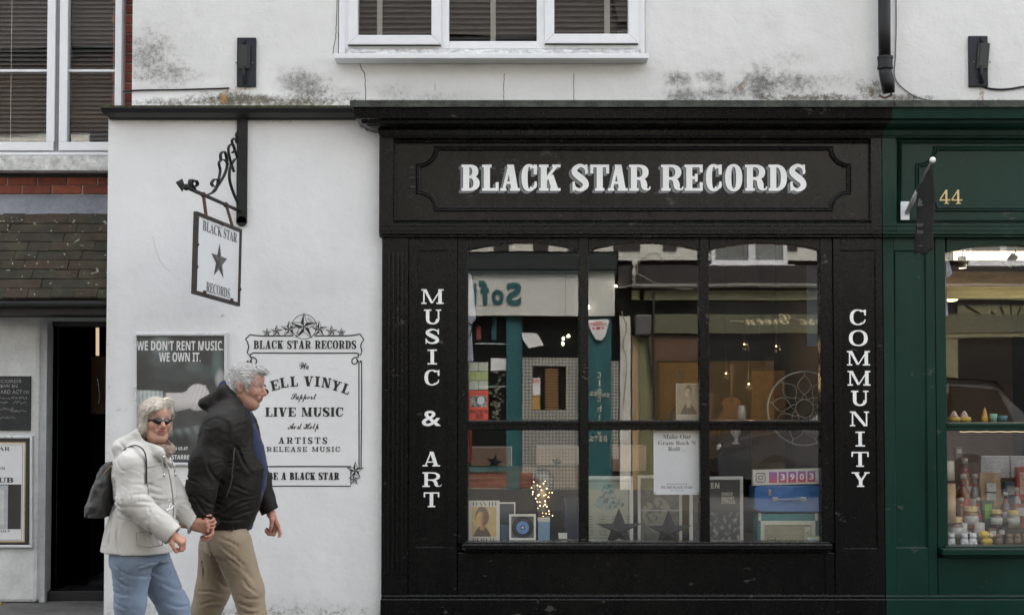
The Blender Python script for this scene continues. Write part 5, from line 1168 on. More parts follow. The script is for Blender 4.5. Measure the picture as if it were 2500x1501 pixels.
mb = MB(); mb.pb(1885, 1898, 1213, 1222, .075, .09); mb.pb(1953, 1966, 1213, 1222, .075, .09); part('handle_mount', mb, M('pale_plastic', (.38,.37,.32), .4), h_, bevel=.003)
mb = MB(); mb.pb(1875, 1881, 1194, 1202, .082, .09); mb.pb(1874, 1882, 1204, 1206, .084, .09); mb.pb(1875, 1881, 1208, 1210, .084, .09); part('latch', mb, M('dull_brass', (.40,.36,.25), .35, metal=.6), bc)
ra = thing('radio', 'old teal and cream radio under the blue carrying case', 'radio', tuple(P3(1922, 1326, .09)))
mb = MB(); mb.pb(1847, 1999, 1254, 1325.5, .10, .28); part('cabinet', mb, M('teal_leatherette', (.025,.13,.13), .5, .12), ra, bevel=.006)
mb = MB(); mb.pb(1850, 1856, 1252, 1270, .092, .11); mb.pb(1988, 1994, 1252, 1270, .092, .11); part('handle_end', mb, M('pale_plastic', (.38,.37,.32), .4), ra)
mb = MB(); fr, fl = panel_frame((1855,1988,1271,1325.5), (1864,1978,1281,1319), .088, .096, .12)
part('front_frame', fr, M('cream_radio_front', (.42,.41,.33), .4), ra, bevel=.002); gr = part('grille_cloth', fl, M('gold_grille', (.22,.20,.13), .5), ra)
for k in range(12): mb = MB(); mb.pb(1865, 1962, 1283+k*3, 1284.2+k*3, .093, .096); part('slat', mb, M('cream_slat', (.34,.32,.24), .4), gr)
mb = MB(); mb.pb(1962, 1976, 1285, 1316, .093, .096); part('dial_plate', mb, M('cream_radio_front', (.42,.41,.33), .4), gr)
mb = MB(); mb.lathe(PX(1968,.09), 0, [(.010,.094),(.010,.082),(.006,.080)], 14, 'y', PZ(1298,.09)); part('knob', mb, M('gold_knob', (.5,.38,.18), .3, metal=.5), ra)
mb = MB(); mb.pb(1872, 1892, 1311, 1317, .0925, .096); part('name_badge', mb, mBF, gr)
mb = MB(); mb.pb(1873.5, 1890.5, 1312.2, 1315.8, .0915, .0925); part('name_badge', mb, M('cream_slat', (.34,.32,.24), .4), gr)
def card(u, v):
    c = np.ones(u.shape+(3,))*np.array([.50,.58,.52]); c[v > .82] = np.array([.30,.34,.05]); c[(np.sin(v*48) > .5)&(v < .7)&(u > .2)] = np.array([.12,.2,.2]); return c
bcd = thing('business_card', 'small pale green business card leaning against the radio', 'card', tuple(P3(1986, 1326, .07))); painted('card_sheet', PX(1969,.07), PX(2003,.07), PZ(1325.5,.07), PZ(1307,.07), .07, card, 34, 24, .4, bcd)
# hoop ornament (dreamcatcher-like ring with petal wires)
hp = thing('wire_hoop', 'large pale wire hoop with petal shaped wires in the window\u2019s right light', 'ornament', tuple(P3(1964, 1087, .25)))
Yh = .25; HC = (1964, 997); HR = 90
mHoop = M('pale_wire', (.24,.24,.20), .5, .1)
mb = MB(); mb.tube([P3(HC[0]+HR*math.cos(R(a)), HC[1]-HR*math.sin(R(a)), Yh) for a in range(0, 361, 8)], .0062, 8, False); part('ring', mb, mHoop, hp, smooth=True)
mb = MB(); mb.tube([P3(HC[0]+22*math.cos(R(a)), HC[1]-22*math.sin(R(a)), Yh) for a in range(0, 361, 20)], .004, 6, False); part('inner_ring', mb, mHoop, hp, smooth=True)
for k in range(9):
    a0 = 90+k*40
    def pc(r, a): return P3(HC[0]+r*math.cos(R(a)), HC[1]-r*math.sin(R(a)), Yh)
    for sgn in (1, -1):
        q = [pc(22, a0-20*sgn*1.0), pc(32, a0-4*sgn), pc(42, a0+12*sgn), pc(58, a0+17*sgn), pc(72, a0+7*sgn), pc(80, a0), pc(89, a0)]
        q2 = spl([(p.x, p.z, 0) for p in q], 4); mb = MB(); mb.tube([(p[0], Yh, p[1]) for p in q2], .0028, 5); part('petal_wire', mb, mHoop, hp, smooth=True)
# jar, guitars on the wall, hanging lamps, sheet
mb = MB(); x, z = P(1811, 1025, .5); mb.lathe(x, .5, [(.03, z),(.033,z+.01),(.033,z+.07),(.028,z+.085),(.028,z+.11)], 18); j = solo('glass_jar', mb, M('dull_glass', (.25,.25,.24), .1, coat=.6), 'small glass jar on the ledge below the guitars', 'jar', smooth=True)
def guitar(px, top, bot, label, m, y=2.3, lean=0):
    t = thing('guitar', label, 'guitar', tuple(P3(px, bot, y)), 'guitars hung at the back of the record shop'); k = (bot-top)
    def o(pts): return [P(px+a*k+lean*(1-b)*k, top+b*k, y) for a, b in pts]
    s = [(0,.50),(.10,.52),(.16,.58),(.15,.65),(.12,.70),(.16,.77),(.21,.87),(.17,.96),(.06,1.0)]
    mb = MB(); mb.prism(o(s + [(-a, b) for a, b in s[::-1][:-1]]), y, y+.07); part('guitar_body', mb, m, t, bevel=.008)
    mb = MB(); mb.prism(o([(-.022,.12),(.022,.12),(.022,.60),(-.022,.60)]), y-.02, y-.001); part('neck', mb, M('dark_fretboard', (.05,.03,.02), .5), t)
    mb = MB(); mb.prism(o([(-.03,.12),(-.04,0),(.04,0),(.03,.12)]), y-.015, y+.005); part('headstock', mb, M('dark_fretboard', (.05,.03,.02), .5), t)
guitar(1786, 890, 1046, 'amber guitar hanging at the back left of the ochre partition', M('amber_guitar', (.15,.06,.02), .4), 2.2)
guitar(1664, 905, 1080, 'dark guitar hanging before the ochre wall', M('black_guitar', (.03,.02,.015), .3), 2.2)
guitar(1735, 960, 1120, 'brown guitar hanging low before the ochre wall', M('brown_guitar', (.10,.05,.02), .3), 2.25)
mb = MB(); mb.pb(1760, 1835, 1052, 1092, 2.0, 2.3); solo('amplifier', mb, M('brown_amp', (.07,.05,.035), .7), 'small brown amplifier on the ledge at the back of the shop', 'amplifier', bevel=.01)
mb = MB(); x, z = P(1797, 1085, 1.5); mb.lathe(x, 1.5, [(.03,z),(.035,z+.01),(.012,z+.03),(.018,z+.06),(.045,z+.10),(.04,z+.15),(.02,z+.17)], 14); solo('white_figurine', mb, mWF, 'pale figurine before the brown amplifier', 'figurine', smooth=True)
mb = MB(); mb.pb(1971, 2001, 648, 845, .5, .503); solo('hanging_sheet', mb, M('blue_white_cloth', (.20,.22,.25), .8, .1), 'pale blue-grey sheet hanging at the window\u2019s right edge', 'sheet')
mb = MB(); mb.box(PX(1700,1.9), PX(2060,1.9), 1.9, 2.15, PZ(1045,1.9), PZ(1025,1.9)); solo('wall_ledge', mb, M('tan_ledge', (.26,.17,.09), .7), 'tan ledge below the guitars at the back of the record shop', 'ledge')
def bulb(px, py, y, label, e=6, r=.0055, drop=True, col=(1,.62,.28)):
    t = thing('pendant_lamp', label, 'lamp', tuple(P3(px, py, y)), 'small warm pendant bulbs in the record shop'); mb = MB(); mb.ball(P3(px, py, y), r, 10, 8)
    part('bulb', mb, M('lit_warm_bulb', (1,.8,.5), .4, .01, emit=(1,.7,.36), es=2.2), t, smooth=True)
    p = P3(px, py, y); mb = MB(); mb.tube([p+Vector((0,0,r*.8)), (p.x, p.y, 2.89)], .003, 5); part('flex', mb, mBF, t)
    l = bpy.data.lights.new('bulb_light', 'POINT'); l.energy = e*.035; l.color = col; l.shadow_soft_size = .03; lo = bpy.data.objects.new('bulb_light', l); COL.objects.link(lo); lo.parent = t; lo.location = (0, -.06, -.02)
bulb(1895, 845, 1.4, 'warm bulb hanging above the hoop ornament', 5, .0055); bulb(1817, 840, 1.9, 'warm bulb hanging left of the others above the guitars', 7); bulb(1772, 911, 1.8, 'low warm bulb beside the guitars', 8, .005); bulb(1828, 937, 1.7, 'lowest warm bulb above the glass jar', 7, .006)
for k, (px, w, h, c) in enumerate([(1870,30,60,(.05,.045,.04)),(1910,30,66,(.06,.05,.05)),(1950,30,60,(.04,.04,.045)),(1985,26,50,(.08,.02,.03))]):
    mb = MB(); mb.pb(px, px+w, 870+k*4, 870+k*4+h, 2.9, 2.92); solo('record_sleeve', mb, M('sleeve_%d' % k, c, .5, .3), ['first record sleeve on the back wall rack, nearest the ochre panel','second record sleeve on the back wall rack','third record sleeve on the back wall rack','maroon record sleeve at the right end of the back rack'][k], 'record sleeve', 'record sleeves on the back wall')
# red curtain strip and brick ledge at lower left
pbox('red_curtain', 1143, 1149, 1052, 1130, .3, .3, M('red_cloth', (.38,.05,.03), .8), 'narrow red cloth at the window\u2019s lower left edge', 'curtain')

# ================================================================== inside the green shop
gi = thing('gift_shop_room', 'warmly lit gift shop room behind the green framed window', 'room', (PX(2500,1.5), 1.5, 0))
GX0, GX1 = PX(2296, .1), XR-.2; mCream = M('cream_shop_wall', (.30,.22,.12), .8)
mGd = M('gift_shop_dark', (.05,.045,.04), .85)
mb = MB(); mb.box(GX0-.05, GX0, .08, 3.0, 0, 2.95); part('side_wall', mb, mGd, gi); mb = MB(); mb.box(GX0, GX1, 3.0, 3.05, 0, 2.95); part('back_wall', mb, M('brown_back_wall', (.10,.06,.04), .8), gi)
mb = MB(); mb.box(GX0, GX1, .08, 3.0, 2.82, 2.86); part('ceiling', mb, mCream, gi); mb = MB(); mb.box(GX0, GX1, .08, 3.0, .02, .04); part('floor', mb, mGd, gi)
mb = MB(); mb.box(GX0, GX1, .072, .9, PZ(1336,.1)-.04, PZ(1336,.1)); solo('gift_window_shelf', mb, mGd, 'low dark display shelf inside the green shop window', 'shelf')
zb_s = PZ(1036, .1); mb = MB(); mb.box(GX0, GX1, .075, .32, zb_s-.02, zb_s+.004); solo('upper_display_shelf', mb, mGd, 'upper shelf behind the green transom', 'shelf')
lt = thing('ceiling_light', 'bright linear ceiling light at the top of the green shop window', 'lamp', tuple(P3(2400, 624, .9)))
mb = MB(); a = P3(2335, 624, .9); mb.box(a.x, GX1, .9, .96, a.z-.03, a.z+.03); part('diffuser', mb, M('lit_diffuser', (1,.9,.7), .5, .01, emit=(1,.80,.50), es=1.6), lt)
mb = MB(); mb.box(a.x-.02, GX1, .89, .97, a.z+.031, a.z+.06); part('housing', mb, mUPVC, lt)
al = bpy.data.lights.new('tube_light', 'AREA'); al.shape = 'RECTANGLE'; al.size = 1.2; al.size_y = .06; al.energy = 3; al.color = (1,.80,.52); ao = bpy.data.objects.new('tube_light', al); COL.objects.link(ao); ao.parent = lt; ao.location = (.45, 0, -.07)
def spot(px, py, y, tilt, label, lit):
    t = thing('spot_lamp', label, 'lamp', tuple(P3(px, py, y)), 'white ceiling spot lamps in the green shop'); p = P3(px, py, y); d = Vector((math.sin(tilt), 0, -math.cos(tilt)))
    mb = MB(); mb.tube([p-d*.045, p+d*.045], .032, 18); part('can', mb, M('beige_can', (.35,.33,.29), .5), t, smooth=False)
    mb = MB(); mb.tube([p-d*.04, p-d*.04+Vector((.02,0,.09))], .006, 6); part('stem', mb, mGreyP, t)
    if lit: mb = MB(); mb.tube([p+d*.0455, p+d*.047], .027, 16); part('lamp_face', mb, M('lit_spot_face', (1,.9,.7), .5, .01, emit=(1,.85,.6), es=1.6), t)
spot(2349, 640, .75, R(3), 'beige spot lamp lit and pointing down, at the left', True); spot(2469, 635, .75, R(-38), 'beige spot lamp tilted sideways below the bright strip', False)
mb = MB(); a = P3(2322, 731, 1.6); mb.ball(a, .055, 14, 8, (1,1,.35)); solo('ceiling_lamp', mb, M('lit_globe', (1,.8,.5), .5, .01, emit=(1,.68,.30), es=1.3), 'small glowing oval lamp at the left of the green shop window', 'lamp', smooth=True)
for (c, d_, y, m, lab) in ((663,700,1.8,'tan_beam','wide tan ceiling beam, the upper one in the green shop'),(700,728,1.4,'olive_beam','narrow olive beam below the tan one in the green shop')):
    mb = MB(); mb.box(GX0, GX1, y, y+.1, PZ(d_,y), PZ(c,y)); solo('ceiling_beam', mb, M(m, (.22,.16,.09) if m[0] == 't' else (.16,.15,.08), .7, .3, 6, .2, stretch=(.3,1,2)), lab, 'beam')
mb = MB(); mb.prism([P(a_, b_, .11) for a_, b_ in ((2306,628),(2316,632),(2326,664),(2322,674),(2310,678),(2316,772),(2306,772))], .11, .15); solo('hanging_shirt', mb, M('white_cotton', (.42,.42,.48), .85), 'white shirt hanging at the left edge of the green shop window', 'shirt', bevel=.01)
# goods on the low shelf
zg = PZ(1336, .12)
def goods(name, px, py0, py1, y, build, label, cat, group=None):
    t = thing(name, label, cat, tuple(P3(px, py1, y)), group); z0 = PZ(py1, y); z1 = PZ(py0, y); build(t, PX(px, y), y, z0, z1-z0); return t
def bottle(liq, cap, lab):
    def f(t, x, y, z, h):
        r = h*.155; mb = MB(); mb.lathe(x, y, [(r*.9,z),(r,z+h*.03),(r,z+h*.52),(r*.75,z+h*.62),(r*.38,z+h*.74),(r*.34,z+h*.92),(r*.42,z+h*.93),(r*.42,z+h*.96),(r*.2,z+h)], 16); part('bottle_glass', mb, M('bottle_%s' % liq[0], liq[1], .12, .1, coat=.5), t, smooth=True)
        mb = MB(); mb.lathe(x, y, [(r*.46,z+h*.90),(r*.46,z+h*1.005),(r*.3,z+h*1.01)], 12); part('cap', mb, M('cap_%s' % cap[0], cap[1], .4), t, smooth=True)
        mb = MB(); mb.lathe(x, y, [(r*1.02,z+h*.12),(r*1.02,z+h*.44)], 16); part('label', mb, M('label_%s' % lab[0], lab[1], .6, .25, 60), t, smooth=True)
        mb = MB(); mb.lathe(x, y, [(r*.45,z+h*.70),(r*.40,z+h*.80)], 12); part('neck_label', mb, M('red_neck_label', (.32,.04,.04), .6, .3, 80), t, smooth=True)
    return f
amber = ('amber', (.20,.06,.015)); darkl = ('plum', (.05,.01,.012)); clr = ('pale', (.20,.22,.20)); wh = ('white', (.40,.39,.37)); rd = ('red', (.32,.04,.04)); bkc = ('black', (.02,.02,.02))
for (px, a_, b_, y, l, c, d_, lab) in ((2352,1120,1236,.50,amber,wh,wh,'tallest amber bottle with a white cap, at the back left of the gift window'),(2349,1158,1262,.40,amber,wh,rd,'amber bottle with red and white label in front of the tallest one'),(2377,1158,1262,.46,clr,wh,wh,'pale glass bottle right of the amber ones'),(2384,1215,1285,.30,darkl,wh,rd,'short plum coloured bottle before the pale one'),(2344,1215,1290,.28,amber,wh,rd,'squat amber bottle at the front left of the gift window'),(2451,1202,1282,.30,darkl,wh,wh,'dark bottle with white label right of the brown pouch'),(2478,1190,1262,.42,clr,wh,wh,'clear jar-like bottle at the right of the gift window')):
    goods('bottle', px, a_, b_, y, bottle(l, c, d_), lab, 'bottle', 'bottles in the gift shop window')
def steps():
    for (a_, b_, z_, y, lab) in ((2300,2420,1262,.34,'upper tier of the display steps behind the bottles'),(2300,2520,1288,.24,'lower tier of the display steps in the gift window')):
        mb = MB(); mb.box(PX(a_,y), PX(b_,y), y-.02, .66, zg, PZ(z_,y)); solo('display_step', mb, M('dark_step', (.06,.04,.03), .5), lab, 'step')
steps()
def pouch(t, x, y, z, h):
    w = h*.30; mb = MB(); mb.v = [(x-w,y-.02,z),(x+w*.9,y-.02,z),(x+w,y+.0,z+h),(x-w*1.05,y+.0,z+h),(x-w,y+.05,z),(x+w*.9,y+.05,z),(x+w,y+.012,z+h),(x-w*1.05,y+.012,z+h)]; mb.f = [[0,1,2,3],[7,6,5,4],[0,4,5,1],[1,5,6,2],[2,6,7,3],[3,7,4,0]]; mb.mi = [0]*6
    part('pouch_body', mb, M('kraft_pouch', (.30,.19,.10), .7, .15, 12, .3), t, bevel=.006)
    mb = MB(); mb.box(x-w*.5,x+w*.42,y-.024,y-.021,z+h*.22,z+h*.70); part('label', mb, wmat, t); mb = MB(); mb.box(x-w*.5,x+w*.42,y-.0255,y-.0245,z+h*.42,z+h*.46); part('printed_band', mb, mBF, t)
wmat = M('label_white', (.36,.34,.31), .6, .25, 60)
goods('coffee_pouch', 2415, 1153, 1238, .40, pouch, 'brown kraft pouch with white label in the gift window', 'pouch')
def canister(c, c2, k=.34):
    def f(t, x, y, z, h): mb = MB(); mb.box(x-h*k, x+h*k, y, y+.05, z, z+h); part('carton', mb, M(c[0], c[1], .5, .2, 50), t, bevel=.003); mb = MB(); mb.box(x-h*k*.6, x+h*k*.6, y-.002, y, z+h*.2, z+h*.85); part('label', mb, M(c2[0], c2[1], .5, .5, 90), t)
    return f
goods('tea_packet', 2409, 1222, 1275, .26, canister(('dark_green_pack',(.03,.06,.04)), ('lime_print',(.12,.30,.04)), .26), 'dark green packet with lime lettering in the gift window', 'packet')
goods('gift_box', 2427, 1113, 1166, .56, canister(('white_pack',(.42,.43,.46)), ('white_pack2',(.46,.46,.50)), .66), 'white gift box standing behind the brown pouch', 'box', 'white gift boxes')
goods('gift_box', 2500, 1113, 1166, .56, canister(('white_pack',(.42,.43,.46)), ('white_pack2',(.46,.46,.50)), .66), 'white gift box cut off by the right edge of the photo', 'box', 'white gift boxes')
goods('sweet_packet', 2496, 1140, 1222, .44, canister(('red_pack',(.30,.03,.03)), ('red_white_pack',(.45,.25,.2)), .2), 'red packet hanging at the right edge of the gift window', 'packet')
for (px, lab) in ((2344, 'white labelled tin behind the leftmost white bear'), (2386, 'white labelled tin behind the second pair of figurines')):
    goods('tin', px, 1276, 1320, .2, lambda t, x, y, z, h: (lambda mb: part('tin_body', mb, wmat, t, smooth=True))((lambda mb: (mb.lathe(x, y, [(h*.30,z),(h*.30,z+h),(h*.25,z+h*1.02)], 18), mb)[1])(MB())), lab, 'tin', 'white tins in the gift window')
_extra = [(2330,1196,1262,.52,'jar',(.10,.05,.02),'dark jam jar behind the amber bottles'),(2392,1196,1262,.56,'box',(.16,.13,.10),'tan carton behind the pale bottle'),(2436,1206,1262,.50,'box',(.22,.21,.20),'grey carton behind the brown pouch'),(2468,1176,1238,.60,'box',(.05,.10,.16),'blue carton at the back of the gift window'),(2366,1236,1290,.24,'jar',(.20,.09,.02),'squat honey jar in the front row'),(2428,1244,1288,.24,'jar',(.06,.02,.03),'plum jam jar in the front row'),(2470,1246,1288,.22,'jar',(.22,.20,.16),'pale glass jar in the front row'),(2489,1230,1288,.26,'box',(.20,.05,.04),'red and brown packet near the photo edge'),(2328,1262,1320,.2,'jar',(.12,.04,.02),'brown jar beside the frame of the gift window'),(2364,1282,1322,.22,'box',(.08,.04,.02),'brown card box between the white tins'),(2442,1288,1322,.22,'box',(.28,.27,.27),'pale card lying before the dark bottle'),(2420,1290,1326,.16,'box',(.12,.07,.04),'small brown box behind the yellow duck'),(2340,1092,1120,.62,'box',(.16,.10,.06),'small brown box on the back ledge of the gift window')]
for (px, a_, b_, y, kd, c_, lab) in _extra:
    def bf(t, x, y, z, h, kd=kd, c_=c_, px=px):
        mb = MB()
        if kd == 'jar':
            mb.lathe(x, y, [(h*.30,z),(h*.34,z+h*.06),(h*.34,z+h*.70),(h*.28,z+h*.8)], 16); part('jar_body', mb, M('jar_%d' % px, c_, .15, .2, 20, coat=.5), t, smooth=True)
            mb = MB(); mb.lathe(x, y, [(h*.30,z+h*.8),(h*.30,z+h),(h*.27,z+h*1.01)], 16); part('lid', mb, mGold, t); mb = MB(); mb.lathe(x, y, [(h*.345,z+h*.2),(h*.345,z+h*.6)], 16); part('label', mb, wmat, t, smooth=True)
        else:
            mb.box(x-h*.3, x+h*.3, y, y+.06, z, z+h); part('carton', mb, M('carton_%d' % px, c_, .5, .3, 40), t, bevel=.002); mb = MB(); mb.box(x-h*.2, x+h*.2, y-.002, y, z+h*.5, z+h*.85); part('label', mb, wmat, t)
    goods('jar' if kd == 'jar' else 'packet', px, a_, b_, y, bf, lab, 'jar' if kd == 'jar' else 'packet')
def bear(t, x, y, z, h):
    mb = MB(); mb.ball((x,y,z+h*.32), h*.33, 12, 9, (1,.8,1)); mb.ball((x,y-.004,z+h*.74), h*.27, 12, 9, (1,.9,.9)); mb.ball((x-h*.2,y,z+h*.95), h*.09, 8, 6); mb.ball((x+h*.2,y,z+h*.95), h*.09, 8, 6); mb.ball((x-h*.2,y-h*.15,z+h*.10), h*.14, 8, 6); mb.ball((x+h*.2,y-h*.15,z+h*.10), h*.14, 8, 6)
    part('figurine_body', mb, M('white_ceramic', (.60,.61,.63), .3), t, smooth=True)
for (px, lab) in ((2318,'white ceramic bear partly behind the green frame'),(2350,'white ceramic bear, second from the green frame'),(2371,'white ceramic bear holding its paws up, next to the yellow duck')): goods('bear_figurine', px, 1300, 1331, .12, bear, lab, 'figurine', 'white ceramic bears')
def duck(t, x, y, z, h):
    mb = MB(); mb.ball((x,y,z+h*.28), h*.34, 12, 8, (1.15,.8,.8)); mb.ball((x-h*.18,y,z+h*.72), h*.30, 12, 8, (1.25,.9,.85)); part('duck_body', mb, M('yellow_duck', (.52,.36,.04), .4), t, smooth=True)
    mb = MB(); mb.ball((x+h*.22,y-.012,z+h*.66), h*.15, 8, 6); part('face', mb, wmat, t, smooth=True); mb = MB(); mb.lathe(0, y, [(h*.09,x+h*.32),(h*.02,x+h*.62)], 8, 'x', z+h*.62); part('beak', mb, M('orange_beak', (.5,.16,.03), .4), t, smooth=True)
goods('duck_figurine', 2405, 1294, 1331, .12, duck, 'yellow duck figurine leaning beside the white bears', 'figurine')
for k, px in enumerate((2435, 2460, 2480, 2497)):
    goods('owl_figurine', px, 1303, 1331, .13, lambda t, x, y, z, h: (lambda mb: part('figurine_body', mb, M('brown_owl', (.15,.10,.06), .5, .4, 60), t, smooth=True))((lambda mb: (mb.ball((x,y,z+h*.4), h*.38, 10, 8, (.85,.8,1.1)), mb.ball((x,y,z+h*.8), h*.26, 10, 8), mb)[-1])(MB())), ['brown speckled owl figurine next to the yellow duck','brown speckled owl figurine, second after the duck','brown speckled owl figurine, third after the duck','brown speckled owl figurine at the photo edge'][k], 'figurine', 'brown owl figurines')
def cake(t, x, y, z, h):
    mb = MB(); mb.lathe(x, y, [(h*.5,z),(h*.62,z+h*.2),(h*.55,z+h*.45)], 14); part('dish', mb, M('yellow_dish', (.5,.33,.05), .4), t, smooth=True); mb = MB(); mb.lathe(x, y, [(h*.42,z+h*.4),(h*.3,z+h*.65),(h*.1,z+h)], 12); part('icing', mb, M('pink_icing', (.5,.36,.33), .5, .3, 50), t, smooth=True)
for (px, lab) in ((2328,'yellow and pink party hat ornament nearest the green frame'),(2353,'yellow and pink party hat ornament, second on the upper shelf')): goods('party_ornament', px, 1003, 1030, .13, cake, lab, 'ornament', 'party ornaments on the upper shelf')
goods('gnome_cone', 2403, 995, 1030, .14, lambda t, x, y, z, h: (lambda mb: part('cone_body', mb, M('orange_cone', (.55,.28,.04), .5, .2, 40), t, smooth=True))((lambda mb: (mb.lathe(x, y, [(h*.22,z),(h*.24,z+h*.2),(h*.15,z+h*.6),(h*.03,z+h)], 14), mb)[1])(MB())), 'orange cone shaped ornament on the upper shelf', 'ornament')
goods('ceramic_cup', 2424, 1010, 1030, .14, lambda t, x, y, z, h: (lambda mb: part('cup_body', mb, M('mint_cup', (.20,.36,.30), .4, .2, 40), t, smooth=True))((lambda mb: (mb.lathe(x, y, [(h*.36,z),(h*.46,z+h)], 14), mb)[1])(MB())), 'mint green cup on the upper shelf', 'cup')
goods('ceramic_bowl', 2447, 1014, 1030, .14, lambda t, x, y, z, h: (lambda mb: part('bowl_body', mb, M('teal_bowl', (.05,.16,.17), .4, .2, 40), t, smooth=True))((lambda mb: (mb.lathe(x, y, [(h*.5,z),(h*.75,z+h)], 14), mb)[1])(MB())), 'dark teal bowl right of the mint cup', 'bowl')
goods('candle', 2312, 1180, 1275, .16, lambda t, x, y, z, h: (lambda mb: part('candle_body', mb, M('peach_wax', (.45,.30,.18), .5), t, smooth=True))((lambda mb: (mb.lathe(x, y, [(.05,z),(.05,z+h)], 16), mb)[1])(MB())), 'tall peach candle at the left edge of the gift window', 'candle')
goods('candle', 2310, 1125, 1172, .16, lambda t, x, y, z, h: (lambda mb: part('candle_body', mb, M('cream_wax', (.45,.40,.33), .5), t, smooth=True))((lambda mb: (mb.lathe(x, y, [(.05,z),(.05,z+h)], 16), mb)[1])(MB())), 'short cream candle above the tall peach one', 'candle')
bs = thing('bead_string', 'string of tiny warm lights under the green transom', 'string lights', tuple(P3(2400, 1054, .08))); mb = MB()
bm_ = MB(); bm_.ball((0,0,0), .0035, 6, 4); bme = bpy.data.meshes.new('bead'); bme.from_pydata(bm_.v, [], bm_.f); bme.materials.append(M('warm_bead', (.9,.75,.5), .3, emit=(1,.75,.45), es=.5))
for k in range(36):
    o = bpy.data.objects.new('bead', bme); COL.objects.link(o); o.parent = bs; o.location = P3(2345+k*4.5, 1053.5+math.sin(k*.8)*.6, .08)-wloc(bs); WL[o.name] = wloc(bs)
# ================================================================== the other side of the street (seen mirrored in the shop glass)
QF = 12.0
def RQ(px, py, q): return P(px, py, 2*YG+q)
def orp(mb, px0, px1, py0, py1, q0, q1):
    a = RQ(px0, py1, q0); b = RQ(px1, py0, q0); mb.box(a[0], b[0], -q0, -q1, a[1], b[1])
mTeal = M('teal_paint', (.022,.115,.125), .45, .15, 4, .1); mOlive = M('olive_paint', (.20,.19,.10), .5, .15, 5, .1); mTimber = M('dark_jetty_timber', (.025,.022,.02), .7, .4, 6, .2)
mLime = M('lime_plaster', (.66,.64,.58), .8, .1, 3, .2); mOGlass = M('dark_shop_glass', (.010,.012,.012), .12, .1, 2, .02, spec=.3)
def oz(py): return RQ(1500, py, QF)[1]
o1 = thing('teal_shop_building', 'timber framed building across the street with a teal shop and white fascia', 'building', (RQ(1300,900,QF)[0], -QF, 0))
xl, xm, xr_ = RQ(900,900,QF)[0], RQ(1508,900,QF)[0], RQ(2700,900,QF)[0]
mb = MB(); mb.box(xl-18, xm, -QF-5, -QF-.1, 0, 7.4); part('wall', mb, mDark, o1)
mb = MB(); mb.box(xl-18, xm, -QF-.1, -QF+.02, oz(614), 6.0); part('plaster_wall', mb, mLime, o1)
mb = MB(); mb.box(xl-18, xm, -QF-.1, -QF+.08, 6.0, 7.4); part('tile_hung_wall', mb, M('brown_hung_tiles', (.045,.028,.02), .9, .3, 9, .4), o1)
def stud(parent, px0, px1): mb = MB(); a, b = RQ(px0,600,QF)[0], RQ(px1,600,QF)[0]; mb.box(a, b, -QF, -QF+.05, oz(612), 5.98); part('timber_stud', mb, mTimber, parent)
for a, b in ((1080,1146),(1204,1243),(1302,1339),(1387,1450),(1497,1507),(1000,1040),(900,940),(780,820),(660,700),(540,580),(420,460),(300,340),(180,220),(60,100)): stud(o1, a, b)
mb = MB(); orp(mb, 1080, 1506, 618, 657, QF-.35, QF); orp(mb, -1500, 1080, 618, 657, QF-.35, QF); part('jetty_beam', mb, M('green_black_jetty', (.012,.02,.02), .5, .3), o1)
mb = MB(); orp(mb, 1060, 1500, 664, 771, QF-.22, QF-.05); fb = part('fascia_board', mb, M('fascia_white', (.62,.62,.58), .5, .05, 2, .05), o1)
mb = MB(); orp(mb, 1058, 1502, 659, 664, QF-.30, QF); part('fascia_cap', mb, M('fascia_cap_teal', (.25,.36,.35), .5), fb)
for (px, py) in ((1161,676),(1265,676),(1364,676),(1396,676),(1364,733),(1396,733),(1475,674),(1480,736)):
    mb = MB(); orp(mb, px-.8, px+.8, py-.8, py+.8, QF-.223, QF-.2); part('fixing', mb, mIron, fb)
mb = MB(); orp(mb, 1381, 1381.7, 664, 771, QF-.222, QF-.2); part('board_joint', mb, mIron, fb)
def oletter(ch, px0, px1, py0, py1, parent, m, q, th=.03, style=None, bold=.05, real=True):
    a = RQ(px0, py1, q); b = RQ(px1, py0, q); mb = MB(); font_mb(mb, ch, a[0], b[0], a[1], b[1], -q+th, style, 1, bold)
    return part('letter', mb, m, parent)
for (ch, a, b, c, d_) in (('S',1236,1274,688,745),('o',1199,1230,706,745),('f',1169,1193,684,745),('i',1156,1163,690,745)): 
    for t in (.0, .012, .024): oletter(ch, a, b, c, d_, fb, mTeal if t > .02 else M('teal_shade', (.015,.08,.085), .6), QF-.222, .004+t, None, .035)
# shopfront below
mb = MB(); orp(mb, 1060, 1505, 773, 1330, QF-.02, QF+.1); part('shop_back', mb, mOGlass, o1)
for (a, b, c, d_, q) in ((1236,1268,773,1330,.10),(1412,1416,773,1330,.12),(1437,1492,774,1330,.14),(1268,1275,773,1330,.06),(1100,1140,773,1330,.10)):
    mb = MB(); orp(mb, a, b, c, d_, QF-q, QF); part('shop_pilaster', mb, mTeal, o1)
for py in (838, 941): mb = MB(); orp(mb, 1160, 1236, py, py+3, QF-.04, QF); part('glass_shelf', mb, M('pale_shelf_edge', (.4,.5,.5), .2), o1)
mb = MB(); orp(mb, 1100, 1236, 1140, 1152, QF-.14, QF); part('shop_sill', mb, mTeal, o1)
mb = MB(); orp(mb, 1100, 1236, 1153, 1335, QF-.08, QF); sr = part('stallriser_wall', mb, mMortar, o1)
sp = []
for r_ in range(11):
    for k in range(6):
        a = RQ(1108+k*35+(17 if r_ % 2 else 0), 1160+r_*12.2, QF-.09)
        if a[1] > .03: sp.append((a[0], -QF+.085, a[1]))
pieces('brick', sp, (.213, .02, .062), [mBricks[0], mBricks[1], mBricks[2]], sr)
for o in sr.children: o.rotation_euler = (0, 0, math.pi)
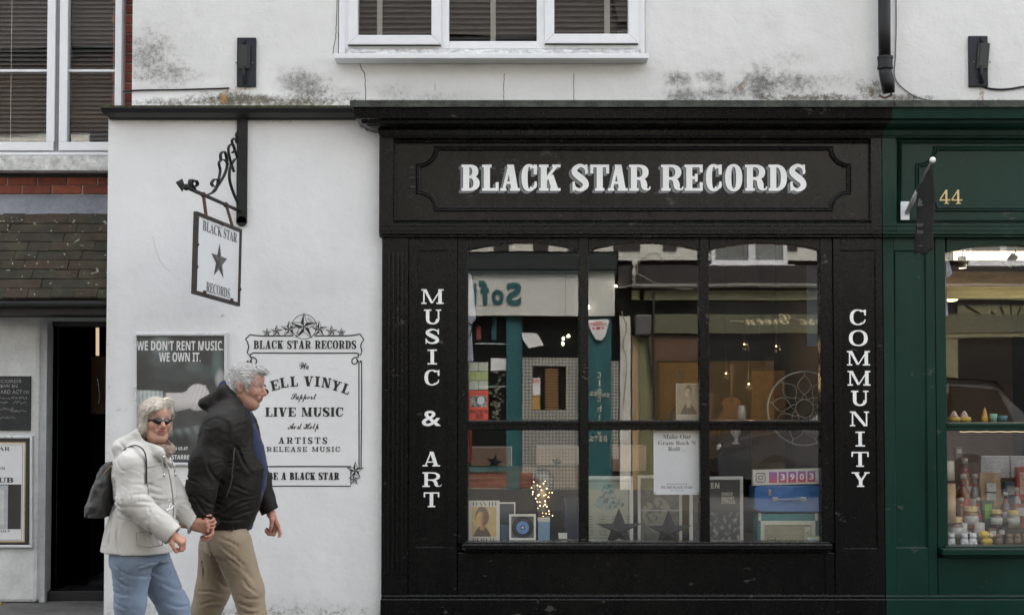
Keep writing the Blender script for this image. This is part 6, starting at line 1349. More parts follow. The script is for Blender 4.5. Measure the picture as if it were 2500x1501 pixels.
# chequer-plate door with window and sale poster
mTread = M('tread_plate', (.42,.42,.38), .3, .1, metal=.7)
dn, nt, b = nm('chequer_plate'); co = texco(nt, (26, 0, 26))
w1 = N(nt, 'ShaderNodeTexWave'); w1.inputs['Scale'].default_value = .5; mp = N(nt, 'ShaderNodeMapping'); mp.inputs['Rotation'].default_value = (0, R(45), 0); nt.links.new(co, mp.inputs[0]); nt.links.new(mp.outputs[0], w1.inputs[0])
ck = N(nt, 'ShaderNodeTexChecker'); ck.inputs['Scale'].default_value = 1.0; nt.links.new(mp.outputs[0], ck.inputs[0])
nt.links.new(mixc(nt, math_(nt, 'MULTIPLY', ck.outputs[1], 1.0), (.16,.16,.14), (.62,.62,.56)), b.inputs['Base Color']); b.inputs['Roughness'].default_value = .35; b.inputs['Metallic'].default_value = .3
bump(nt, b, ck.outputs[1], .5, .004)
mb = MB(); orp(mb, 1275, 1412, 873, 894, QF-.07, QF); orp(mb, 1275, 1300, 894, 1330, QF-.07, QF); orp(mb, 1382, 1412, 894, 1330, QF-.07, QF); orp(mb, 1300, 1382, 1002, 1330, QF-.07, QF); orp(mb, 1492, 1510, 880, 1120, QF-.07, QF)
part('plate_door', mb, dn, o1)
mb = MB(); orp(mb, 1300, 1382, 894, 1002, QF-.03, QF); part('door_window', mb, mOGlass, o1)
mb = MB(); orp(mb, 1299, 1318, 923, 964, QF-.045, QF-.03); sp_ = part('sale_poster', mb, mWhiteP, o1)
a = RQ(1300,934,QF-.046); b2 = RQ(1317,926,QF-.046); mb = MB(); font_mb(mb, 'SALE', a[0], b2[0], a[1], b2[1], -QF+.047, SANSB, 1, .01); part('lettering', mb, M('red_print', (.5,.03,.02), .5), sp_)
mb = MB(); orp(mb, 1299, 1318, 966, 1000, QF-.045, QF-.03); part('orange_poster', mb, M('amber_print', (.5,.28,.08), .5), o1)
mb = MB(); orp(mb, 1330, 1362, 900, 1000, QF-.035, QF-.03); part('striped_display', mb, M('amber_slats', (.30,.16,.05), .5), o1)
for k in range(14): mb = MB(); orp(mb, 1330, 1362, 902+k*7, 904.5+k*7, QF-.04, QF-.035); part('slat', mb, mDark, o1)
mb = MB(); pts = [RQ(x, y, QF-.03) for x, y in ((1264,812),(1311,815),(1327,842),(1292,850))]; mb.v = [(a, -QF+.035, b) for a, b in pts]; mb.f = [[0,1,2,3]]; mb.mi = [0]; part('white_shirt_display', mb, mWhiteP, o1)
mb = MB(); orp(mb, 1197, 1236, 875, 905, QF-.035, QF-.03); part('white_shirt_display', mb, mWhiteP, o1)
mb = MB(); orp(mb, 1200, 1212, 773, 830, QF-.035, QF-.03); part('hanging_garment', mb, mTeal, o1); mb = MB(); orp(mb, 1163, 1174, 795, 830, QF-.035, QF-.03); part('hanging_garment', mb, M('dull_red_garment', (.2,.05,.04), .8), o1)
mb = MB(); rnd = random.Random(3)
for k in range(60):
    a = RQ(1215+rnd.gauss(0, 8), 905+rnd.random()*120, QF-.05); mb.ball((a[0], -QF+.05, a[1]), rnd.uniform(.01,.035), 5, 4, (1,.5,.7))
part('dried_garland', mb, M('sage_leaves', (.20,.21,.15), .8, .5, 30), o1, kind='stuff')
# vertical lettering on the teal pilaster
txt = [('C',1462,916),('l',1463,936),('o',1463,956),('t',1463,976),('h',1463,1000),('i',1463,1022),('n',1463,1040),('g',1463,1062)]
mCr = M('pale_letter', (.5,.48,.42), .5)
for ch, x, y in txt:
    h = 8 if ch not in 'Clth' else 10; oletter(ch, x-(2 if ch in 'li' else 5), x+(2 if ch in 'li' else 5), y-h, y+h*.6, o1, mCr, QF-.142, .004, None, .02)
for k, ch in enumerate('Shoes'): oletter(ch, 1488-k*10-8, 1488-k*10, 960-k*1.2, 972-k*1.2, o1, mCr, QF-.15, .01, None, .02)
for k, ch in enumerate('Bags'): oletter(ch, 1482-k*11-9, 1482-k*11, 1064, 1078, o1, mCr, QF-.15, .01, None, .02)
al_ = thing('alarm_box', 'white alarm box with red print on the teal shop across the street', 'alarm box', tuple([RQ(1462,806,QF-.2)[0], -QF+.2, RQ(1462,806,QF-.2)[1]]))
mb = MB(); pts = [RQ(x, y, QF-.22) for x, y in ((1436,781),(1484,780),(1487,786),(1478,820),(1470,831),(1456,830),(1444,812),(1437,795))]; mb.prism(pts, -QF+.15, -QF+.22); part('cover', mb, mWhiteP, al_, bevel=.012)
for (t, a, b, c, d_) in (('SECURITY',1450,1470,785,788),('ALARM SYSTEMS',1442,1478,790,793),('999',1455,1463,799,804)): pass
mb = MB()
for (a, b, c, d_) in ((1450,1470,785,787.5),(1441,1479,789,791.5),(1448,1472,793,795.5),(1455,1465,798,805),(1446,1451,799,804),(1469,1474,799,804)): orp(mb, a, b, c, d_, QF-.2215, QF-.22)
part('printed_panel', mb, M('red_print', (.5,.03,.02), .5), al_)
# right hand neighbour: white upper storey, olive shop
o2 = thing('olive_shop_building', 'white and black timbered building across the street with an olive shop front', 'building', (RQ(2000,900,QF)[0], -QF, 0))
mb = MB(); mb.box(xm+.01, xr_+1, -QF-5, -QF-.1, 0, 7.6); part('wall', mb, mDark, o2)
mb = MB(); mb.box(xm+.01, xr_+1, -QF-.1, -QF+.02, oz(636), 7.6); part('plaster_wall', mb, mLime, o2)
for a, b in ((1509,1563),(1618,1651),(1709,1733),(1921,1946),(2003,2050),(2150,2190),(2300,2340)): stud(o2, a, b)
for (a, b) in ((1734, 1920), (2360, 2520)):
    z1_ = oz(594)+.9; mb = MB(); x0_, x1_ = RQ(a,600,QF)[0], RQ(b,600,QF)[0]; z0_ = oz(641); xm_ = (x0_*.46+x1_*.54)
    mb.box(x0_, x1_, -QF+.02, -QF+.09, z0_-.05, z0_+.03); mb.box(x0_, x0_+.07, -QF+.02, -QF+.08, z0_+.03, z1_); mb.box(x1_-.07, x1_, -QF+.02, -QF+.08, z0_+.03, z1_); mb.box(xm_-.06, xm_+.06, -QF+.02, -QF+.08, z0_+.03, z1_); mb.box(x0_, x1_, -QF+.02, -QF+.08, z1_, z1_+.08)
    w = part('window', mb, mUPVC, o2, bevel=.01); mb = MB(); mb.box(x0_+.07, x1_-.07, -QF+.03, -QF+.035, z0_+.03, z1_); part('pane', mb, M('curtained_glass', (.16,.17,.16), .15, .3, 2), w)
    mb = MB(); mb.box(x0_-.1, x1_+.1, -QF+.02, -QF+.16, z0_-.10, z0_-.05); part('sill', mb, mUPVC, w)
mb = MB(); orp(mb, 1509, 2700, 648, 700, QF-.2, QF); part('jetty_beam', mb, mTimber, o2)
mb = MB(); a = RQ(1545,698,QF-.28); b = RQ(2700,698,QF-.28); mb.tube([(a[0],-QF+.28,a[1]),(b[0],-QF+.28,b[1])], .045, 10); part('gutter', mb, M('grey_gutter', (.14,.135,.12), .5), o2)
mb = MB(); orp(mb, 1574, 2700, 709, 733, QF-.16, QF); part('olive_band', mb, mOlive, o2); mb = MB(); orp(mb, 1544, 1562, 709, 733, QF-.16, QF); part('olive_band', mb, mOlive, o2)
mb = MB(); orp(mb, 1597, 2700, 768, 813, QF-.12, QF); ofb = part('fascia_board', mb, M('olive_fascia', (.11,.11,.065), .5, .1), o2)
a = RQ(1797,793,QF-.122); b = RQ(2100,766,QF-.122); mb = MB(); font_mb(mb, 'Rose Green', a[0]+.15, b[0]-.35, a[1], b[1], -QF+.124, SCRIPT, 1, .0); 
for k in range(5): x = a[0]+.1-k*.045; mb.box(x, x+.018, -QF+.122, -QF+.125, a[1]+.05, a[1]+.068)
part('lettering', mb, M('gilt_script', (.75,.66,.42), .4), ofb)
mb = MB(); orp(mb, 1509, 2700, 734, 1335, QF-.02, QF+.05); part('shop_back', mb, mOGlass, o2)
mb = MB(); orp(mb, 1515, 1540, 772, 1330, QF-.10, QF); part('white_corner_post', mb, mLime, o2)
mb = MB(); orp(mb, 1545, 1560, 820, 1330, QF-.08, QF); part('tan_post', mb, M('tan_post', (.40,.29,.16), .7), o2); mb = MB(); orp(mb, 1562, 1598, 815, 1330, QF-.10, QF); part('shop_pilaster', mb, mOlive, o2)
mb = MB(); a = RQ(1598,712,QF-.3); b = RQ(1596,1040,QF-.14); mb.tube([(a[0],-QF+.2,a[1]),(b[0],-QF+.2,b[1])], .02, 8); a = RQ(1583,820,QF-.3); b = RQ(1594,940,QF-.14); mb.tube([(a[0],-QF+.2,a[1]),(b[0],-QF+.2,b[1])], .02, 8); part('thin_pipe', mb, mTimber, o2)
mb = MB(); orp(mb, 1553, 1592, 768, 818, QF-.3, QF-.1); part('meter_box', mb, M('grey_box', (.09,.09,.085), .5), o2, bevel=.03)
mb = MB(); orp(mb, 1598, 1890, 880, 1340, QF-.03, QF); part('warm_blind', mb, M('ochre_blind', (.085,.05,.016), .8), o2)
mb = MB(); orp(mb, 1598, 1720, 816, 880, QF-.04, QF); part('brown_awning_board', mb, mWoodD, o2)
# door hood with sunburst at the far right
mb = MB(); orp(mb, 2300, 2700, 815, 824, QF-.14, QF); orp(mb, 2338, 2560, 745, 812, QF-.06, QF); orp(mb, 2313, 2340, 824, 1330, QF-.12, QF); hood = part('door_surround', mb, mOlive, o2)
c = RQ(2468, 812, QF-.07)
for k in range(9):
    an = R(10+k*20); mb = MB(); p0 = Vector((c[0]+.13*math.cos(an), -QF+.07, c[1]+.13*math.sin(an))); p1 = Vector((c[0]+(.85 if abs(math.cos(an)) > .7 else .5)*math.cos(an), -QF+.07, c[1]+(.85*abs(math.sin(an))+.02 if abs(math.cos(an)) > .7 else .44*math.sin(an)))); mb.tube([p0, p1], .014, 6); part('sunburst_ray', mb, mTimber, hood)
mb = MB(); mb.tube([(c[0]+.13*math.cos(R(a)), -QF+.07, c[1]+.13*math.sin(R(a))) for a in range(0, 181, 15)], .014, 6); part('sunburst_arc', mb, mTimber, hood)
# tangle of cables at the corner
for pts in (((1552,640),(1549,660),(1556,668),(1575,676),(1600,690),(1650,704),(1690,706)), ((1500,702),(1530,700),(1548,690),(1552,672)), ((1549,655),(1545,680),(1552,690),(1546,700)), ((1556,668),(1562,640),(1600,618),(1618,640)), ((1518,760),(1530,800),(1520,840),(1530,890),(1522,1000))):
    q_ = [RQ(x, y, QF-.3) for x, y in pts]; q_ = spl([(a, b, 0) for a, b in q_], 6); mb = MB(); mb.tube([(a, -QF+.3, b) for a, b, _ in q_], .011, 5); part('cable', mb, M('pale_cable', (.25,.24,.2), .7), o2)
mb = MB(); a = RQ(1550,640,QF-.32); mb.ball((a[0],-QF+.32,a[1]), .05, 8, 6, (1,.6,1.4)); a = RQ(1549,664,QF-.32); mb.ball((a[0],-QF+.32,a[1]), .035, 8, 6, (1,.6,2)); part('cable_insulator', mb, mLime, o2)
for (px, py, e) in ((1388,820,7),(1376,826,4),(1375,838,4),(1504,698,8),(1436,750,8)):
    a = RQ(px, py, QF-.3); mb = MB(); mb.ball((a[0], -QF+.26, a[1]), .022, 8, 6, (1,1,1.3)); part('lit_spot', mb, M('lit_spot_%d' % e, (1,.9,.7), .4, .01, emit=(1,.85,.6), es=e*4), o1)
for o, x0_, x1_, zt_ in ((o1, xl-18.2, xm, 7.4), (o2, xm+.01, xr_+1.2, 7.6)):
    mb = MB(); mb.v = [(x0_,-QF+.35,zt_),(x1_,-QF+.35,zt_),(x1_,-QF-2.5,zt_+2.0),(x0_,-QF-2.5,zt_+2.0),(x0_,-QF-5.2,zt_),(x1_,-QF-5.2,zt_)]; mb.f = [[3,2,1,0],[4,5,2,3],[4,3,0],[5,1,2]]; mb.mi = [0]*4; part('roof', mb, M('red_clay_roof', (.030,.022,.018), .9, .3, 5, .4), o)
# ------- dark grey car parked behind the camera (its bonnet and windscreen show in the glass)
car = thing('parked_car', 'dark grey estate car parked across the street, mirrored in the shop glass', 'car', (5.2, -11.0, 0))
def carmesh(sec, y0, y1, tuck):
    mb = MB(); n = len(sec)
    ys = [(y0, 1.0), (y0+.06, 0), (y1-.06, 0), (y1, 1.0)]
    for (yy, tk) in ys:
        for (x, z, k) in sec: mb.v.append((x, yy + (tuck*k*tk if yy < (y0+y1)/2 else -tuck*k*tk) + (k*tuck if yy < (y0+y1)/2 else -k*tuck), z - .02*tk))
    for j in range(3):
        for i in range(n): mb.f.append([j*n+i, j*n+(i+1) % n, (j+1)*n+(i+1) % n, (j+1)*n+i]); mb.mi.append(0)
    mb.f += [list(range(n))[::-1], list(range(3*n, 4*n))]; mb.mi += [0, 0]; return mb
mCar = M('dark_grey_car_paint', (.035,.036,.04), .55, .03, 2, 0, metal=.1, coat=.15); mTy = M('tyre', (.02,.02,.02), .9)
ya_, yb2 = -11.75, -10.05; xf = 3.05
body = [(xf,.35,0),(xf-.02,.62,0),(xf+.08,.80,0),(xf+.35,.92,0),(xf+1.15,1.05,.02),(xf+1.9,1.55,.16),(xf+2.3,1.74,.2),(xf+3.2,1.80,.2),(xf+4.2,1.74,.2),(xf+4.55,1.3,.08),(xf+4.65,.9,0),(xf+4.6,.4,0),(xf+4.1,.28,0),(xf+.5,.28,0)]
part('body', carmesh(body, ya_, yb2, .9), mCar, car, smooth=False, bevel=.04)
for s_ in (yb2-.155, ya_+.155):
    mb = MB(); d_ = .012 if s_ > -11 else -.012
    for (a, b, c2, e2) in ((xf+1.35, xf+2.25, xf+2.45, xf+2.25),): 
        for quad in ([(xf+1.45,1.08),(xf+2.45,1.08),(xf+2.5,1.62),(xf+2.15,1.6)], [(xf+2.52,1.08),(xf+3.4,1.08),(xf+3.4,1.66),(xf+2.57,1.63)], [(xf+3.47,1.08),(xf+4.4,1.10),(xf+4.15,1.6),(xf+3.47,1.66)]): mb.prism(quad, s_, s_+d_*8)
    part('side_window', mb, mOGlass, car)
mb = MB(); mb.v = [(xf+1.14,yb2-.10,1.07),(xf+1.14,ya_+.10,1.07),(xf+1.98,ya_+.26,1.62),(xf+1.98,yb2-.26,1.62)]; mb.v = [(x-.02, y, z+.02) for x, y, z in mb.v]; mb.f = [[0,1,2,3]]; mb.mi = [0]; part('windscreen', mb, mOGlass, car)
for x in (xf+.85, xf+3.75):
    for yy in (yb2+.01, ya_-.01):
        s_ = 1 if yy > -11 else -1; mb = MB(); mb.lathe(x, 0, [(.30,yy-.2*s_),(.33,yy-.17*s_),(.33,yy-.02*s_),(.29,yy)], 24, 'y', .33); t_ = part('wheel', mb, mTy, car, smooth=True)
        mb = MB(); mb.lathe(x, 0, [(.21,yy-.01*s_),(.19,yy+.004*s_),(.05,yy+.006*s_)], 18, 'y', .33); part('rim', mb, M('dark_alloy', (.04,.04,.042), .5), t_)
for yy in (yb2-.25, ya_+.25): mb = MB(); mb.ball((xf+.06,yy,.72), .11, 12, 8, (.5,1.4,.7)); part('headlight', mb, M('headlight_glass', (.6,.6,.62), .08), car, smooth=True)
# ================================================================== figures: implicit surfaces meshed by surface nets
class SDF:
    def __init__(s, lo, hi, h):
        s.lo = np.array(lo, float); s.h = h; s.n = [int(math.ceil((b-a)/h))+1 for a, b in zip(lo, hi)]
        s.D = np.full(s.n, .08); s.ax = [s.lo[i]+h*np.arange(s.n[i]) for i in range(3)]
    def _sl(s, lo, hi):
        a = [max(0, int((lo[i]-s.lo[i])/s.h)) for i in range(3)]; b = [min(s.n[i], int((hi[i]-s.lo[i])/s.h)+2) for i in range(3)]
        sl = tuple(slice(a[i], max(a[i], b[i])) for i in range(3)); G = np.meshgrid(*[s.ax[i][sl[i]] for i in range(3)], indexing='ij'); return sl, G
    def _op(s, sl, d, k, op):
        if d.size == 0: return
        A_ = s.D[sl]
        if op == '-': h = np.clip(.5-.5*(A_+d)/k, 0, 1); s.D[sl] = A_*(1-h)-d*h+k*h*(1-h)
        else: h = np.clip(.5+.5*(A_-d)/k, 0, 1); s.D[sl] = A_*(1-h)+d*h-k*h*(1-h)
    def cap(s, a, b, ra, rb, k=.015, op='+', f=(1,1,1)):
        a, b = np.array(a, float), np.array(b, float); m = max(ra, rb)*max(f)+.05; sl, (X, Y, Z) = s._sl(np.minimum(a, b)-m, np.maximum(a, b)+m)
        ba = b-a; L = ba@ba+1e-12; px, py, pz = X-a[0], Y-a[1], Z-a[2]; t = np.clip((px*ba[0]+py*ba[1]+pz*ba[2])/L, 0, 1)
        d = np.sqrt(((px-ba[0]*t)/f[0])**2+((py-ba[1]*t)/f[1])**2+((pz-ba[2]*t)/f[2])**2)-(ra+(rb-ra)*t); s._op(sl, d, k, op)
    def ell(s, c, r, k=.015, op='+', rot=None):
        c = np.array(c, float); m = max(r)+.05; sl, (X, Y, Z) = s._sl(c-m, c+m); p = [X-c[0], Y-c[1], Z-c[2]]
        if rot is not None: Mt = np.array(rot.inverted() if hasattr(rot, 'inverted') else rot); p = [Mt[i][0]*p[0]+Mt[i][1]*p[1]+Mt[i][2]*p[2] for i in range(3)]
        q = np.sqrt((p[0]/r[0])**2+(p[1]/r[1])**2+(p[2]/r[2])**2)+1e-9; q2 = np.sqrt((p[0]/r[0]**2)**2+(p[1]/r[1]**2)**2+(p[2]/r[2]**2)**2)+1e-9
        s._op(sl, np.clip(q*(q-1)/q2, -.2, .2), k, op)
    def stack(s, rows, k=.02, op='+', e=2.3, open_=False):
        """rows (z, cx, cy, rx, ry), a lofted elliptical column"""
        rows = sorted(rows); zs = [r[0] for r in rows]; lo = [min(r[1]-r[3] for r in rows)-.05, min(r[2]-r[4] for r in rows)-.05, zs[0]-.05]; hi = [max(r[1]+r[3] for r in rows)+.05, max(r[2]+r[4] for r in rows)+.05, zs[-1]+.05]
        sl, (X, Y, Z) = s._sl(lo, hi); z1 = s.ax[2][sl[2]]; g = lambda j: np.interp(z1, zs, [r[j] for r in rows])[None, None, :]
        cx, cy, rx, ry = g(1), g(2), g(3), g(4); q = (np.abs((X-cx)/rx)**e+np.abs((Y-cy)/ry)**e)**(1/e); d = (q-1)*np.minimum(rx, ry)
        dz = np.maximum(zs[0]-Z, Z-zs[-1]); s._op(sl, np.maximum(d, dz), k, op)
    def lop(s, c, d, Rr, k=.003):
        c = np.array(c, float); d = np.array(Vector(d).normalized()); sl, (X, Y, Z) = s._sl(c-Rr, c+Rr); q = [X-c[0], Y-c[1], Z-c[2]]
        s._op(sl, np.maximum(-(q[0]*d[0]+q[1]*d[1]+q[2]*d[2]), np.sqrt(q[0]**2+q[1]**2+q[2]**2)-Rr), k, '-')
    def disp(s, fn):
        X, Y, Z = np.meshgrid(*s.ax, indexing='ij', sparse=True); m = np.abs(s.D) < .03; idx = np.nonzero(m)
        s.D[m] += fn(s.ax[0][idx[0]], s.ax[1][idx[1]], s.ax[2][idx[2]])
    def cut(s, fn):
        X, Y, Z = np.meshgrid(*s.ax, indexing='ij', sparse=True); s.D = np.maximum(s.D, fn(X, Y, Z))
    def mesh(s):
        D = s.D; nx, ny, nz = D.shape; S = D < 0; c = (nx-1, ny-1, nz-1)
        cnt = np.zeros(c, np.float32); acc = np.zeros(c+(3,), np.float32)
        sub = lambda A_, o: A_[o[0]:o[0]+c[0], o[1]:o[1]+c[1], o[2]:o[2]+c[2]]
        for ax in range(3):
            for o1 in (0, 1):
                for o2 in (0, 1):
                    o = [0, 0, 0]; oth = [i for i in range(3) if i != ax]; o[oth[0]] = o1; o[oth[1]] = o2; p = list(o); p[ax] = 1
                    a, b = sub(D, o), sub(D, p); m = (a < 0) != (b < 0); t = np.where(m, a/(a-b+1e-12), 0)
                    cnt += m
                    for i in range(3): acc[..., i] += np.where(m, (t if i == ax else o[i]), 0)
        vm = cnt > 0; idx = -np.ones(c, np.int64); idx[vm] = np.arange(vm.sum()); ii = np.argwhere(vm)
        V = s.lo + s.h*(ii + acc[vm]/cnt[vm][:, None])
        F = []
        for ax in range(3):
            o = [i for i in range(3) if i != ax]; a = [slice(None)]*3; b = [slice(None)]*3; a[ax] = slice(0, D.shape[ax]-1); b[ax] = slice(1, None)
            for q in o: a[q] = slice(1, D.shape[q]-1); b[q] = slice(1, D.shape[q]-1)
            sa, sb = S[tuple(a)], S[tuple(b)]; e = np.argwhere(sa != sb)
            if not len(e): continue
            base = e.copy(); base[:, o[0]] += 1; base[:, o[1]] += 1
            def vi(d0, d1): q = base.copy(); q[:, o[0]] += d0; q[:, o[1]] += d1; return idx[q[:, 0], q[:, 1], q[:, 2]]
            quad = np.stack([vi(-1,-1), vi(0,-1), vi(0,0), vi(-1,0)], 1); fl = sa[tuple(e.T)]
            if ax == 1: fl = ~fl
            quad[~fl] = quad[~fl][:, ::-1]; F.append(quad)
        return V, np.concatenate(F)
def merge(ms):
    V, F, o = [], [], 0
    for v, f in ms: V.append(v); F.append(f+o); o += len(v)
    return np.concatenate(V), np.concatenate(F)
def skin_part(name, VF, mat, parent, smooth_it=2, colfn=None, label=None):
    V, F = VF; L = wloc(parent); me = bpy.data.meshes.new(name); me.from_pydata((V-np.array(L)).tolist(), [], F.tolist()); me.materials.append(mat)
    me.polygons.foreach_set('use_smooth', [True]*len(me.polygons))
    if colfn:
        c = np.clip(colfn(V), 0, 1); at = me.color_attributes.new('print', 'FLOAT_COLOR', 'POINT'); at.data.foreach_set('color', np.concatenate([c, np.ones((len(c), 1))], 1).astype(np.float32).ravel())
    o = bpy.data.objects.new(name, me); COL.objects.link(o); o.parent = parent; WL[o.name] = L
    if smooth_it: m = o.modifiers.new('relax', 'SMOOTH'); m.iterations = smooth_it; m.factor = .5
    if label: o['label'] = label
    return o
# skin, cloth and hair
m, nt, b = nm('skin'); a = N(nt, 'ShaderNodeVertexColor'); a.layer_name = 'print'; co = texco(nt)
nt.links.new(mixc(nt, ramp(nt, noise(nt, co, 75, 5, .7), [(.42, (0,0,0)), (.75, (.5,.5,.5))]), a.outputs[0], (.30,.12,.085)), b.inputs['Base Color'])
b.inputs['Roughness'].default_value = .58; b.inputs['Specular IOR Level'].default_value = .35; b.inputs['Subsurface Weight'].default_value = .04; b.inputs['Subsurface Radius'].default_value = (.012,.004,.002); b.inputs['Subsurface Scale'].default_value = .6
bump(nt, b, noise(nt, co, 220, 3), .25, .002); mSkin = m
def cloth(name, col, var=.12, rough=.8, weave=500, fold=.15, fs=(1,1,1), fsc=24, sheen=.15, spec=.3):
    m, nt, b = nm(name); co = texco(nt); cf = texco(nt, fs); n1 = noise(nt, co, 5, 4); n2 = noise(nt, co, weave, 2); 
    nr = N(nt, 'ShaderNodeTexNoise'); nr.noise_type = 'RIDGED_MULTIFRACTAL'; nr.normalize = True; nr.inputs['Scale'].default_value = fsc*.45; nr.inputs['Detail'].default_value = 2.5; nr.inputs['Roughness'].default_value = .45; nr.inputs['Distortion'].default_value = .9
    mpr = N(nt, 'ShaderNodeMapping'); mpr.inputs['Rotation'].default_value = (0, R(28), 0); mpr.inputs['Scale'].default_value = (.8, 1, 1.6); nt.links.new(cf, mpr.inputs[0]); nt.links.new(mpr.outputs[0], nr.inputs['Vector']); n3 = nr.outputs['Fac']
    nt.links.new(ramp(nt, math_(nt, 'ADD', math_(nt, 'MULTIPLY', n1, .75), math_(nt, 'MULTIPLY', n2, .25)), [(.35, tuple(c*(1-var) for c in col)), (.65, tuple(c*(1+var) for c in col))]), b.inputs['Base Color'])
    b.inputs['Roughness'].default_value = rough; b.inputs['Sheen Weight'].default_value = sheen; b.inputs['Specular IOR Level'].default_value = spec
    bump(nt, b, math_(nt, 'ADD', math_(nt, 'MULTIPLY', n3, 1.0), math_(nt, 'MULTIPLY', n2, .05)), fold, .02); return m
mJk = cloth('black_shell_jacket', (.0115,.0098,.0082), rough=.62, spec=.2, fold=.40, sheen=.02); mFl = cloth('blue_fleece', (.011,.018,.062), rough=.95, sheen=.1)
mKh = cloth('khaki_cotton', (.27,.212,.148), fold=.30, fs=(1,1,.8), fsc=16, rough=.85); mWj = cloth('off_white_jacket', (.50,.485,.455), var=.04, rough=.7, fold=.28)
mJe = cloth('light_blue_denim', (.165,.21,.285), var=.28, rough=.9, fs=(1,1,.8), fsc=16); mKn = cloth('mauve_brown_knit', (.22,.155,.125), var=.25, rough=.95, weave=160, fold=.5, fsc=60)
mBg = cloth('black_leather', (.022,.022,.022), rough=.42, fold=.25, sheen=0, spec=.5); mShirt = cloth('pale_blue_shirt', (.35,.42,.55))
def hairmat(name, lo, hi, sc, ax=(1,1,.15), c2=None):
    m, nt, b = nm(name); co = texco(nt, ax); n = noise(nt, co, sc, 4, .65, .6); n2 = noise(nt, texco(nt), 14, 3)
    nt.links.new(ramp(nt, math_(nt, 'ADD', math_(nt, 'MULTIPLY', n, .7), math_(nt, 'MULTIPLY', n2, .3)), [(.36, lo), (.62, hi)]), b.inputs['Base Color'])
    b.inputs['Roughness'].default_value = .55; b.inputs['Sheen Weight'].default_value = .3; bump(nt, b, n, .5, .004); return m
mHm = hairmat('short_grey_hair', (.20,.195,.19), (.56,.55,.53), 130, (.5,1,.6)); mHw = hairmat('ash_blonde_hair', (.24,.20,.15), (.56,.50,.42), 150, (1,1,.10))
def strands(VF, n, dirf, ln, parent, mats, T, R3, seed=1, w=.0011, lift=.35, rnd_=.28):
    V, F = VF; R3 = np.array(R3); Rn = R3/np.cbrt(np.linalg.det(R3)); L = (V-np.array(T))@np.linalg.inv(R3).T; rs = np.random.RandomState(seed)
    a, b2, c = L[F[:,0]], L[F[:,1]], L[F[:,2]]; N_ = np.cross(b2-a, c-a); N_ /= np.linalg.norm(N_, axis=1, keepdims=True)+1e-9; C_ = L[F].mean(1)
    if ((C_-L.mean(0))*N_).sum(1).mean() < 0: N_ = -N_
    i = rs.choice(len(F), n); p = C_[i]; nn = N_[i]; d = dirf(p)+rs.randn(n, 3)*rnd_; d -= nn*(d*nn).sum(1, keepdims=True)*.9; d /= np.linalg.norm(d, axis=1, keepdims=True)+1e-9
    l = ln*(.5+rs.rand(n, 1)); s_ = np.cross(d, nn); s_ /= np.linalg.norm(s_, axis=1, keepdims=True)+1e-9; Vv, Ff, mi = [], [], []
    lf_ = lift*rs.rand(n, 1)**2
    q0 = p-nn*.001; q1 = p+d*l*.5+nn*(.0012+l*lf_*.35); q2 = p+d*l+nn*(l*lf_*.8)
    W_ = w*(.6+.8*rs.rand(n, 1)); pts = np.stack([q0-s_*W_, q0+s_*W_, q1+s_*W_*.9, q1-s_*W_*.9, q2], 1)
    pts = (pts.reshape(-1, 3)@R3.T+np.array(T)).reshape(-1, 3); mb = MB(); mb.v = [tuple(v) for v in pts.tolist()]
    for k in range(n): o = k*5; mb.f += [[o, o+1, o+2, o+3], [o+3, o+2, o+4]]; m_ = k % len(mats); mb.mi += [m_, m_]
    return part('hair_strands', mb, mats, parent, kind='stuff')
mEye = M('eye_dark', (.03,.02,.015), .2)

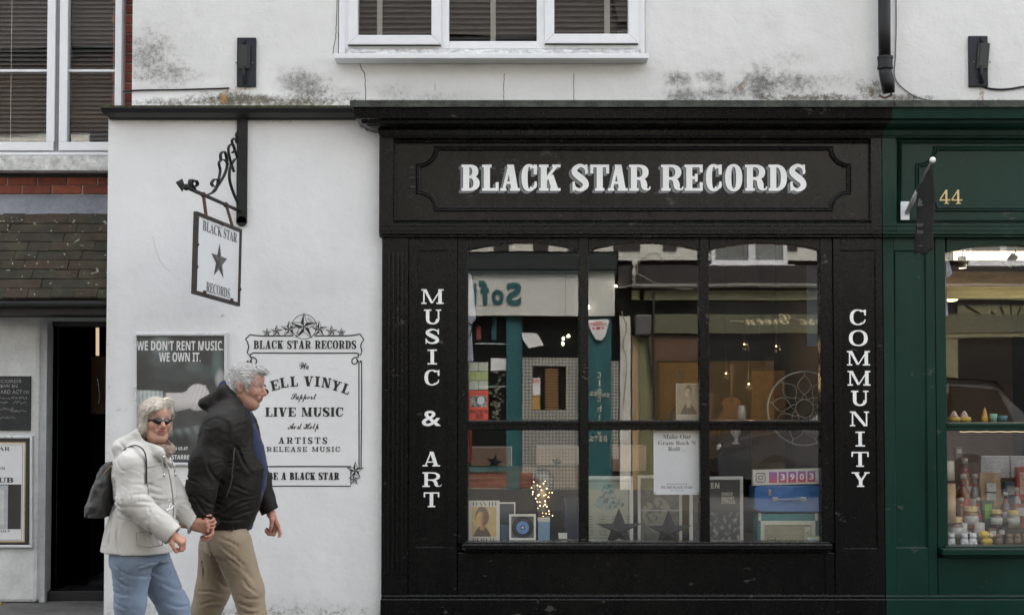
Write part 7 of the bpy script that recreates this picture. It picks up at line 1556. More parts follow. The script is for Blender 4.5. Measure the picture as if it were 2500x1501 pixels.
def head(lo_pad, T, R3, jowl=0, h=.0032, female=False):
    """head + neck in local axes x forward, y left, z up; T world position of head centre, R3 rotation"""
    S = SDF((-.125,-.10,-.235), (.135,.10,.145), h)
    S.ell((-.015,0,.035), (.097,.076,.088)); S.ell((.022,0,-.018), (.066,.060,.088), .03); S.ell((.045,0,.045), (.046,.056,.05), .02)
    S.ell((.058,0,-.092), (.026,.030,.022), .02)
    for y in (-1, 1):
        S.cap((-.012,y*.056,-.045), (.050,y*.022,-.092), .018, .014, .025); S.cap((.078,y*.010,.021), (.064,y*.047,.020), .009, .008, .012)
        S.ell((.056,y*.037,-.022), (.026,.024,.026), .02); S.ell((.097,y*.031,.003), (.022,.018,.014), .008, '-'); S.ell((.0695,y*.031,.002), (.0125,.0135,.0115), .004)
        S.cap((.077,y*.018,.0085), (.076,y*.045,.0075), .0035, .003, .004)    # upper lid
        S.ell((.094,y*.0115,-.033), (.012,.0085,.0085), .006)
        S.ell((-.014,y*.079,-.006), (.020,.0085,.032), .006, rot=Euler((0,R(-12),0)).to_matrix()); S.ell((-.008,y*.089,-.002), (.011,.006,.019), .004, '-')
        if jowl: S.ell((.030,y*.038,-.080), (.030,.020,.026), .02)
        S.cap((.085,y*.022,-.038), (.076,y*.030,-.062), .003, .003, .006, '-')   # fold from nose to mouth
    S.cap((.080,0,.016), (.107,0,-.024), .0075, .0125, .012); S.ell((.101,0,-.030), (.012,.011,.008), .008)
    S.ell((.080,0,-.056), (.016,.028,.018), .015); S.ell((.0915,0,-.0515), (.0075,.022,.0052), .004); S.ell((.0895,0,-.0625), (.0080,.020,.0062), .004); S.ell((.103,0,-.0568), (.014,.025,.0014), .003, '-')
    if jowl: S.ell((.020,0,-.108), (.042,.042,.024), .03)
    S.cap((-.022,0,-.07), (-.050,0,-.225), .054 if not female else .046, .060 if not female else .050, .03)
    V, F = S.mesh()
    loc = V.copy()
    if female is False: base = np.array([.41,.235,.175])
    else: base = np.array([.47,.28,.21])
    c = np.ones((len(V), 3))*base; x, y, z = V.T
    n = fnoise(x*14, y*14, z*14, 1, 3, 1); c *= (1+.10*n)[:, None]
    ck = np.exp(-((x-.07)/.03)**2-((np.abs(y)-.042)/.02)**2-((z+.028)/.022)**2)[:, None]; c = c*(1-.35*ck)+np.array([.52,.17,.12])*.35*ck
    ns = np.exp(-((x-.108)/.016)**2-(y/.016)**2-((z+.026)/.016)**2)[:, None]; c = c*(1-.4*ns)+np.array([.50,.17,.12])*.4*ns
    lp = (np.abs(z+.057) < .0095)&(np.abs(y) < .021)&(x > .082); c[lp] = np.array([.36,.13,.11]) if not female else np.array([.42,.14,.13])
    ln = (np.abs(z+.0568) < .0022)&(np.abs(y) < .024)&(x > .07); c[ln] = np.array([.12,.04,.035])
    br = (np.abs(z-.0265-.0*y) < .0045)&(np.abs(np.abs(y)-.031) < .018)&(x > .055); c[br] = np.array([.26,.22,.19])
    ey = ((np.abs(y)-.031)**2/.0115**2+(z-.002)**2/.0048**2 < 1)&(x > .066); c[ey] = np.array([.50,.47,.44]); ir = ((np.abs(y)-.030)**2+(z-.002)**2 < .0046**2)&(x > .066); c[ir] = np.array([.035,.04,.045])
    lid = (np.abs(z-.0078) < .0016)&(np.abs(np.abs(y)-.031) < .015)&(x > .06); c[lid] *= .45
    er = (np.abs(y) > .074)&(x > -.016)&(x < .004)&(np.abs(z) < .016); c[er] *= .62
    W = V@np.array(R3).T+np.array(T); return (W, F), c
def hand(S, wr, d, n, s_, size=1.0, curl=(40,55,40), spread=.06, index=None, thumb=(.5,.5), k=.006):
    """wr wrist, d towards the fingers, n the way the palm faces, s_ thumb side"""
    wr = Vector(wr); d = Vector(d).normalized(); n = Vector(n); n = (n-d*n.dot(d)).normalized(); s_ = Vector(s_); s_ = (s_-d*s_.dot(d)-n*s_.dot(n)).normalized(); q = size
    Ls = [(.042,.025,.020),(.046,.029,.022),(.043,.027,.021),(.034,.020,.018)]
    S.cap(wr-d*.05*q, wr+d*.01*q, .025*q, .023*q, .012)
    for i in range(4):
        off = (.030-.020*i)*q; k0 = wr+d*(.088-.004*abs(i-1)-.004*(i == 3))*q+s_*off+n*(-.002)
        S.cap(wr+s_*off*.55+d*.012*q, k0, .0165*q, .0125*q, .012)
        c_ = curl if not (i == 0 and index) else index; ang = 0; p = k0; dd = (d+s_*(spread*(1.5-i))).normalized()
        for j in range(3):
            ang += R(c_[j]+random.uniform(-4, 4)); v = dd*math.cos(ang)+n*math.sin(ang); e = p+v*Ls[i][j]*q; S.cap(p, e, (.0098-.0010*j)*q, (.0088-.0010*j)*q, .004); p = e
    t0 = wr+s_*.022*q+d*.020*q+n*.006; t1 = t0+(s_*.75+d*.65+n*.35).normalized()*.040*q; t2 = t1+(d*.9+s_*(.25-thumb[0]*.5)+n*thumb[1]).normalized()*.032*q; t3 = t2+(d*.8-s_*thumb[0]*.6+n*thumb[1]*1.2).normalized()*.026*q
    S.cap(t0, t1, .016*q, .0125*q, .012); S.cap(t1, t2, .0115*q, .010*q, .004); S.cap(t2, t3, .010*q, .0082*q, .004)
def hcol(base):
    def f(V): n = fnoise(V[:,0]*30, V[:,1]*30, V[:,2]*30, 1, 3, 2); return np.ones((len(V), 3))*np.array(base)*(1+.16*n)[:, None]
    return f
def V3(px, py, Y): p = P(px, py, Y); return (p[0], Y, p[1])
def folds(amp, fx, fy, fz, seed=0, f=1.0):
    def g(x, y, z): n = fnoise(x*fx, y*fy, z*fz, f, 3, seed); return amp*(1-2*np.sqrt(np.abs(n)+.01))
    return g
def creases(lst, Yc, amp, w, side=None, rnd=None):
    seg = []
    for (a, b_, c, d_) in lst: p = P(a, b_, Yc); q = P(c, d_, Yc); seg.append((p[0], p[1], q[0]-p[0], q[1]-p[1], 1, 1, None))
    if rnd:
        r_ = random.Random(rnd[0])
        for (n_, x0, x1, y0, y1, ang, sp_) in rnd[1:]:
            for k in range(n_):
                cx, cy = r_.uniform(x0, x1), r_.uniform(y0, y1); a = R(ang+r_.uniform(-sp_, sp_)); l = r_.uniform(9, 24); p = P(cx-l*math.cos(a), cy+l*math.sin(a), Yc); q = P(cx+l*math.cos(a), cy-l*math.sin(a), Yc)
                seg.append((p[0], p[1], q[0]-p[0], q[1]-p[1], r_.uniform(.25, .55), r_.uniform(.45, .8), None))
    def g(x, y, z):
        o = 0
        for (x0, z0, dx, dz, ka, kw, _) in seg:
            L = dx*dx+dz*dz; ln = math.sqrt(L); t = ((x-x0)*dx+(z-z0)*dz)/L; tc = np.clip(t, 0, 1); wob = .006*np.sin(t*5+x0*40)
            mm = (np.abs(x-x0-dx/2) < abs(dx)/2+.09)&(np.abs(z-z0-dz/2) < abs(dz)/2+.09)
            s_ = ((x-x0)*dz-(z-z0)*dx)/ln + wob; e = np.exp(-((t-tc)*ln/.03)**2)*np.sin(np.clip(t*.86+.07, 0, 1)*math.pi)
            W_ = w*kw; o = o+mm*e*amp*ka*(np.exp(-(s_/W_)**2)-.75*np.exp(-((s_-1.7*W_)/(1.1*W_))**2)-.35*np.exp(-((s_+1.9*W_)/(1.2*W_))**2))
        return o if side is None else o*(y < side)
    return g
def rows(lst, Yc): return [(P(c, py, Yc+oy)[1], P(c, py, Yc+oy)[0], Yc+oy, hpx/ (3200/(Yc-CAM_Y)), ry) for (py, c, hpx, ry, oy) in lst]

# ------------------------------------------------------------------ the man in the black jacket
YM = -2.55
man = thing('person', 'grey haired man in black jacket and khaki trousers striding right, holding the woman\u2019s hand', 'person', (PX(560, YM), YM, 0))
Rm = Matrix.Rotation(R(-4), 3, 'Z') @ Matrix.Rotation(R(7), 3, 'Y')
hc = Vector(V3(602, 944, YM)); Rm = Rm @ Matrix.Scale(.925, 3); hv, hcols = head(0, hc, Rm, jowl=1)
hs_ = SDF((PX(470,YM)-.02, YM-.42, P(500,1330,YM)[1]), (PX(705,YM), YM-.08, P(500,1225,YM)[1]), .0034)
wrm = Vector(V3(490, 1258, YM-.25)); hand(hs_, wrm+Vector((.004,0,.0)), (.55,-.05,-.8), (-.55,-.55,-.35), (.3,-.75,.2), .92, (38,50,30), thumb=(.3,.4))
hmr = hs_.mesh()
hs2 = SDF((PX(620,YM), YM+.02, P(500,1320,YM)[1]), (PX(712,YM)+.03, YM+.42, P(500,1215,YM)[1]), .0034)
hand(hs2, Vector(V3(660, 1250, YM+.20)), (.42,-.05,-.90), (-.75,-.35,-.4), (.5,-.8,.1), .98, (50,70,40), index=(8,22,18), thumb=(.5,.5))
hml = hs2.mesh()
bd = SDF((PX(440,YM), YM-.26, 0), (PX(700,YM), YM+.30, 1.56), .014)      # the rest of the body, under the clothes
bd.stack(rows([(1000,560,30,.07,0),(1030,566,40,.16,0),(1090,575,48,.16,0),(1180,572,54,.15,0),(1290,556,44,.15,0),(1340,552,44,.15,0)], YM))
for pts in (((560,1330,-.09,.08),(600,1455,-.09,.052),(640,1680,-.09,.036)), ((545,1330,.09,.08),(522,1455,.09,.052),(450,1665,.09,.036)), ((548,1035,-.19,.045),(494,1190,-.235,.036),(490,1250,-.25,.026)), ((585,1035,.19,.045),(628,1170,.21,.036),(657,1243,.20,.026))):
    for a, b2 in zip(pts[:-1], pts[1:]): bd.cap(V3(a[0],a[1],YM+a[2]), V3(b2[0],b2[1],YM+b2[2]), a[3], b2[3], .03)
bv = bd.mesh(); allm = merge([hv, hmr, hml, bv]); cc_ = np.concatenate([hcols, hcol((.42,.20,.145))(hmr[0]), hcol((.42,.20,.145))(hml[0]), hcol((.4,.22,.16))(bv[0])])
skin_part('body', allm, mSkin, man, 1, lambda V: cc_)
# hair
def mk_hair_man():
    S = SDF((-.15,-.12,-.10), (.15,.12,.165), .003)
    S.ell((-.020,0,.042), (.102,.081,.090)); S.ell((-.060,0,.0), (.054,.072,.072), .03); S.cap((.035,-.03,.100), (.090,-.02,.096), .028, .014, .03); S.cap((.035,.03,.100), (.088,.03,.094), .028, .014, .03); S.cap((-.085,0,-.03), (-.070,0,-.075), .030, .022, .03, f=(1,2.2,1))
    for y in (-1, 1): S.cap((.022,y*.074,.03), (.018,y*.072,-.012), .014, .008, .012)
    def g(x, y, z): return .0030*fnoise(x*9, y*10, z*9, 1, 3, 3)+.0012*np.sin((z-x*.6)*420+5*np.sin(x*50)+4*np.sin(y*60))
    S.disp(g)
    S.ell((.118,0,-.005), (.066,.12,.094), .006, '-'); S.ell((.055,0,-.070), (.062,.12,.062), .008, '-')
    for y in (-1, 1): S.ell((-.012,y*.092,-.008), (.026,.020,.036), .006, '-')
    V, F = S.mesh(); return V@np.array(Rm).T+np.array(hc), F
hm_ = mk_hair_man(); ho = skin_part('hair', hm_, mHm, man, 1)
gh = [M('grey_hair_light', (.66,.65,.63), .5, .1, sheen=.2), M('grey_hair_mid', (.42,.41,.40), .5, .1), M('grey_hair_dark', (.20,.195,.19), .5, .1), M('grey_hair_light')]
strands(hm_, 5200, lambda p: np.stack([.9+0*p[:,0], .25*np.sign(p[:,1]), -.2-6*np.clip(.05-p[:,2], 0, .1)], 1), .022, ho, gh, hc, Rm, 3, .0010, .28, .22)
# jacket
J = SDF((PX(435,YM), YM-.42, P(560,1300,YM)[1]), (PX(700,YM), YM+.40, P(560,930,YM)[1]), .0062)
tor = [(988,560,36,.10,0),(1000,558,44,.14,0),(1022,566,52,.19,0),(1060,572,55,.195,0),(1143,577,74,.19,0),(1190,575,71,.19,0),(1235,569,64,.185,0),(1272,563,56,.18,0),(1286,562,50,.17,0)]
J.stack(rows(tor, YM), .02)
J.cap(V3(560,1022,YM-.12), V3(535,1052,YM-.185), .075, .076, .09); J.cap(V3(535,1052,YM-.185), V3(505,1130,YM-.225), .076, .080, .06); J.cap(V3(503,1130,YM-.235), V3(491,1195,YM-.25), .080, .072, .03); J.cap(V3(491,1195,YM-.25), V3(489,1268,YM-.25), .073, .058, .03)
J.cap(V3(575,1018,YM+.14), V3(592,1050,YM+.20), .085, .08, .05); J.cap(V3(592,1050,YM+.20), V3(632,1175,YM+.22), .08, .062, .03); J.cap(V3(632,1175,YM+.22), V3(662,1256,YM+.20), .062, .046, .02)
J.cap(V3(552,962,YM-.03), V3(572,992,YM-.05), .055, .060, .02, f=(.75,1.15,1)); J.cap(V3(552,962,YM+.03), V3(572,992,YM+.05), .055, .060, .02, f=(.75,1.15,1))
for y in (-.07, 0, .07): J.cap(V3(507,984,YM+y), V3(540,958,YM+y*.9), .035, .030, .03)
J.ell(V3(504,985,YM), (.036,.11,.030), .02)
JC = creases([(468,1148,522,1172),(458,1188,522,1206),(466,1222,516,1192),(462,1240,505,1232),(506,1200,540,1244),(518,1198,566,1228),(556,1246,628,1214),(572,1262,632,1236),(528,1252,604,1264),(588,1078,628,1150),(540,1110,560,1180),(585,1180,625,1190)], YM, .0075, .0060, None, (5,(26,460,530,1090,1250,-20,35),(14,540,640,1060,1270,-25,40),(8,500,590,1010,1090,-40,30)))
def jw(x, y, z):
    n = folds(.0026, 3, 4, 6, 1)(x+z*.25, y, z-x*.35)+JC(x, y, z); el = np.exp(-((z-P(500,1195,YM)[1])/.07)**2)*(x < PX(530,YM))
    return n
J.disp(jw)
J.ell(V3(607,960,YM), (.085,.075,.10), .012, '-')                                # room for neck and head
J.cap(V3(597,1002,YM), V3(668,1140,YM), .030, .036, .02, '-'); J.cap(V3(668,1140,YM), V3(640,1285,YM), .036, .026, .02, '-')   # open front
J.lop(V3(489,1264,YM-.25), (.05,0,-1), .11); J.cap(V3(489,1256,YM-.25), V3(489,1285,YM-.25), .036, .04, .004, '-'); J.lop(V3(659,1249,YM+.20), (.45,0,-.9), .10); J.cap(V3(657,1245,YM+.20), V3(668,1270,YM+.20), .032, .04, .004, '-')
J.cut(lambda X, Y, Z: P(560,1288,YM)[1]-Z)
skin_part('jacket', J.mesh(), mJk, man, 1)
Fz = SDF((PX(490,YM), YM-.22, P(560,1310,YM)[1]), (PX(700,YM), YM+.22, P(560,930,YM)[1]), .008)
Fz.stack(rows([(1002,566,38,.09,0),(1040,576,48,.13,0),(1090,584,59,.14,0),(1143,586,67,.14,0),(1187,584,64,.14,0),(1230,580,53,.14,0),(1272,571,47,.13,0),(1294,574,40,.08,0)], YM))
Fz.cap(V3(556,952,YM), V3(588,1003,YM), .060, .064, .02, f=(.85,1.1,1)); Fz.disp(folds(.003, 8, 8, 14, 2)); Fz.ell(V3(606,955,YM), (.078,.068,.105), .006, '-')
skin_part('fleece', Fz.mesh(), mFl, man, 2)
Cs = SDF((PX(555,YM), YM-.1, P(560,1030,YM)[1]), (PX(625,YM), YM+.1, P(560,960,YM)[1]), .005); Cs.cap(V3(580,980,YM), V3(592,1008,YM), .058, .050, .01, f=(.9,1.1,1)); Cs.ell(V3(603,958,YM), (.066,.060,.098), .006, '-'); skin_part('shirt_collar', Cs.mesh(), mShirt, man, 1)
TC = creases([(555,1298,604,1330),(560,1318,628,1392),(572,1350,636,1404),(520,1404,562,1446),(600,1442,652,1452),(588,1462,652,1470),(600,1484,656,1482),(514,1296,558,1392),(486,1340,500,1420),(480,1440,540,1452),(482,1476,540,1470),(610,1400,640,1440)], YM, .0085, .0060, None, (6,(34,480,650,1300,1500,-35,45)))
Tr = SDF((PX(420,YM), YM-.26, .03), (PX(720,YM), YM+.26, P(560,1262,YM)[1]), .0085)
Tr.stack(rows([(1262,556,46,.15,0),(1300,553,50,.165,0),(1345,556,54,.175,0)], YM), .04)
Tr.cap(V3(566,1330,YM-.085), V3(606,1440,YM-.09), .104, .075, .03); Tr.cap(V3(606,1440,YM-.09), V3(648,1672,YM-.09), .075, .062, .03)
Tr.cap(V3(536,1330,YM+.085), V3(520,1440,YM+.09), .105, .085, .02); Tr.cap(V3(520,1440,YM+.09), V3(448,1655,YM+.09), .085, .064, .03)
Tr.disp(lambda x, y, z: folds(.0018, 3, 4, 5, 3)(x, y, z)+TC(x, y, z)); skin_part('trousers', Tr.mesh(), mKh, man, 1)
def shoe(parent, px, py, Y, m, tilt=0):
    S = SDF((PX(px,Y)-.14, Y-.07, -.02), (PX(px,Y)+.26, Y+.07, .22), .007); z = P(px, py, Y)[1]
    S.cap((PX(px,Y)-.02, Y, .045), (PX(px,Y)+.17, Y, .035), .042, .033, .02, f=(1.1,1.15,.9)); S.cap((PX(px,Y)-.02, Y, .05), (PX(px,Y)-.03, Y, .12), .04, .042, .02); V, F = S.mesh()
    r3 = Matrix.Rotation(R(tilt), 3, 'Y'); c = np.array([PX(px,Y)+.14, Y, .0]); V = (V-c)@np.array(r3).T+c; skin_part('shoe', (V, F), m, parent, 1)
mSho = M('brown_leather_shoe', (.06,.035,.02), .5)
shoe(man, 650, 1690, YM-.09, mSho, -8); shoe(man, 446, 1680, YM+.09, mSho, 22)
# trims on the jacket
mb = MB(); q = [V3(*p) for p in ((572,1082,YM-.208),(570,1120,YM-.222),(566,1160,YM-.215))]; mb.tube(q, .003, 5); q = [V3(*p) for p in ((568,1160,YM-.215),(561,1190,YM-.205),(552,1212,YM-.20))]; mb.tube(q, .004, 5); part('zip', mb, M('dull_zip', (.05,.05,.05), .4), man)
mb = MB(); q = spl([(553,1284,0),(550,1291,0),(557,1297,0),(566,1296,0),(569,1289,0),(566,1284,0)], 5); mb.tube([V3(a, b2, YM-.165) for a, b2, _ in q], .0022, 5); part('drawcord', mb, mInk, man)

# ------------------------------------------------------------------ the woman in the pale jacket
YW = -3.0
wom = thing('person', 'grey bobbed woman in sunglasses, off-white jacket and jeans walking beside the man', 'person', (PX(345, YW), YW, 0))
fw = Vector((.60, -.80, -.03)).normalized(); lf = Vector((0,0,1)).cross(fw).normalized(); up_ = fw.cross(lf); Rw = Matrix((fw, lf, up_)).transposed() @ Matrix.Rotation(R(-3), 3, 'X') @ Matrix.Scale(.865, 3)
hw = Vector(V3(381, 1026.5, YW-.03)); hvw, hcw = head(0, hw, Rw, jowl=.6, female=True)
H1 = SDF((PX(390,YW-.2), YW-.36, P(400,1350,YW)[1]), (PX(465,YW-.2), YW-.10, P(400,1270,YW)[1]), .0033)
hand(H1, Vector(V3(417, 1303, YW-.22)), (.80,-.1,-.50), (-.45,.25,-.85), (.25,-.9,.2), .80, (60,70,45), thumb=(.4,.5)); h1 = H1.mesh()
wl_h = Vector(V3(468, 1281, YM-.30)); H2 = SDF((wl_h.x-.09, wl_h.y-.14, wl_h.z-.13), (wl_h.x+.17, wl_h.y+.13, wl_h.z+.10), .0033)
hand(H2, wl_h, (.97,-.05,-.12), (.1,.9,.25), (.15,-.25,.95), .84, (42,45,30), thumb=(.2,.5)); h2 = H2.mesh()
bd = SDF((PX(230,YW), YW-.30, 0), (PX(500,YW), YW+.30, 1.42), .014)
bd.stack(rows([(1090,360,24,.06,0),(1120,350,40,.15,0),(1180,352,48,.14,0),(1240,348,50,.13,0),(1330,338,60,.15,0),(1370,340,60,.15,0)], YW))
for pts in (((325,1360,-.09,.08),(318,1475,-.09,.055),(312,1720,-.09,.038)), ((360,1360,.09,.08),(425,1480,.09,.052),(478,1720,.09,.036)), ((322,1120,-.17,.045),(322,1228,-.21,.036),(414,1301,-.22,.024)), ((375,1125,.15,.045),(430,1220,.16,.036),(465,1280,.17,.024))):
    for a, b2 in zip(pts[:-1], pts[1:]): bd.cap(V3(a[0],a[1],YW+a[2]), V3(b2[0],b2[1],YW+b2[2]), a[3], b2[3], .03)
bv = bd.mesh(); allw = merge([hvw, h1, h2, bv]); cw_ = np.concatenate([hcw, hcol((.46,.24,.17))(h1[0]), hcol((.46,.24,.17))(h2[0]), hcol((.46,.26,.19))(bv[0])])
skin_part('body', allw, mSkin, wom, 1, lambda V: cw_)
def mk_hair_w():
    S = SDF((-.16,-.14,-.155), (.16,.14,.165), .0032)
    S.ell((-.018,0,.043), (.104,.087,.088)); S.ell((-.048,0,-.028), (.064,.086,.092), .04)
    S.cap((.030,-.070,.055), (.020,-.080,-.045), .026, .021, .03); S.cap((.020,-.080,-.045), (.002,-.068,-.088), .021, .012, .02)
    S.cap((.010,.072,.050), (-.010,.076,-.045), .022, .018, .03); S.cap((-.010,.076,-.045), (-.02,.066,-.085), .018, .010, .02)
    S.cap((.045,.040,.102), (.078,-.040,.068), .024, .013, .03); S.cap((.078,-.040,.068), (.048,-.078,.030), .013, .013, .02); S.cap((.045,.040,.102), (.055,.064,.055), .022, .009, .03)
    S.disp(lambda x, y, z: .0014*fnoise(x*20, y*22, z*5, 1, 2, 5)+.0008*np.sin(y*260+x*200+3*np.sin(z*14)))
    S.ell((.114,.006,-.016), (.087,.070,.088), .008, '-'); S.ell((.06,0,-.14), (.085,.060,.075), .01, '-')
    V, F = S.mesh(); return V@np.array(Rw).T+np.array(hw), F
hw_ = mk_hair_w(); ho = skin_part('hair', hw_, mHw, wom, 1)
wh_ = [M('ash_hair_light', (.62,.57,.50), .45, .1, sheen=.2), M('ash_hair_mid', (.44,.39,.32), .5, .1), M('ash_hair_dark', (.24,.20,.155), .5, .1), M('ash_hair_light', (.62,.57,.50))]
strands(hw_, 5200, lambda p: np.where(((p[:,0] > .055)&(p[:,2] > .03))[:,None], np.array([.35,-1,-.45]), np.stack([-.25*(p[:,0] < 0)*(p[:,2] > .06), np.where(p[:,2] > .06, np.sign(p[:,1]-.03)*.9, .0), -1+.5*(p[:,2] > .09)], 1)), .034, ho, wh_, hw, Rw, 5, .0009, .0, .06)
# sunglasses
mLens = M('dark_lens', (.008,.006,.005), .08, 0, coat=.5); mTort = M('tortoise_rim', (.05,.028,.016), .3, .5, 80)
def wl3(v): return hw + Rw @ Vector(v)
mb = MB(); mb2 = MB()
for s_ in (-1, 1):
    n_ = 18; c = []; 
    for k in range(n_):
        a = 2*math.pi*k/n_; yy = s_*.0345+.0305*math.copysign(abs(math.cos(a))**.75, math.cos(a)); zz = -.001+.0190*math.copysign(abs(math.sin(a))**.7, math.sin(a))+.0012*abs(yy)/.03; c.append((.099-.55*yy*yy/.05-.006*abs(math.sin(a)), yy, zz))
    o = len(mb.v); mb.v += [tuple(wl3(p)) for p in c] + [tuple(wl3((.103, s_*.032, 0)))]
    for k in range(n_): mb.f.append([o+k, o+(k+1) % n_, o+n_] if s_ > 0 else [o+(k+1) % n_, o+k, o+n_]); mb.mi.append(0)
    mb2.tube([wl3(p) for p in c+[c[0]]], .0016, 6, False); mb2.tube([wl3((.094,s_*.060,.008)), wl3((.070,s_*.074,.008)), wl3((0,s_*.083,.004))], .0032, 6)
mb2.tube([wl3((.101,-.009,.004)), wl3((.106,0,.006)), wl3((.101,.009,.004))], .002, 6)
sg = part('sunglasses', mb2, mTort, wom, smooth=True); part('lens', mb, mLens, sg, smooth=True)
# knitted collar
K = SDF((PX(320,YW), YW-.20, P(380,1130,YW)[1]), (PX(450,YW), YW+.16, P(380,1030,YW)[1]), .005)
K.cap(V3(366,1072,YW-.01), V3(383,1093,YW-.03), .066, .074, .02, f=(1.0,1.0,1)); K.cap(V3(350,1058,YW-.06), V3(404,1102,YW-.10), .022, .026, .02); K.cap(V3(404,1102,YW-.10), V3(418,1096,YW-.02), .026, .022, .02)
K.disp(lambda x, y, z: .0022*np.sin((x*.7+z)*330)+.004*fnoise(x*20, y*20, z*20, 1, 2, 1)); K.ell(tuple(hw+Vector((.02,-.02,-.07))), (.070,.066,.075), .01, '-'); skin_part('knitted_collar', K.mesh(), mKn, wom, 1)
# jacket
J = SDF((PX(222,YW), YW-.42, P(350,1362,YW)[1]), (PX(482,YW), YW+.46, P(350,1030,YW)[1]), .0060)
tor = [(1092,352,44,.10,0),(1104,350,56,.15,0),(1122,348,64,.18,0),(1160,350,70,.185,0),(1215,354,71,.17,0),(1226,354,69,.162,0),(1245,350,73,.17,0),(1295,342,81,.185,0),(1352,336,85,.195,0)]
J.stack(rows(tor, YW), .02)
J.cap(V3(335,1112,YW-.13), V3(322,1138,YW-.19), .062, .068, .05); J.cap(V3(322,1138,YW-.19), V3(322,1222,YW-.225), .068, .068, .03); J.cap(V3(322,1222,YW-.225), V3(428,1311,YW-.225), .068, .052, .025)
J.cap(V3(370,1115,YW+.13), V3(385,1140,YW+.165), .07, .068, .05); J.cap(V3(385,1140,YW+.165), V3(434,1222,YW+.17), .066, .058, .03); 
cf_ = Vector(V3(463, 1281, YM-.29)); J.cap(V3(434,1222,YW+.17), tuple(cf_+Vector((.03,0,-.012))), .056, .047, .025)
# hood lying on the back
for y in (-.08, 0, .08): J.cap(V3(304,1092,YW+y), V3(340,1062,YW+y*.95), .040, .034, .03)
J.ell(V3(302,1092,YW), (.046,.12,.045), .03); J.cap(V3(345,1066,YW-.085), V3(392,1106,YW-.12), .020, .024, .02); J.cap(V3(392,1106,YW-.12), V3(420,1135,YW-.06), .022, .016, .02)
WC = creases([(298,1222,350,1242),(308,1244,362,1252),(298,1198,342,1226),(350,1262,396,1292),(332,1176,346,1238),(292,1146,308,1200),(362,1172,410,1184),(360,1196,416,1202),(368,1216,420,1214),(286,1256,296,1332),(352,1246,376,1290),(310,1262,322,1340),(404,1255,412,1330),(440,1215,470,1240),(432,1232,462,1262),(300,1078,345,1098),(320,1118,350,1150)], YW, .0055, .0060, None, (8,(26,280,350,1110,1250,-25,45),(10,345,420,1250,1310,-40,25),(16,350,428,1140,1340,-70,40),(10,262,330,1240,1345,-75,30)))
def ww(x, y, z):
    sl = np.exp(-((z-P(330,1230,YW)[1])/.07)**2)*(y < YW-.12)
    return folds(.0020, 3, 4, 5, 5)(x+z*.3, y, z-x*.4)+WC(x, y, z)+.004*np.exp(-((z-P(350,1224,YW)[1])/.008)**2)
J.disp(ww)
J.ell(tuple(hw+Vector((.015,-.02,-.045))), (.088,.082,.10), .01, '-'); J.cap(V3(386,1088,YW-.04), V3(425,1125,YW-.10), .040, .010, .01, '-')
J.lop(V3(424,1307,YW-.225), (.78,0,-.62), .10); J.cap(V3(418,1303,YW-.225), V3(445,1325,YW-.23), .040, .04, .004, '-'); J.lop(tuple(cf_+Vector((.018,0,-.004))), (.9,0,-.42), .10); J.cap(tuple(cf_), tuple(cf_+Vector((.07,0,-.02))), .036, .04, .004, '-')
zh = P(336,1350,YW)[1]; xh = PX(336, YW); J.cut(lambda X, Y, Z: (zh+.012-(X-xh)*.03)-Z)
Jo = skin_part('jacket', J.mesh(), mWj, wom, 1)
def trim(name, pts, r, m, k=6):
    q = spl([(a, b2, y) for a, b2, y in pts], k); mb = MB(); mb.tube([V3(a, b2, y) for a, b2, y in q], r, 5); return part(name, mb, m, wom, smooth=True)
mSeam = M('jacket_seam', (.30,.29,.27), .8); mSil = M('silver_toggle', (.6,.6,.58), .25, metal=.9)
trim('zip', [(402,1112,YW-.15),(412,1150,YW-.155),(419,1190,YW-.14),(424,1240,YW-.12),(420,1300,YW-.12)], .0035, mSeam)
trim('seam', [(357,1142,YW-.20),(375,1138,YW-.20),(394,1132,YW-.18)], .0028, mSeam); trim('seam', [(356,1105,YW-.205),(358,1140,YW-.212),(360,1180,YW-.205),(366,1222,YW-.185)], .0024, mSeam)
for p in (((389,1108,YW-.17),(395,1122,YW-.175),(398,1150,YW-.19),(400,1160,YW-.195)), ((418,1118,YW-.12),(424,1140,YW-.12),(428,1158,YW-.11))): trim('drawcord', p, .0022, mSeam); e = p[-1]; mb = MB(); mb.ball(V3(*e), .007, 8, 6, (.8,.8,1.4)); part('toggle', mb, mSil, wom, smooth=True)
trim('waist_cord', [(392,1246,YW-.185),(406,1244,YW-.185),(418,1240,YW-.16),(424,1232,YW-.14),(418,1228,YW-.16),(412,1240,YW-.175),(414,1262,YW-.18),(421,1280,YW-.17)], .0030, mSil)
for (px, py) in ((400,1115),(408,1246),(413,1222)): mb = MB(); mb.ball(V3(px, py, YW-.188), .006, 8, 6); part('stud', mb, mSil, wom, smooth=True)
mb = MB(); x0, z0 = P(300, 1338, YW-.2); 
pk = [V3(*p) for p in ((333,1300,YW-.205),(365,1296,YW-.21),(398,1300,YW-.2),(396,1330,YW-.195),(365,1336,YW-.205),(335,1330,YW-.2))]; mb.tube([Vector(p) for p in pk+[pk[0]]], .003, 5); part('pocket_seam', mb, mSeam, wom)
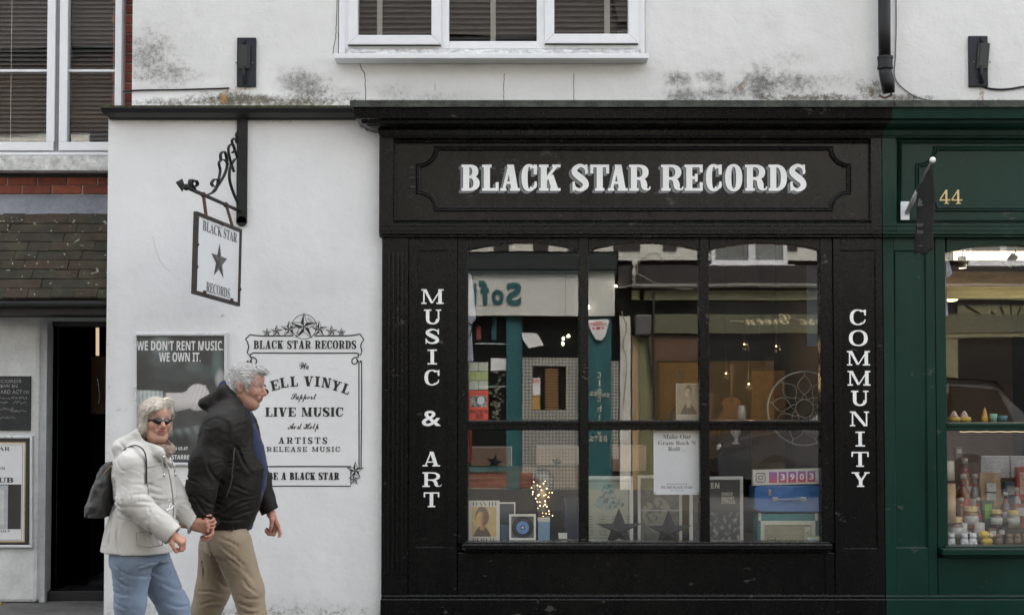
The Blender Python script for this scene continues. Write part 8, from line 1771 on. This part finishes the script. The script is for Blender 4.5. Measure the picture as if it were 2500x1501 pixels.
# jeans
WT = creases([(352,1374,412,1364),(378,1420,444,1446),(348,1390,402,1412),(298,1400,348,1420),(290,1462,342,1470),(300,1370,350,1392),(400,1470,460,1490),(285,1440,340,1436)], YW, .0075, .0060, None, (7,(30,270,460,1360,1500,-10,50)))
Tr = SDF((PX(240,YW), YW-.26, .03), (PX(520,YW), YW+.26, P(350,1322,YW)[1]), .0085)
Tr.stack(rows([(1322,338,62,.15,0),(1370,340,66,.165,0)], YW), .03)
Tr.cap(V3(322,1365,YW-.085), V3(318,1470,YW-.09), .100, .069, .03); Tr.cap(V3(318,1470,YW-.09), V3(312,1735,YW-.09), .069, .064, .03)
Tr.cap(V3(362,1360,YW+.085), V3(424,1480,YW+.09), .098, .071, .02); Tr.cap(V3(424,1480,YW+.09), V3(484,1735,YW+.09), .071, .062, .03)
Tr.disp(lambda x, y, z: folds(.0018, 3, 4, 5, 2)(x, y, z)+WT(x, y, z)); skin_part('jeans', Tr.mesh(), mJe, wom, 1)
mSh2 = M('pale_shoe', (.35,.33,.30), .5); shoe(wom, 312, 1740, YW-.09, mSh2, 10); shoe(wom, 486, 1745, YW+.09, mSh2, -8)
# backpack
bp = thing('backpack', 'small black leather backpack on the woman\u2019s back', 'backpack', tuple(V3(252, 1262, YW)))
S = SDF((PX(205,YW), YW-.2, P(250,1275,YW)[1]), (PX(305,YW), YW+.2, P(250,1110,YW)[1]), .006)
S.stack(rows([(1126,278,12,.075,-.01),(1140,272,19,.10,-.01),(1190,262,27,.13,-.01),(1240,251,33,.145,-.01),(1258,248,29,.14,-.01)], YW), .02, e=3.2); S.disp(folds(.003, 9, 9, 9, 1))
skin_part('bag_body', S.mesh(), mBg, bp, 2)
mb = MB(); q = spl([(276,1132,0),(266,1142,0),(255,1156,0),(250,1166,0)], 4); mb.tube([V3(a, b2, YW-.115) for a, b2, _ in q], .004, 5); part('zip', mb, M('gold_zip', (.45,.33,.14), .3, metal=.8), bp)
mb = MB(); q = spl([(280,1140,0),(288,1122,0),(300,1101,0),(314,1091,0),(332,1087,0),(348,1096,0),(356,1114,0),(358,1145,0),(357,1180,0)], 6)
ys_ = np.interp(range(len(q)), [0, len(q)*.35, len(q)*.6, len(q)], [YW-.10, YW-.16, YW-.215, YW-.222]); mb.strap([V3(p[0], p[1], y) for p, y in zip(q, ys_)], .014, .005, (.4,-1,.2)); part('strap', mb, mBg, bp, smooth=False)
mb = MB(); q = spl([(272,1238,0),(283,1222,0),(290,1200,0)], 4); mb.strap([V3(a, b2, YW-.12) for a, b2, _ in q], .02, .005, (.4,-1,.2)); part('strap', mb, mBg, bp)
